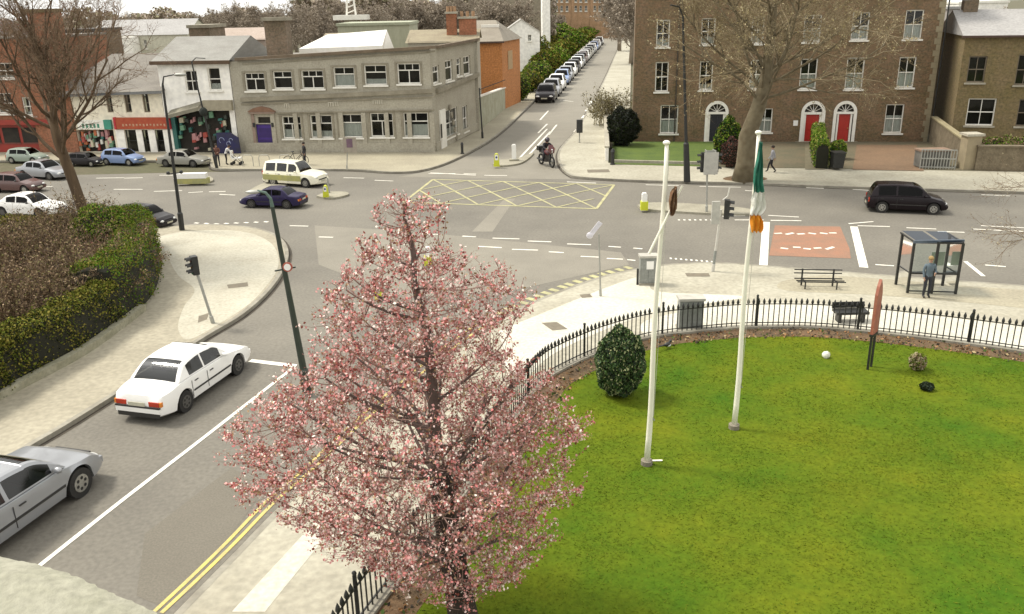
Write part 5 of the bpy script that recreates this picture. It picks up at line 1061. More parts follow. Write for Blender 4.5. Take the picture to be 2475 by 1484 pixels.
def small_post(base, top, label, name='street_bollard', cat='bollard', r=.09, m_=BLACK, group='black bollards at the side street corner', z=.12):
    b, tp = upright(*base, *top, z); t = thing(name, b, label, cat, group); h = tp.z-z; mm = MB(); mm.tube([(0, 0, 0), (0, 0, .08), (0, 0, .1), (0, 0, h*.8), (0, 0, h*.82), (0, 0, h)], [r*1.4, r*1.4, r, r, r*1.3, r*.6], 10); mm.build('post', m_, t); return t, h
small_post((1117, 372), (1117, 344), 'black bollard at the bank corner by the yellow lines')
small_post((1225, 258), (1224, 236), 'black bollard beside the orange brick house')
t, h = small_post((1400, 345), (1399, 291), 'dark box sign on a pale post at the garden wall corner', 'sign_post', 'sign post', .05, METAL, None)
MB().box(-.22, .22, -.12, .12, h*.45, h+.05).build('sign_box', BLACK, t)
small_post((1480, 398), (1478, 360), 'short dark gate post at the corner of the terrace lawn', 'gate_post', 'gate post', .12, BLACK, None)
t, v = pole_thing('sign_post', (1451, 716), (1447, 566), 'slim grey sign post with a folded white sign by the corner kerb', 'sign post', .032, .03, METAL)
a = v+Vector((-.32, 0, -.06)); b2 = v+Vector((.05, 0, .42)); m_ = MB(); m_.bar(a, b2, .04, .16); m_.ball(a+Vector((0, 0, .02)), (.12, .05, .12)); m_.build('sign_blade', mat('lilac_white', (.68, .66, .72), .5), t)
t, v = pole_thing('notice_board', (838, 408), (840, 332), 'notice board on a thin post before the bank windows', 'notice board', .03, .03, METAL)
MB().box(-.1, .75, -.03, .03, v.z*.52, v.z).build('board', mat('board_beige', (.4, .35, .28), .7), t); MB().box(.12, .5, -.045, -.032, v.z*.68, v.z*.95).build('poster', mat('poster_mauve', (.2, .12, .16), .7), t)
def signal(base, top, face, label, heads=((0, 0),), col=METAL, boxcol=None, hh=.82, z=.12, grp='traffic lights round the junction', lean=True, wide=False, r=.045):
    t, v = pole_thing('traffic_light', base, top, label, 'traffic light', r, r, col, grp, z)
    up = v.normalized(); 
    for k, (dx, fc) in enumerate(heads):
        M = Matrix.Translation(v+Vector((dx, 0, 0))) @ Matrix.Rotation(fc, 4, 'Z')
        hb_ = MB(); hb_.box(-.13, .13, -.1, .1, -hh*.5, hh*.5, M); ho = hb_.build('signal_head', BLACK, t)
        for j, (cm) in enumerate((mat('red_lens', (.12, .015, .01), .3), mat('amber_lens', (.14, .07, .01), .3), mat('green_lens', (.01, .08, .04), .3))):
            zz = hh*(.33-.33*j); c = M @ Vector((0, -.105, zz)); d = (M.to_3x3() @ Vector((0, -1, 0)))
            MB().tube([c, c+d*.02], .085, 12).build('lens', cm, ho)
            m_ = MB(); vs = []
            for i in range(9):
                a = pi*i/8; px, pz = .1*cos(a), .1*sin(a)
                vs += [M @ Vector((px, -.1, zz+pz)), M @ Vector((px*1.05, -.27, zz+pz*1.05-.02))]
            m_.add(vs, [(2*i, 2*i+1, 2*i+3, 2*i+2) for i in range(8)]); m_.build('visor', BLACK, ho)
        if boxcol: MB().box(-.26, .26, .102, .13, -hh*.62, hh*.62, M).build('backing_board', boxcol, ho)
    return t, v
signal((515, 781), (470, 641), 0, 'black traffic light leaning on the left pavement', heads=((0, radians(-55)),), hh=.62)
t, v = signal((1707, 512), (1709, 392), 0, 'grey backed traffic light on the central island before the plane tree', heads=((-.22, radians(-95)), (.1, radians(180)), (.42, radians(95))), boxcol=METAL, hh=.95, z=.11)
MB().box(-.32, .36, -.32, -.26, v.z-.55, v.z+.5).build('grey_backing', mat('pale_grey_board', (.48, .47, .42), .6), t)
t, v = signal((1722, 656), (1742, 506), 0, 'pale traffic light on the near kerb between the two flagpoles', heads=((.22, radians(75)),), col=mat('pale_pole', (.62, .60, .54), .5), hh=.72)
MB().box(-.22, .08, -.22, -.12, v.z-.52, v.z+.35).build('grey_backing', mat('pale_grey_board', (.48, .47, .42), .6), t); MB().tube([(0, 0, .02), v*.34], .058, 10).build('pole_sleeve', GREYC, t)
m_ = MB(); m_.tube([v+Vector((.05, 0, .35)), v+Vector((.22, 0, .5)), v+Vector((.28, 0, .85))], .03, 6); m_.build('mast_arm', MATS['pale_pole'], t)
t, v = signal((795, 466), (791, 430), 0, 'low signal pole on the island beside the cream estate', heads=(), z=.11)
# ---- flagpoles
FP = mat('flagpole_paint', (.82, .79, .68), .45, (.68, .66, .55), 2, .4)
for (bx, by, tx, ty, lab) in ((1562, 1122, 1610, 350, 'white flagpole nearest the blossom tree with a crossing spar'), (1773, 1035, 1832, 325, 'white flagpole flying the limp tricolour')):
    b, tp = upright(bx, by, tx, ty, .165); t = thing('flagpole', b, lab, 'flagpole', 'two white flagpoles on the lawn'); v = tp-b
    kink = [v*f+Vector((.02*sin(f*9), 0, 0)) for f in np.linspace(0, 1, 12)]
    MB().tube(kink, [.068-.030*f for f in np.linspace(0, 1, 12)], 12).build('pole', FP, t, True)
    MB().cyl((0, 0, .05), .13, .12, 14).build('foot', mat('concrete_foot', (.25, .22, .17), .9), t); MB().ball(v+Vector((0, 0, .04)), (.075, .075, .05)).build('finial', FP, t, True)
    MB().tube([v*.985+Vector((.06, -.02, 0)), v*.6+Vector((.09, -.03, 0)), v*.17+Vector((.085, -.02, 0))], .006, 4).build('halyard', mat('rope', (.6, .58, .5), .9), t)
    MB().bar(v*.16+Vector((.04, -.02, .08)), v*.16+Vector((.11, -.02, -.04)), .03).build('cleat', METAL, t)
    if bx < 1600:
        a = Q(1566, 610, b.y)-b; c = Q(1646, 447, b.y)-b; MB().tube([a+Vector((0, -.1, 0)), c+Vector((0, -.1, 0))], [.028, .02], 8).build('spar', FP, t); b1, v1 = b, v
    else: b2_, v2 = b, v
def cloth(name, b, pts, w0, mats_, label=None, cat=None, cols=None, parent=None):
    m_ = MB(); nn = 9; vs = []; n = len(pts)
    for i, (p, w_) in enumerate(zip(pts, w0)):
        for k in range(nn):
            u = k/(nn-1)-.5; ph = k*1.9+i*.35; vs.append((p.x+u*w_, p.y+.07*sin(ph)-.05, p.z+.02*sin(k*2+i)))
    m_.add(vs, [(i*nn+k, i*nn+k+1, (i+1)*nn+k+1, (i+1)*nn+k) for i in range(n-1) for k in range(nn-1)]); return m_.build(name, mats_, parent, True)
t = thing('irish_tricolour_flag', b2_, 'green white and orange flag hanging limp from the right flagpole', 'flag')
def fpt(px, py): return Q(px, py, b2_.y)-b2_
gr = [(1836, 342, .06), (1833, 380, .10), (1829, 412, .16), (1828, 440, .20), (1831, 462, .24)]; wh = [(1831, 462, .24), (1829, 482, .28), (1831, 498, .26), (1822, 516, .22)]; orr = [(1822, 516, .22), (1825, 532, .26), (1826, 548, .24), (1824, 558, .20)]
def fine(L_): 
    out = []
    for (a, b, c), (d, e, f) in zip(L_, L_[1:]):
        for k in range(3): u = k/3; out.append((a+(d-a)*u, b+(e-b)*u, c+(f-c)*u))
    return out+[L_[-1]]
for nm, L_, mm in (('green_band', gr, mat('flag_green', (.03, .20, .13), .85, (.02, .12, .08), 5, .5)), ('white_band', wh, mat('flag_white', (.78, .77, .70), .85)), ('orange_band', orr, mat('flag_orange', (.75, .27, .01), .85, (.6, .2, .01), 5, .4))):
    L_ = fine(L_); cloth(nm, b2_, [fpt(x, y)+Vector((0, -.05, 0)) for x, y, w_ in L_], [w_*1.05 for x, y, w_ in L_], mm, parent=t)
t = thing('furled_flag', b1, 'furled brown flag hanging from the spar of the left flagpole', 'flag')
def fq(px, py): return Q(px, py, b1.y)-b1
L_ = fine([(1630, 448, .04), (1624, 462, .12), (1622, 482, .15), (1622, 500, .14), (1619, 516, .07)]); cloth('cloth', b1, [fq(x, y)+Vector((0, -.12, 0)) for x, y, w_ in L_], [w_ for x, y, w_ in L_], mat('brown_flag', (.13, .055, .025), .9, (.26, .16, .08), 6, .5), parent=t)
# ---- cabinets, benches, shelter, signs
def cabinet(px0, px1, ybase, ytop, dep, label, m_=GREYC):
    b0 = G(px0, ybase, .12); b1_ = G(px1, ybase, .12); h = Q((px0+px1)/2, ytop, b0.y+dep).z-.12; w_ = b1_.x-b0.x
    t = thing('utility_cabinet', b0, label, 'cabinet', 'grey utility cabinets on the near pavement'); MB().box(0, w_, 0, dep, 0, h-.08).build('cabinet_body', m_, t); MB().box(-.04, w_+.04, -.04, dep+.04, h-.08, h).build('lid', mat('pale_lid', (.5, .48, .42), .6), t)
    MB().box(.04, w_/2-.01, -.012, -.001, .12, h-.16).build('door', GREYC, t); MB().box(w_/2+.01, w_-.04, -.012, -.001, .12, h-.16).build('door', GREYC, t); MB().box(-.03, w_+.03, -.03, dep+.03, 0, .08).build('plinth', KERB, t); return t, h, w_
t, h, w_ = cabinet(1546, 1586, 690, 612, .35, 'grey cabinet with a white notice beside the left flagpole')
MB().box(.22, w_-.12, -.02, -.013, h*.55, h*.82).build('notice', WPL, t); MB().tube([(-.08, .1, 0), (-.08, .1, h*.55)], .04, 8).build('guard_post', BLACK, t)
cabinet(1640, 1698, 800, 712, .4, 'wide grey cabinet standing behind the railing')
t = thing('street_bench', G(1930, 696, .12), 'thin railed bench on the pavement left of the bus shelter', 'bench'); e = G(2030, 698, .12)-t.location; h = Q(1930, 655, t.location.y).z-.12
for nm, y, z in (('seat_rail', .0, h*.45), ('seat_rail', .22, h*.47), ('seat_rail', -.15, h*.44), ('back_rail', .3, h*.95), ('back_rail', .3, h*.75)): MB().bar((-.12, y, z), (e.x+.12, e.y+y, z), .035).build(nm, BLACK, t)
for u in (.12, .88): m_ = MB(); p = e*u; m_.bar(p+Vector((0, .3, 0)), p+Vector((0, .3, h)), .05); m_.bar(p+Vector((0, -.12, 0)), p+Vector((0, -.12, h*.44)), .04); m_.bar(p+Vector((0, -.15, h*.42)), p+Vector((0, .3, h*.42)), .035); m_.build('leg', BLACK, t)
t = thing('low_bench', G(2018, 778, .12), 'low black bench just behind the railing near the red sign', 'bench'); e = G(2098, 785, .12)-t.location
m_ = MB(); m_.box(-.05, e.x+.05, -.2, .25, .30, .38); m_.build('seat', BLACK, t); m_ = MB(); m_.box(-.05, e.x+.05, .26, .30, .38, .58); m_.build('backrest', BLACK, t)
for u in (.1, .9): MB().box(e.x*u-.04, e.x*u+.04, -.15, .2, 0, .3).build('leg', BLACK, t)
# bus shelter
b = G(2192, 708, .12); e = G(2308, 711, .12)-b; h = Q(2206, 586, b.y).z-.12; t = thing('bus_shelter', b, 'glass bus shelter with dark frame beside the road', 'bus shelter'); D = .95; vx = Vector((.10, 0, 0))
e.z = 0
def post(p, q, nm='post', w_=.075, m_=BLACK): return MB().bar(p, q, w_).build(nm, m_, t)
tops = {}
for u in (0, .5, 1.0):
    p = e*u; lean_ = Vector((.10*(1 if u < 1 else 1), 0, 0)); post(p, p+Vector((.0, 0, h)))
for u in (0, 1.0): p = e*u+Vector((0, D, 0)); post(p, p+Vector((0, 0, h+.06)))
for z, nm in ((h, 'top_rail'), (h*.40, 'mid_rail'), (.08, 'bottom_rail')): post(Vector((0, 0, z)), e+Vector((0, 0, z)), nm, .06 if z > .3 else .04)
for u in (0, 1.0): post(e*u+Vector((0, 0, h+.02)), e*u+Vector((0, D+.15, h+.06)), 'roof_beam', .05); post(e*u+Vector((0, 0, h*.40)), e*u+Vector((0, D, h*.40)), 'mid_rail', .04)
RG = glassmat('tinted_roof_glass', (.18, .24, .36), .12); SGL = glassmat('shelter_glass', (.78, .86, .86), .25)
for u0, u1 in ((0, .5), (.5, 1)):
    a = e*u0; c = e*u1
    MB().add([a+Vector((.05, -.1, h+.05)), c+Vector((-.05, -.1, h+.05)), c+Vector((-.05, D+.2, h+.12)), a+Vector((.05, D+.2, h+.12))], [(0, 1, 2, 3)]).build('roof_pane', RG, t)
    MB().add([a+Vector((.06, 0, h*.42)), c+Vector((-.06, 0, h*.42)), c+Vector((-.06, 0, h-.05)), a+Vector((.06, 0, h-.05))], [(0, 1, 2, 3)]).build('glass_pane', SGL, t)
MB().box(-.08, e.x+.08, -.14, -.08, h+.0, h+.1).build('fascia', mat('shelter_fascia', (.10, .13, .17), .5), t)
MB().box(.1, e.x-.1, D-.1, D+.1, .42, .46).build('bench_seat', BLACK, t)
for u in (0, 1): MB().add([e*u+Vector((0, .08, .2)), e*u+Vector((0, D-.08, .2)), e*u+Vector((0, D-.08, h-.05)), e*u+Vector((0, .08, h-.05))], [(0, 1, 2, 3)]).build('side_pane', SGL, t)
MB().box(e.x*.62, e.x*.92, .6, .62, .8, 1.3).build('timetable', mat('timetable_print', (.4, .42, .3), .7), t)
# red sign on the lawn
b = G(2096, 893, .165); t = thing('lawn_sign', b, 'red sign board seen edge on, on two dark posts at the lawn edge', 'sign', None, radians(48)); zt = Q(2112, 678, b.y).z-.165; zb = Q(2105, 798, b.y).z-.165
for x in (0, .26): MB().bar((x, 0, 0), (x, 0, zt*.8), .055).build('post', BLACK, t)
MB().plate([(-.05, zb*.9), (.31, zb*.9), (.31, zt*.84), (.24, zt*.93), (.13, zt), (.02, zt*.93), (-.05, zt*.84)], -.04, .04).build('sign_board', mat('faded_red_board', (.30, .07, .045), .6, (.38, .16, .10), 4, .5), t)
MB().box(-.07, .33, -.05, .05, zb*.84, zb*.895).build('board_edge', BLACK, t)
# ---- lawn odds and ends
STN = mat('white_stone', (.75, .73, .66), .8, (.55, .53, .45), 8, .5)
def blob(name, px, py, r, m_, label, cat, z=.17, sq=.8, seed=1):
    p = G(px, py, z); rr_ = random.Random(seed); m2 = MB(); m2.ball((0, 0, r*sq*.6), (r, r*.85, r*sq), 10, 7); m2.v = [(v[0]*(1+rr_.uniform(-.22, .22)), v[1]*(1+rr_.uniform(-.14, .14)), max(v[2]*(1+rr_.uniform(-.1, .1)), -.02)) for v in m2.v]
    o = m2.build(name, m_, None, True); o.location = p; tag(o, label, cat); return o
blob('white_stone', 961, 1398, .10, STN, 'rounded white stone inside the railing at the bottom of the lawn', 'stone', seed=2)
blob('white_stone', 1105, 1372, .07, STN, 'small white stone by the foot of the blossom tree', 'stone', seed=5)
blob('pale_stone', 1995, 864, .12, STN, 'pale cream stone on the lawn left of the red sign', 'stone', sq=1.0, seed=3)
o = MB().box(-.14, .14, -.03, .03, 0, .008).build('paper_scrap', mat('paper_white', (.78, .74, .6), .8)); o.location = G(1586, 1113, .172); tag(o, 'scrap of white paper lying by the left flagpole foot', 'litter')
t = thing('magpie', G(1612, 842, .17), 'black and white magpie on the soil border beside the left flagpole', 'bird', None, .6); m_ = MB(); m_.ball((0, 0, .13), (.13, .07, .07)); m_.tube([(-.1, 0, .13), (-.36, 0, .15)], [.035, .012], 6); m_.ball((.12, 0, .21), (.055, .04, .045)); m_.tube([(.15, 0, .21), (.22, 0, .2)], [.014, .003], 5); m_.tube([(.05, 0, .15), (.11, 0, .2)], [.05, .035], 6); m_.build('body', BLACK, t, True)
m_ = MB(); m_.ball((.03, 0, .105), (.10, .073, .055)); m_.build('white_belly', WPL, t, True); m_ = MB(); m_.tube([(.01, .025, .07), (.01, .025, 0)], .006, 4); m_.tube([(.01, -.025, .07), (.01, -.025, 0)], .006, 4); m_.build('leg', BLACK, t)
# bins and motorbike-like clutter before the terrace
t = thing('wheelie_bin', G(2020, 409, .14), 'black wheelie bin behind the hedge between the red doors', 'bin'); m_ = MB(); m_.add([(-.3, -.3, .1), (.3, -.3, .1), (.3, .3, .1), (-.3, .3, .1), (-.36, -.38, 1.0), (.36, -.38, 1.0), (.36, .36, 1.0), (-.36, .36, 1.0)], [(0, 3, 2, 1), (4, 5, 6, 7), (0, 1, 5, 4), (2, 3, 7, 6), (1, 2, 6, 5), (3, 0, 4, 7)]); m_.build('bin_body', BLACK, t); MB().box(-.38, .38, -.42, .4, 1.002, 1.07).build('lid', BLACK, t)
for sx in (-.3, .3): MB().cyl((sx, .3, .1), .1, .05, 10, 'X').build('wheel', TYRE, t)

t = thing('railed_enclosure', G(2222, 408, .14), 'grey railed bin store by the sloping wall', 'bin store'); e = G(2306, 410, .14)-t.location; h = Q(2222, 362, t.location.y).z-.14
for k in range(13): MB().bar(e*(k/12), e*(k/12)+Vector((0, 0, h)), .045).build('picket', METAL, t)
for z in (.12, h*.55, h): MB().bar((0, 0, z), e+Vector((0, 0, z)), .06).build('rail', METAL, t)
MB().box(.05, e.x-.05, .15, 1.0, .05, h*.85).build('bin_body', mat('bin_grey', (.2, .19, .17), .7, (.1, .1, .09), 2, .5), t); MB().box(.0, e.x, .1, 1.05, h*.86, h*.95).build('lid', mat('rust_lid', (.3, .2, .14), .8), t)
# bicycle stands before the bank
for k, x in enumerate((600, 640, 690)):
    t = thing('bicycle_stand', G(x, 402, .12), ['steel cycle hoop nearest the shops', 'middle steel cycle hoop before the purple door', 'steel cycle hoop nearest the parked bicycle'][k], 'cycle stand', 'cycle hoops before the bank'); MB().tube([(-.35, 0, 0), (-.35, 0, .6), (-.25, 0, .75), (.25, 0, .75), (.35, 0, .6), (.35, 0, 0)], .025, 6).build('hoop', METAL, t)
t = thing('bicycle', G(716, 400, .12), 'dark bicycle leaning near the person before the bank', 'bicycle', None, .15)
for x in (-.5, .5): wo_ = MB().tube([(x+.32*cos(a), 0, .33+.32*sin(a)) for a in np.linspace(0, 2*pi, 19)], .022, 5, False).build('wheel', TYRE, t)
m_ = MB(); 
for a, b in (((-.5, .33), (-.1, .35)), ((-.5, .33), (-.15, .8)), ((-.15, .88), (-.05, .33)), ((-.13, .8), (.35, .82)), ((-.05, .33), (.37, .75)), ((.34, .95), (.5, .33))): m_.tube([(a[0], 0, a[1]), (b[0], 0, b[1])], .02, 5)
m_.tube([(.3, -.25, .98), (.36, 0, .96), (.3, .25, .98)], .014, 5); m_.build('frame', BLACK, t); MB().ball((-.16, 0, .92), (.13, .06, .04)).build('saddle', BLACK, t)
# ================================================================ railing
t = thing('iron_railing', (RAIL[0].x, RAIL[0].y, .24), 'black spear topped iron railing curving round the lawn', 'railing'); O0 = Vector((RAIL[0].x, RAIL[0].y, .24))
RC = offset(RAIL, .09); HR = .92
seg = [0]
for a, b in zip(RC, RC[1:]): seg.append(seg[-1]+(b-a).length)
def at(s):
    for i in range(len(RC)-1):
        if seg[i+1] >= s: u = (s-seg[i])/(seg[i+1]-seg[i]); return RC[i].lerp(RC[i+1], u)
    return RC[-1]
print('RAIL LENGTH', seg[-1])
pm = MB(); pm.tube([(0, 0, 0), (0, 0, HR-.20)], .017, 5); pm.tube([(0, 0, HR-.20), (0, 0, HR-.14), (0, 0, HR-.09), (0, 0, HR)], [.018, .046, .040, .004], 6)
po = pm.build('picket', BLACK, t); step = .165; npk = int(seg[-1]/step); sp = max(step, seg[-1]/296); k = 0; s_ = .05
while s_ < seg[-1]:
    p = at(s_); q = Vector((p.x, p.y, .24))-O0
    o = po if k == 0 else po.copy()
    if k: COL.objects.link(o); o.parent = t
    o.location = q; o.rotation_euler = (0, 0, k*.3); k += 1; s_ += sp
print('PICKETS', k)
for z in (.10, HR-.2):
    m_ = MB(); vs = []
    for p in RC:
        q = Vector((p.x, p.y, .24))-O0; vs += [(q.x, q.y-.0, z-.012), (q.x, q.y, z+.012)]
    m_.tube([Vector((p.x, p.y, .24+z))-O0 for p in RC], .018, 4); m_.build('rail', BLACK, t)
for s_ in np.arange(1.2, seg[-1], 3.1):
    p = at(s_); q = Vector((p.x, p.y, .24))-O0; m_ = MB(); m_.box(q.x-.03, q.x+.03, q.y-.03, q.y+.03, 0, HR+.05); m_.ball((q.x, q.y, HR+.08), .045, 6, 4); m_.build('standard', BLACK, t)
# ================================================================ window ledge of the building we look from
led = [Q(0, 0, 1)]*0; ZL = CAM_H-.62
E_ = [G(x, y, ZL).xy for x, y in ((-700, 1190), (-300, 1262), (0, 1326), (80, 1342), (170, 1370), (260, 1408), (350, 1448), (430, 1486), (600, 1570), (800, 1670))]
back = [(p.x*1.0+.1, .02) for p in (E_[-1],)]+[(E_[0].x-.3, .02)]
t = thing('window_ledge', (0, 0, ZL), 'pale lichen covered stone ledge at the bottom left corner', 'ledge')
m_ = MB(); top_ = [(p.x, p.y) for p in E_]; n = 60; Ed = curve(top_, 10); rr_ = random.Random(4)
Ed = [p+Vector((rr_.uniform(-.001, .001), rr_.uniform(-.0015, .0015))) for p in Ed]
Ai = [Vector((p.x-.012, p.y-.03)) for p in Ed]; m_.add([(p.x, p.y, -.012) for p in Ed]+[(p.x, p.y, 0) for p in Ai]+[(p.x, p.y, -.22) for p in Ed]+[(p.x, .03, 0) for p in Ai], [(i, i+1, len(Ed)+i+1, len(Ed)+i) for i in range(len(Ed)-1)]+[(2*len(Ed)+i, 2*len(Ed)+i+1, i+1, i) for i in range(len(Ed)-1)]+[(len(Ed)+i, len(Ed)+i+1, 3*len(Ed)+i+1, 3*len(Ed)+i) for i in range(len(Ed)-1)])
m_.build('ledge_slab', mat('ledge_stone', (.32, .31, .245), .9, (.27, .265, .195), 14, .5, fine=5, bump=.25), t, True, 50)
# ================================================================ trees, hedges, shrubs
def rot_toward(d, ang, az):
    d = d/np.linalg.norm(d); r = np.array([0, 0, 1.]) if abs(d[2]) < .9 else np.array([1., 0, 0]); u = np.cross(d, r); u /= np.linalg.norm(u); v = np.cross(d, u)
    return d*cos(ang)+(u*cos(az)+v*sin(az))*sin(ang)
def grow(p, d, L, r, lev, spec, segs, tips, rnd, inside=None):
    """spec[lev] = (children, angle, length factor, steps, upward pull, wander)"""
    nch, ang, lf, steps, up_, wan = spec[lev]; d = np.array(d, float); d /= np.linalg.norm(d); p = np.array(p, float); pts = [p.copy()]; dirs_ = []
    sl_ = L/steps; r1 = r*.38 if lev < len(spec)-1 else r*.5
    for i in range(steps):
        d = d+np.array([rnd.gauss(0, wan), rnd.gauss(0, wan), rnd.gauss(0, wan)+up_]); d /= np.linalg.norm(d); q = p+d*sl_
        if inside is not None and i and not inside(q): break
        ra = r+(r1-r)*i/steps; rb = r+(r1-r)*(i+1)/steps; segs.append((tuple(p), tuple(q), ra, rb, lev)); p = q; pts.append(p.copy()); dirs_.append(d.copy())
    tips.append((tuple(pts[-1]), lev))
    if lev+1 < len(spec) and dirs_:
        for k in range(nch):
            f = .22+.78*(k+rnd.random())/nch; i = min(int(f*len(dirs_)), len(dirs_)-1); u = f*len(dirs_)-i; b = pts[i]*(1-u)+pts[min(i+1, len(pts)-1)]*u if u < 1 else pts[i+1]
            nd = rot_toward(dirs_[i], radians(ang)*rnd.uniform(.6, 1.35), rnd.uniform(0, 2*pi)); grow(b, nd, L*lf*rnd.uniform(.65, 1.2)*(1.15-.4*f), r*(.55-.12*f), lev+1, spec, segs, tips, rnd, inside)
def emit(tree, segs, thick, thin, thr=.02):
    a = [s[:4] for s in segs if max(s[2], s[3]) >= thr]; b = [s[:4] for s in segs if max(s[2], s[3]) < thr]
    if a: frusta('branches', [(x, y, r0, r1) for x, y, r0, r1 in a], [thick], tree, 6)
    if b: tag(frusta('twigs', [(x, y, r0, r1) for x, y, r0, r1 in b], [thin], tree, 3), kind='stuff')
# ---------------- the blossom tree
B0 = G(1122, 1532, .165); t = thing('blossom_tree', B0, 'pink blossom tree with dark trunk standing by the railing', 'tree')
SIL = [(462, 935, 1040), (500, 895, 1085), (540, 878, 1078), (575, 868, 1070), (610, 860, 1100), (650, 800, 1240), (700, 785, 1280), (780, 755, 1245), (850, 755, 1235), (890, 710, 1270), (940, 620, 1350), (1020, 572, 1385), (1090, 575, 1390), (1150, 620, 1375), (1210, 700, 1350), (1270, 790, 1335), (1340, 890, 1310), (1400, 980, 1250)]
TREE_Y = B0.y+.25; ENV = []
for y_, xa, xb in SIL:
    a = Q(xa, y_, TREE_Y)-B0; c = Q(xb, y_, TREE_Y)-B0; ENV.append(((a.z+c.z)/2, (a.x+c.x)/2, (c.x-a.x)/2*.97))
ENV = sorted(ENV); ZLO, ZHI = ENV[0][0], ENV[-1][0]; print('BLOSSOM', ENV[0], ENV[-1])
def env(z): return 0 if z < ZLO or z > ZHI+.05 else interp(z, [(e[0], e[2]) for e in ENV])
def axis(z): return (interp(z, [(e[0], e[1]) for e in ENV]), .25)
rnd = random.Random(11)
def inside(q):
    a = axis(q[2]); R_ = env(q[2])*(1.02+.05*sin(3*math.atan2(q[1]-a[1], q[0]-a[0])+q[2]*1.7)+.10*sin(7*math.atan2(q[1], q[0])+q[2]*3)); return (q[0]-a[0])**2+((q[1]-a[1])*1.35)**2 < (R_)**2
segs = []; tips = []
FK = Q(1062, 1150, B0.y)-B0; print('FORK', tuple(FK))
MB().tube([(.02, 0, -.05), (0, .0, .25), (FK.x*.35, 0, FK.z*.4), (FK.x*.8, 0, FK.z*.75), tuple(FK)], [.36, .26, .21, .185, .17], 14).build('trunk', BARKD, t, True)
TIP = Q(985, 470, TREE_Y)-B0
LPX = [(1062, 1150), (1052, 1040), (1045, 940), (1038, 860), (1030, 790), (1012, 730), (1000, 680), (1000, 620), (990, 570), (975, 520), (985, 480)]
lead = [np.array(tuple(Q(x, y, B0.y+.02*i)-B0)) for i, (x, y) in enumerate(LPX)]; NL = len(lead)-1
for i in range(NL): segs.append((tuple(lead[i]), tuple(lead[i+1]), .095*(1-i/NL)**.9+.010, .095*(1-(i+1)/NL)**.9+.010, 0))
NP_ = [lead[i]*(1-u)+lead[i+1]*u for i in range(NL) for u in (0, .33, .66)]+[np.array([FK.x*f, 0, FK.z*f]) for f in np.linspace(.48, 1, 8)]
r3 = np.random.default_rng(5)
def target(r0, r1, k, n):
    while True:
        z = r3.uniform(ZLO, ZHI); e_ = env(z)
        if r3.random() < (e_/2.9)**1.3: break
    az = k*2.39996+r3.normal(0, .35); rel_ = sqrt(r3.uniform(r0*r0, r1*r1)); a = axis(z); lump = 1+.13*sin(5*az+z*2.9)*sin(z*3.1+az)+.08*sin(9*az-z*4)
    return np.array([a[0]+cos(az)*e_*rel_*lump, a[1]+sin(az)*e_*rel_*lump/1.25, z])
def link(p, q, r, sag, nseg, wob):
    m_ = (p+q)/2; L_ = np.linalg.norm(q-p); m_ = m_+np.array([0, 0, -sag*L_])+r3.normal(0, wob*L_, 3); pts = []
    for i in range(nseg+1): t_ = i/nseg; pts.append(p*(1-t_)**2+m_*2*t_*(1-t_)+q*t_*t_)
    for i in range(nseg): segs.append((tuple(pts[i]), tuple(pts[i+1]), r*(1-.62*i/nseg), r*(1-.62*(i+1)/nseg), 1))
    return pts[1:]
skel = np.array(NP_); nodes = list(NP_)
for k in range(64):
    q = target(.55, .82, k, 64); h_ = np.hypot(q[0]-axis(q[2])[0], q[1]); zs_ = q[2]-h_*.55; c_ = np.abs(skel[:, 2]-zs_); p = skel[int(np.argmin(c_))]
    nodes += link(p, q, .016+.011*min(2, np.linalg.norm(q-p)), .10 if q[2] > 1.8 else -.12, 8, .05)
def nearest(q, arr, pen):
    d = arr-q; return int(np.argmin(np.linalg.norm(d, axis=1)+pen*np.maximum(0, d[:, 2]+.12)))
for n_, r0, r1, rr_, sg_, ns_ in ((420, .15, .95, .0125, .10, 4), (1900, .1, 1.0, .0075, .06, 3), (6200, .15, 1.06, .0048, .04, 2)):
    arr = np.array(nodes); new_ = []
    for k in range(n_):
        q = target(r0, r1, k, n_); p = arr[nearest(q, arr, 1.2)]; L_ = np.linalg.norm(q-p)
        if L_ < .05: continue
        if L_ > .9 and rr_ < .01: q = p+(q-p)*.9/L_
        new_ += link(p, q, rr_, sg_, ns_, .06)
    nodes += new_
thk = [s for s in segs if s[2] >= .016]; frusta('branches', [s[:4] for s in thk], [mat('bark_mauve', (.085, .055, .048), .95, (.14, .1, .085), 8, .5)], t, 6)
tag(frusta('twigs', [s[:4] for s in segs if s[2] < .016], [mat('twig_mauve', (.25, .15, .125), .95, (.34, .22, .18), 6, .5)], t, 3), kind='stuff')
fine_ = [s for s in segs if s[2] < .0078]
A = np.array([s[0] for s in fine_]); Bq = np.array([s[1] for s in fine_]); Ln = np.linalg.norm(Bq-A, axis=1); NF = 128000
ax_ = np.array([axis(z) for z in A[:, 2]]); ev = np.array([max(env(z), .05) for z in A[:, 2]]); rel = np.hypot(A[:, 0]-ax_[:, 0], A[:, 1]-ax_[:, 1])/ev
wt = Ln*(.35+rel**1.2); idx = RNG.choice(len(fine_), NF, p=wt/wt.sum()); u = RNG.random((NF, 1)); C = A[idx]*(1-u)+Bq[idx]*u+RNG.normal(0, .03, (NF, 3))
cl = np.sin(C[:, 0]*5.1+np.sin(C[:, 2]*4)*1.5)*np.sin(C[:, 1]*5.7+C[:, 2]*2)*np.sin(C[:, 2]*5.3+C[:, 0]*2); keep = RNG.random(NF) < np.clip(.58+.9*cl, .14, 1); C = C[keep]
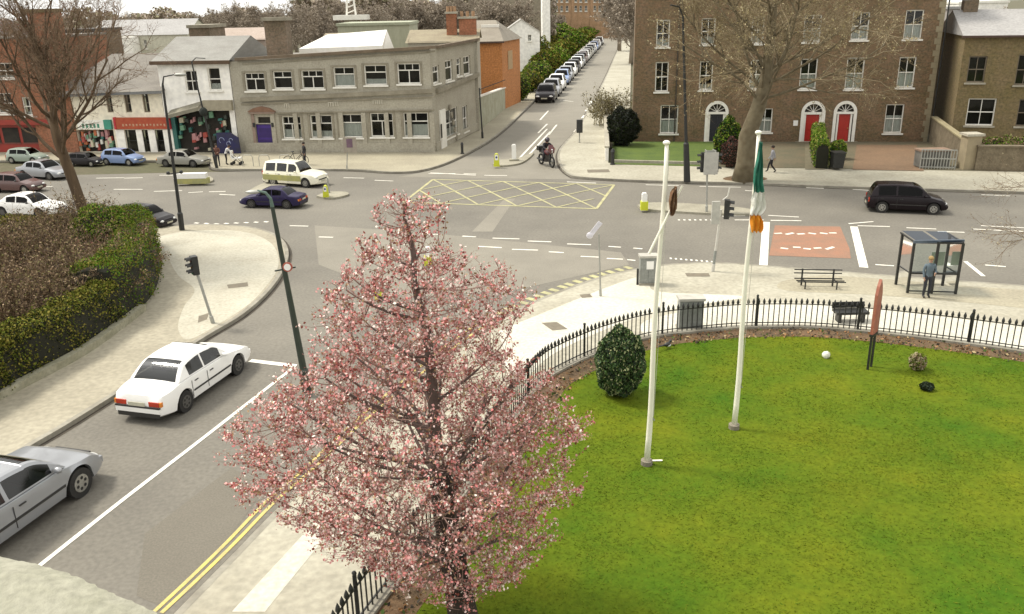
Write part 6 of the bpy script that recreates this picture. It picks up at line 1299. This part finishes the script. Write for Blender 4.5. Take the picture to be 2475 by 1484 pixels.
trx = FK.x*np.clip(C[:, 2]/FK.z, 0, 1.2); hole = (np.abs(C[:, 0]-trx) < .26) & (C[:, 1] < .25) & (C[:, 2] < FK.z+.2) & (C[:, 2] > .66*FK.z); hole |= ((C[:, 0]-FK.x+.55)**2+(C[:, 2]-FK.z-.05)**2 < .13) & (C[:, 1] < .6); C = C[~(hole & (RNG.random(len(C)) < .7))]
BL = [mat('blossom_pink', (.70, .37, .35), .8, (.50, .25, .235), 9, .5), mat('blossom_pale', (.86, .66, .61), .8), mat('blossom_cream', (.90, .82, .72), .8), mat('blossom_dark_leaf', (.30, .09, .07), .8), mat('blossom_rose', (.75, .26, .25), .8), mat('blossom_bud', (.45, .30, .17), .8)]
for q in BL: q.node_tree.nodes['Principled BSDF'].inputs['Specular IOR Level'].default_value = .1
tag(leaves('blossom', C, .037, BL, t, weights=[.34, .15, .08, .18, .13, .12], aspect=.8, vary=.65), kind='stuff')
print('TREE', len(segs), 'segs', len(C), 'flowers')
# ---------------- bare trees
def bare_tree(name, base, pts, rads, spec, nl, L_, label, thick, thin, seed, z0f=.35, el=(15, 75), r=.06, scale=1., thr=.025, cat='tree', leaf=None, smear=None):
    rnd = random.Random(seed); t = thing(name, base, label, cat); P = [Vector(p) for p in pts]; MB().tube(P, rads, 12).build('trunk', thick, t, True); segs = []; tips = []
    n = len(P)-1
    for k in range(nl):
        f = z0f+(1-z0f)*(k/nl); i = min(int(f*n), n-1); b = P[i].lerp(P[i+1], f*n-i); az = k*2.399+seed; e_ = radians(rnd.uniform(*el)); d = (cos(az)*cos(e_), sin(az)*cos(e_), sin(e_)); grow(tuple(b), d, L_*rnd.uniform(.7, 1.1)*(1.1-.3*f), r*(1.1-.4*f), 0, spec, segs, tips, rnd)
    emit(t, segs, thick, thin, thr)
    if leaf:
        fn = [s for s in segs if s[3] < leaf[2]]; A = np.array([s[0] for s in fn]); B_ = np.array([s[1] for s in fn]); ix = RNG.integers(0, len(fn), leaf[0]); u = RNG.random((leaf[0], 1)); C = A[ix]*(1-u)+B_[ix]*u+RNG.normal(0, .06, (leaf[0], 3))
        tag(leaves('buds', C, leaf[1], leaf[3], t, vary=.6), kind='stuff')
    print('TREE', name, len(segs)); return t
sp4 = [(6, 38, .55, 6, .05, .09), (5, 40, .55, 4, .03, .12), (5, 42, .6, 3, .02, .14), (4, 42, .7, 3, 0, .16), (0, 0, 0, 2, 0, .16)]
# plane tree before the terrace
b = G(1798, 436, .12); sc = 34*.9
tp = Q(1850, 195, b.y)-b; md = Q(1806, 330, b.y)-b
BUD = [mat('bud_golden', (.46, .38, .18), .9), mat('bud_brown', (.24, .18, .09), .9), mat('bud_pale', (.58, .50, .30), .9)]
bare_tree('plane_tree', b, [(0, 0, -.05), (md.x*.3, 0, md.z*.4), md, (tp.x*.6, 0, (md.z+tp.z)/2), tp, (tp.x*1.25, .3, tp.z+3), (tp.x*1.4, .5, tp.z+6.5)], [.75, .52, .48, .42, .34, .22, .08], sp4, 28, 7.0, 'big plane tree with golden twigs on the far pavement before the terrace', BARKP, TWIGG, 5, z0f=.50, el=(5, 75), r=.10, thr=.035, leaf=(20000, .08, .03, BUD))
MB().ball(G(1800, 432, .12)+Vector((0, 0, 0)), (1.3, .8, .12), 14, 6).build('tree_pit_soil', SOIL, hp)
# bare tree rising out of the left hedge
b = G(222, 622, .13); pts = [Vector((0, 0, 0))]+[Q(x, y, b.y+.1)-b for x, y in ((205, 520), (170, 420), (140, 340), (122, 270))]
sp3 = [(6, 28, .60, 8, .06, .09), (6, 36, .55, 5, .06, .10), (5, 40, .6, 3, .03, .13), (3, 42, .7, 3, 0, .15), (0, 0, 0, 2, 0, .15)]
bare_tree('bare_tree', b, pts, [.30, .23, .22, .20, .15], sp3, 13, 5.4, 'tall bare brown tree leaning left out of the hedge', BARK, TWIG, 3, z0f=.60, el=(22, 85), r=.10, thr=.018, leaf=(5000, .05, .012, [TWIG, mat('bud_red', (.2, .08, .05), .9)]))
# far bare trees: few prototypes copied along the skyline
spf = [(8, 36, .55, 5, .06, .10), (7, 40, .55, 4, .03, .12), (6, 42, .6, 3, .02, .14), (0, 0, 0, 2, 0, .16)]
pf = [bare_tree('far_bare_tree', (0, 0, 0), [(0, 0, 0), (.1, 0, 3), (0, .1, 6), (.1, 0, 9.5)], [.4, .32, .22, .1], spf, 26, 5.2, 'x', TWIGF, TWIGF, 31+i, z0f=.25, r=.11, thr=.03, leaf=(5200, .30, .05, [TWIGF, mat('far_bud', (.42, .35, .27), .9), mat('far_bud_dark', (.27, .22, .17), .9)])) for i in range(3)]
grp = 'bare trees on the skyline'
FT = [(760, 8, 150, 1.0, 'bare tree behind the big bank chimney to its left'), (820, -8, 158, 1.1, 'bare tree above the big bank chimney'), (895, 4, 150, 1.0, 'bare tree left of the white tower'), (950, -4, 160, 1.1, 'bare tree left of the white tower, nearer the chimney'), (1000, -6, 165, 1.1, 'bare tree just right of the white tower'), (1060, -10, 170, 1.15, 'bare tree above the red chimneys'), (1110, -10, 165, 1.1, 'bare tree behind the red chimneys'), (1180, -14, 160, 1.2, 'bare tree over the orange brick house'), (1250, -14, 160, 1.2, 'bare tree behind the white gabled house'),
      (1295, -6, 185, 1.1, 'bare tree left of the tall white house end'), (1500, -60, 190, 1.1, 'bare tree where the side street ends, left one'), (1530, -60, 150, 1.15, 'bare tree by the far end of the terrace'), (1475, -10, 280, 1.1, 'distant bare tree past the parked cars'), (1515, -20, 230, 1.2, 'distant bare tree past the parked cars, right one'),
      (240, 36, 190, .9, 'low bare tree on the skyline right of the brick chimney'), (300, 34, 200, .85, 'low bare tree on the skyline above the pale house'), (470, 30, 210, .95, 'bare tree on the skyline right of the pale house'), (520, 14, 200, 1.0, 'bare tree on the skyline under the open sky'), (560, 10, 190, 1.05, 'bare tree on the skyline left of the chimney trees'), (610, 6, 180, 1.0, 'bare tree above the faded pink roof'), (660, 8, 175, 1.0, 'bare tree above the faded pink roof, right one'), (705, 6, 165, 1.0, 'bare tree next to the bank chimney top'),
      (30, 60, 120, .8, 'bare tree at the top left edge'), (2445, 20, 120, .9, 'bare tree at the top right corner behind the villa'), (2330, 60, 95, .5, 'small bare tree behind the villa roof'), (1350, 30, 240, .8, 'bare tree before the orange brick terrace')]
for i, (px, ytop, D, s_, lab) in enumerate(FT):
    top = Q(px, ytop, D); k = i % 3; hgt = 13.6; s2 = max(.35, top.z/hgt) if top.z > 4 else s_*.6
    s2 = min(s2, 1.25); loc = (top.x, D, 0)
    if i < 3: pf[i].location = loc; pf[i].scale = (s2*1.05,)*2+(s2,); pf[i]['label'] = lab; pf[i]['group'] = grp
    else: dup(pf[k], loc, i*1.7, lab, (s2*1.05, s2*1.05, s2))['group'] = grp
# brown far woodland band
def wood(name, px0, px1, ytop, D, label, n, mats_, sz, thick=10):
    a = Q(px0, ytop, D); b = Q(px1, ytop, D); X = RNG.uniform(a.x, b.x, n); top = a.z+(b.z-a.z)*(X-a.x)/(b.x-a.x); top = top*(1+.10*np.sin(X*.31+D)+.07*np.sin(X*.9)); Z = top*np.sqrt(RNG.random(n)); Y = D+RNG.uniform(0, thick, n)
    tag(leaves(name, np.column_stack([X, Y, Z]), sz, mats_, vary=.5), label, 'woodland', kind='stuff')
WM = [mat('wood_brown', (.5, .41, .31), .95), mat('wood_mauve', (.52, .43, .36), .95), mat('wood_dark', (.27, .22, .16), .95), mat('wood_olive', (.36, .33, .20), .95)]
wood('far_woodland', 700, 1345, -8, 205, 'brown haze of far leafless woodland above the bank', 26000, WM, .9)
wood('low_woodland', 120, 720, 34, 230, 'thin low line of far trees on the skyline at the left', 9000, WM, 1.0)
# ---------------- leafy hedges and shrubs
HG = [mat('hedge_green', (.13, .155, .02), .85, spec=.1), mat('hedge_olive', (.21, .19, .035), .85, spec=.1), mat('hedge_dark', (.02, .028, .008), .9, spec=.1), mat('hedge_yellow', (.32, .27, .06), .85, spec=.1)]
HB = [mat('shrub_brown', (.22, .14, .07), .9), mat('shrub_dark', (.06, .035, .022), .9), mat('shrub_tan', (.38, .27, .16), .9), mat('shrub_olive', (.18, .16, .05), .9)]
GV = [mat('bright_leaf', (.10, .22, .015), .85, spec=.1), mat('bright_leaf2', (.19, .27, .03), .85, spec=.1), mat('deep_leaf', (.02, .055, .012), .9), mat('yellow_leaf', (.36, .34, .07), .85)]
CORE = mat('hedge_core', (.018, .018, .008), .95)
def hedge(name, path, w_, h0, h1, label, mats_, n, sz, weights=None, jag=.10, z=.13, cat='hedge', corem=None, topm=None):
    P = curve([G(x, y, z).xy for x, y in path], 5); t = thing(name, (P[0].x, P[0].y, z), label, cat); O = P[0]; m_ = MB(); vs = []; K = 7; prof = [(0, .0), (0, .8), (.12, .95), (.5, 1.0), (.88, .95), (1, .8), (1, 0)]
    for i, p in enumerate(P):
        d = (P[min(i+1, len(P)-1)]-P[max(i-1, 0)]).normalized(); nn = Vector((-d.y, d.x)); u = i/(len(P)-1); h = h0+(h1-h0)*u
        for a, b in prof: q = p+nn*(w_*a*.9+.05*w_)-O; vs.append((q.x, q.y, b*h*.94))
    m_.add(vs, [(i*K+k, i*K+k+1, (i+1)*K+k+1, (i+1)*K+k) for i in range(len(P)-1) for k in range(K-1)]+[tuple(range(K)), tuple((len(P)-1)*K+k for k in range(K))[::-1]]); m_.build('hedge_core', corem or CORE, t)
    i = RNG.integers(0, len(P)-1, n); u = RNG.random(n); A = np.array([[p.x-O.x, p.y-O.y] for p in P]); pos = A[i]*(1-u[:, None])+A[i+1]*u[:, None]; D_ = A[i+1]-A[i]; D_ /= np.linalg.norm(D_, axis=1)[:, None]; nn = np.column_stack([-D_[:, 1], D_[:, 0]])
    f = (i+u)/(len(P)-1); h = h0+(h1-h0)*f; sidep = RNG.random(n); per = 2*h+w_; s_ = RNG.random(n)*per; a = np.where(s_ < h, 0, np.where(s_ < h+w_, (s_-h)/w_, 1.)); zz = np.where(s_ < h, s_, np.where(s_ < h+w_, h, per-s_)); 
    bump = 1+.5*jag*np.sin(f*60)*np.sin(zz*4+f*30); a = np.clip(a, .0, 1); rd = np.minimum(1, (zz/h)**6*.12); a = a*(1-2*rd)+rd
    pos = pos+nn*((a*w_)+RNG.normal(0, jag*.6, n))[:, None]; C = np.column_stack([pos, zz*bump+RNG.normal(0, jag*.6, n)]); low = (zz < .78*h) & (RNG.random(n) < np.clip(.72-.25*np.sin(f*40+zz*3), .3, .9)); C = C[(C[:, 2] > .02) & ~low]  # leaves thinned low so the near-black core stands in for shade
    tag(leaves('foliage', C, sz, mats_, t, weights), kind='stuff'); return t
def bush(name, px, py, rx, rz, label, mats_, n, sz, weights=None, z=.16, ry=None, cat='shrub', lump=.18, core=True, stems=True, flat=.0):
    p = G(px, py, z); ry = ry or rx; t = thing(name, p, label, cat); 
    d = RNG.normal(size=(n, 3)); d /= np.linalg.norm(d, axis=1)[:, None]; lu = 1+lump*(np.sin(d[:, 0]*5+px)*np.sin(d[:, 1]*5+1)*np.sin(d[:, 2]*6+2)+.4*np.sin(d[:, 0]*11)*np.sin(d[:, 2]*12)); rr_ = lu*(1-np.abs(RNG.normal(0, .09, n)))
    C = np.column_stack([d[:, 0]*rx*rr_, d[:, 1]*ry*rr_, rz+d[:, 2]*rz*rr_]); C = C[C[:, 2] > .03]; tag(leaves('foliage', C, sz, mats_, t, weights), kind='stuff')
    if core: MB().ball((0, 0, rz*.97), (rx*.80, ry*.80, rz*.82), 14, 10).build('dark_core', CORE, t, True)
    if stems:
        m_ = MB(); 
        for k in range(5): a = k*1.3; m_.tube([(0.05*cos(a), .05*sin(a), -.02), (rx*.5*cos(a), ry*.5*sin(a), rz*.8)], [.03, .012], 5)
        m_.build('stem', BARK, t)
    return t
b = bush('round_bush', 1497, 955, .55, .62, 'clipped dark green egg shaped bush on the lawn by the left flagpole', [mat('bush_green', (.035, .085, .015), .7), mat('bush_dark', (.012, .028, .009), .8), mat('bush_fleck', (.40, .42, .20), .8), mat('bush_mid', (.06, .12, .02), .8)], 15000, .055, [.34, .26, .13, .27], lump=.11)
bz = Q(1497, 795, b.location.y+.0).z-.16; bx = (Q(1560, 880, b.location.y).x-Q(1436, 880, b.location.y).x)/2; print('BUSH', bz, bx); b.scale = (bx/.57, bx/.57, bz/1.24)
# left garden
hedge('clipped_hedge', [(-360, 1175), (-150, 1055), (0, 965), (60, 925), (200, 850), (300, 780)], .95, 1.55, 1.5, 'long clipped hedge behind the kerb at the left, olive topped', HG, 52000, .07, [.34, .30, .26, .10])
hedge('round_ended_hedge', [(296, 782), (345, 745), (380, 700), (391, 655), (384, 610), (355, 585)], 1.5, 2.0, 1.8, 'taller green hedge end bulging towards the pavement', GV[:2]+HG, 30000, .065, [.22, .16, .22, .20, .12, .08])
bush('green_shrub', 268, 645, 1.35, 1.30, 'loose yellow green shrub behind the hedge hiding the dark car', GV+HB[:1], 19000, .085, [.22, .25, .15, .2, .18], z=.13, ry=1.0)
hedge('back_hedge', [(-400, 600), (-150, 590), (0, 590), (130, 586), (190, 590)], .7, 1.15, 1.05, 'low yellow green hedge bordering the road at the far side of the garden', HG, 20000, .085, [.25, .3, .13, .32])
def thicket(name, px, py, rx, ry, h, label, seed, n=60, mats_=HB, nl=5000, sz=.07, z=.13, tw=TWIG):
    p = G(px, py, z); t = thing(name, p, label, 'shrub'); rnd = random.Random(seed); segs = []; tips = []
    spq = [(5, 35, .5, 4, .04, .12), (4, 40, .6, 3, .02, .15), (0, 0, 0, 2, 0, .15)]
    for k in range(n): a = rnd.uniform(0, 2*pi); q = sqrt(rnd.random()); e_ = radians(rnd.uniform(50, 88)); az = rnd.uniform(0, 2*pi); grow((rx*q*cos(a), ry*q*sin(a), 0), (cos(az)*cos(e_), sin(az)*cos(e_), sin(e_)), h*rnd.uniform(.6, 1.05), .022, 0, spq, segs, tips, rnd)
    tag(frusta('stems', [s[:4] for s in segs], [tw], t, 3), kind='stuff'); A = np.array([s[0] for s in segs]); B_ = np.array([s[1] for s in segs]); ix = RNG.integers(0, len(segs), nl); u = RNG.random((nl, 1)); tag(leaves('leaf_sprays', A[ix]*(1-u)+B_[ix]*u+RNG.normal(0, .05, (nl, 3)), sz, mats_, t), kind='stuff'); return t
thicket('bare_shrub', 190, 760, 1.3, 1.0, 2.1, 'brown leafless shrub mass behind the middle of the hedge', 5, 90, nl=11000)
thicket('bare_shrub', 60, 800, 1.6, 1.2, 2.0, 'brown leafless shrub mass behind the left of the hedge', 6, 100, nl=12000)
thicket('bare_shrub', 90, 690, 1.8, 1.3, 2.3, 'tangled brown shrub in the middle of the left garden', 7, 100, nl=13000)
thicket('bare_shrub', 290, 700, .9, .8, 2.0, 'reddish brown shrub beside the round hedge end', 8, 70, nl=9000, mats_=HB+[mat('shrub_red', (.2, .07, .05), .9)])
thicket('bare_shrub', -60, 660, 1.8, 1.2, 1.5, 'brown shrub at the left edge of the garden', 9, 70, nl=9000)
thicket('bare_shrub', 185, 635, 1.2, .9, 2.4, 'brown shrub round the foot of the leaning bare tree', 10, 80, nl=11000)
# shrubs before the terrace and along the side street
thicket('pale_shrub', 1478, 302, 1.6, 1.4, 2.6, 'pale twiggy shrub at the corner of the garden wall', 12, 60, [mat('straw_leaf', (.42, .37, .22), .9), mat('straw_dark', (.12, .1, .06), .9), HB[3]], 5000, .12, tw=mat('straw_twig', (.38, .33, .2), .9))
bush('dark_evergreen', 1505, 352, 1.15, 1.35, 'very dark evergreen bush against the left end of the terrace', [HG[2], CORE, mat('black_green', (.012, .018, .010), .9)], 6000, .16, z=.12, ry=1.1)
bush('green_bush', 1754, 396, .8, 1.45, 'green bush to the left of the plane tree trunk', GV+[HG[2]], 7000, .12, [.2, .2, .3, .1, .2], z=.14)
bush('dark_bush', 1768, 404, .7, .9, 'dark red brown bush tucked behind the plane tree trunk', [HB[1], CORE, mat('shrub_red', (.2, .07, .05), .9)], 4000, .1, z=.14)
hedge('garden_hedge', [(2000, 408), (1990, 380), (1986, 350)], .75, 1.5, 1.5, 'bright green hedge between the two red doors', GV, 14000, .10, [.34, .3, .16, .2], z=.14)
bush('ivy_clump', 2022, 384, .55, .6, 'bright leafy clump above the wheelie bins', GV, 4000, .1, z=.14)
bush('ivy_bush', 2400, 402, 1.6, .9, 'straggly shrub behind the rubble garden wall', HB+GV[:2], 8000, .12, z=.14, ry=.7)
bush('ivy_bush', 2480, 405, 1.6, .95, 'straggly shrub at the right edge behind the rubble wall', HB+GV[:2], 8000, .12, z=.14, ry=.7)
rows = [(1262, 242, 1.4, 1.5, 0), (1285, 222, 1.9, 1.6, 1), (1305, 200, 2.2, 1.8, 0), (1325, 178, 2.6, 1.8, 1), (1345, 160, 3.0, 1.9, 0), (1366, 140, 3.2, 2.0, 1), (1388, 122, 3.6, 2.1, 0), (1405, 106, 4.2, 2.2, 1), (1420, 92, 5.0, 2.4, 0), (1300, 170, 3.2, 2.6, 1), (1290, 150, 3.6, 2.8, 0), (1335, 130, 4.0, 2.4, 1), (1350, 105, 5.0, 2.6, 0), (1385, 92, 5.5, 2.6, 1), (1330, 95, 5.5, 3.0, 0)]
gl = ['next to the orange brick house', 'second along from the orange brick house', 'third along from the orange brick house', 'behind the fourth parked car', 'midway down the parked row', 'past the middle of the parked row', 'near the far end of the parked row', 'close to the end of the parked row', 'at the far end of the parked row', 'in the garden below the white gabled house', 'against the white gabled house', 'below the tall white house end', 'behind the tall white house end', 'before the orange terrace, right', 'before the orange terrace, left']
for i, ((x, y, rx, rz, k), l_) in enumerate(zip(rows, gl)):
    bush('roadside_bush', x-6, y, rx*.9, rz*(.78 if i % 3 else .95), ('yellow green' if k else 'green')+' garden bush '+l_, GV+[HB[3]] if k == 0 else HG+[GV[0]], 3400, .12+.0016*(250-y)*1.6, [.30, .32, .08, .15, .15], z=.1, stems=False).__setitem__('group', 'bushes along the side street')
bush('pale_plant', 2215, 893, .22, .24, 'straw coloured clump of dry plant on the lawn right of the red sign', [mat('straw_leaf', (.42, .37, .22), .9), LAWNC, HB[2]], 900, .08, z=.16, core=False)
bush('dark_clump', 2238, 942, .17, .10, 'small dark green clump on the lawn below the dry plant', [HG[2], mat('bush_dark', (.012, .028, .009), .8)], 900, .06, z=.16)
# twigs hanging in at the right edge in front of the road, from a tree outside the frame
rnd = random.Random(77)
def spray(px, py, D, label, nseg, L_, seed, dirn=(-1, 0, .05)):
    p = Q(px, py, D); g0 = Vector((p.x, p.y, .165)); t = thing('overhanging_branch', p, label, 'branch'); segs = []; tips = []; r2 = random.Random(seed)
    for k in range(nseg): grow((.1*k, .06*k, r2.uniform(-.3, .3)), (dirn[0], r2.uniform(-.4, .4), dirn[2]+r2.uniform(-.25, .15)), L_*r2.uniform(.7, 1.1), .014, 0, [(5, 35, .5, 6, .0, .12), (4, 40, .5, 4, 0, .15), (0, 0, 0, 2, 0, .15)], segs, tips, r2)
    frusta('twigs', [s[:4] for s in segs], [TWIG], t, 3)['kind'] = 'stuff'; A = np.array([s[1] for s in segs]); ix = RNG.integers(0, len(A), 500); tag(leaves('buds', A[ix]+RNG.normal(0, .03, (500, 3)), .035, [TWIG, BARK, mat('bud_pale', (.4, .34, .19), .9)], t), kind='stuff')
for px, py, D, lab, s_ in ((2500, 448, 38, 'bare twigs reaching in from the right edge above the far kerb', 1), (2500, 590, 27, 'bare twigs reaching in from the right edge beside the bus shelter', 2)): spray(px, py, D, lab, 5, 2.6 if s_ == 1 else 2.0, s_)
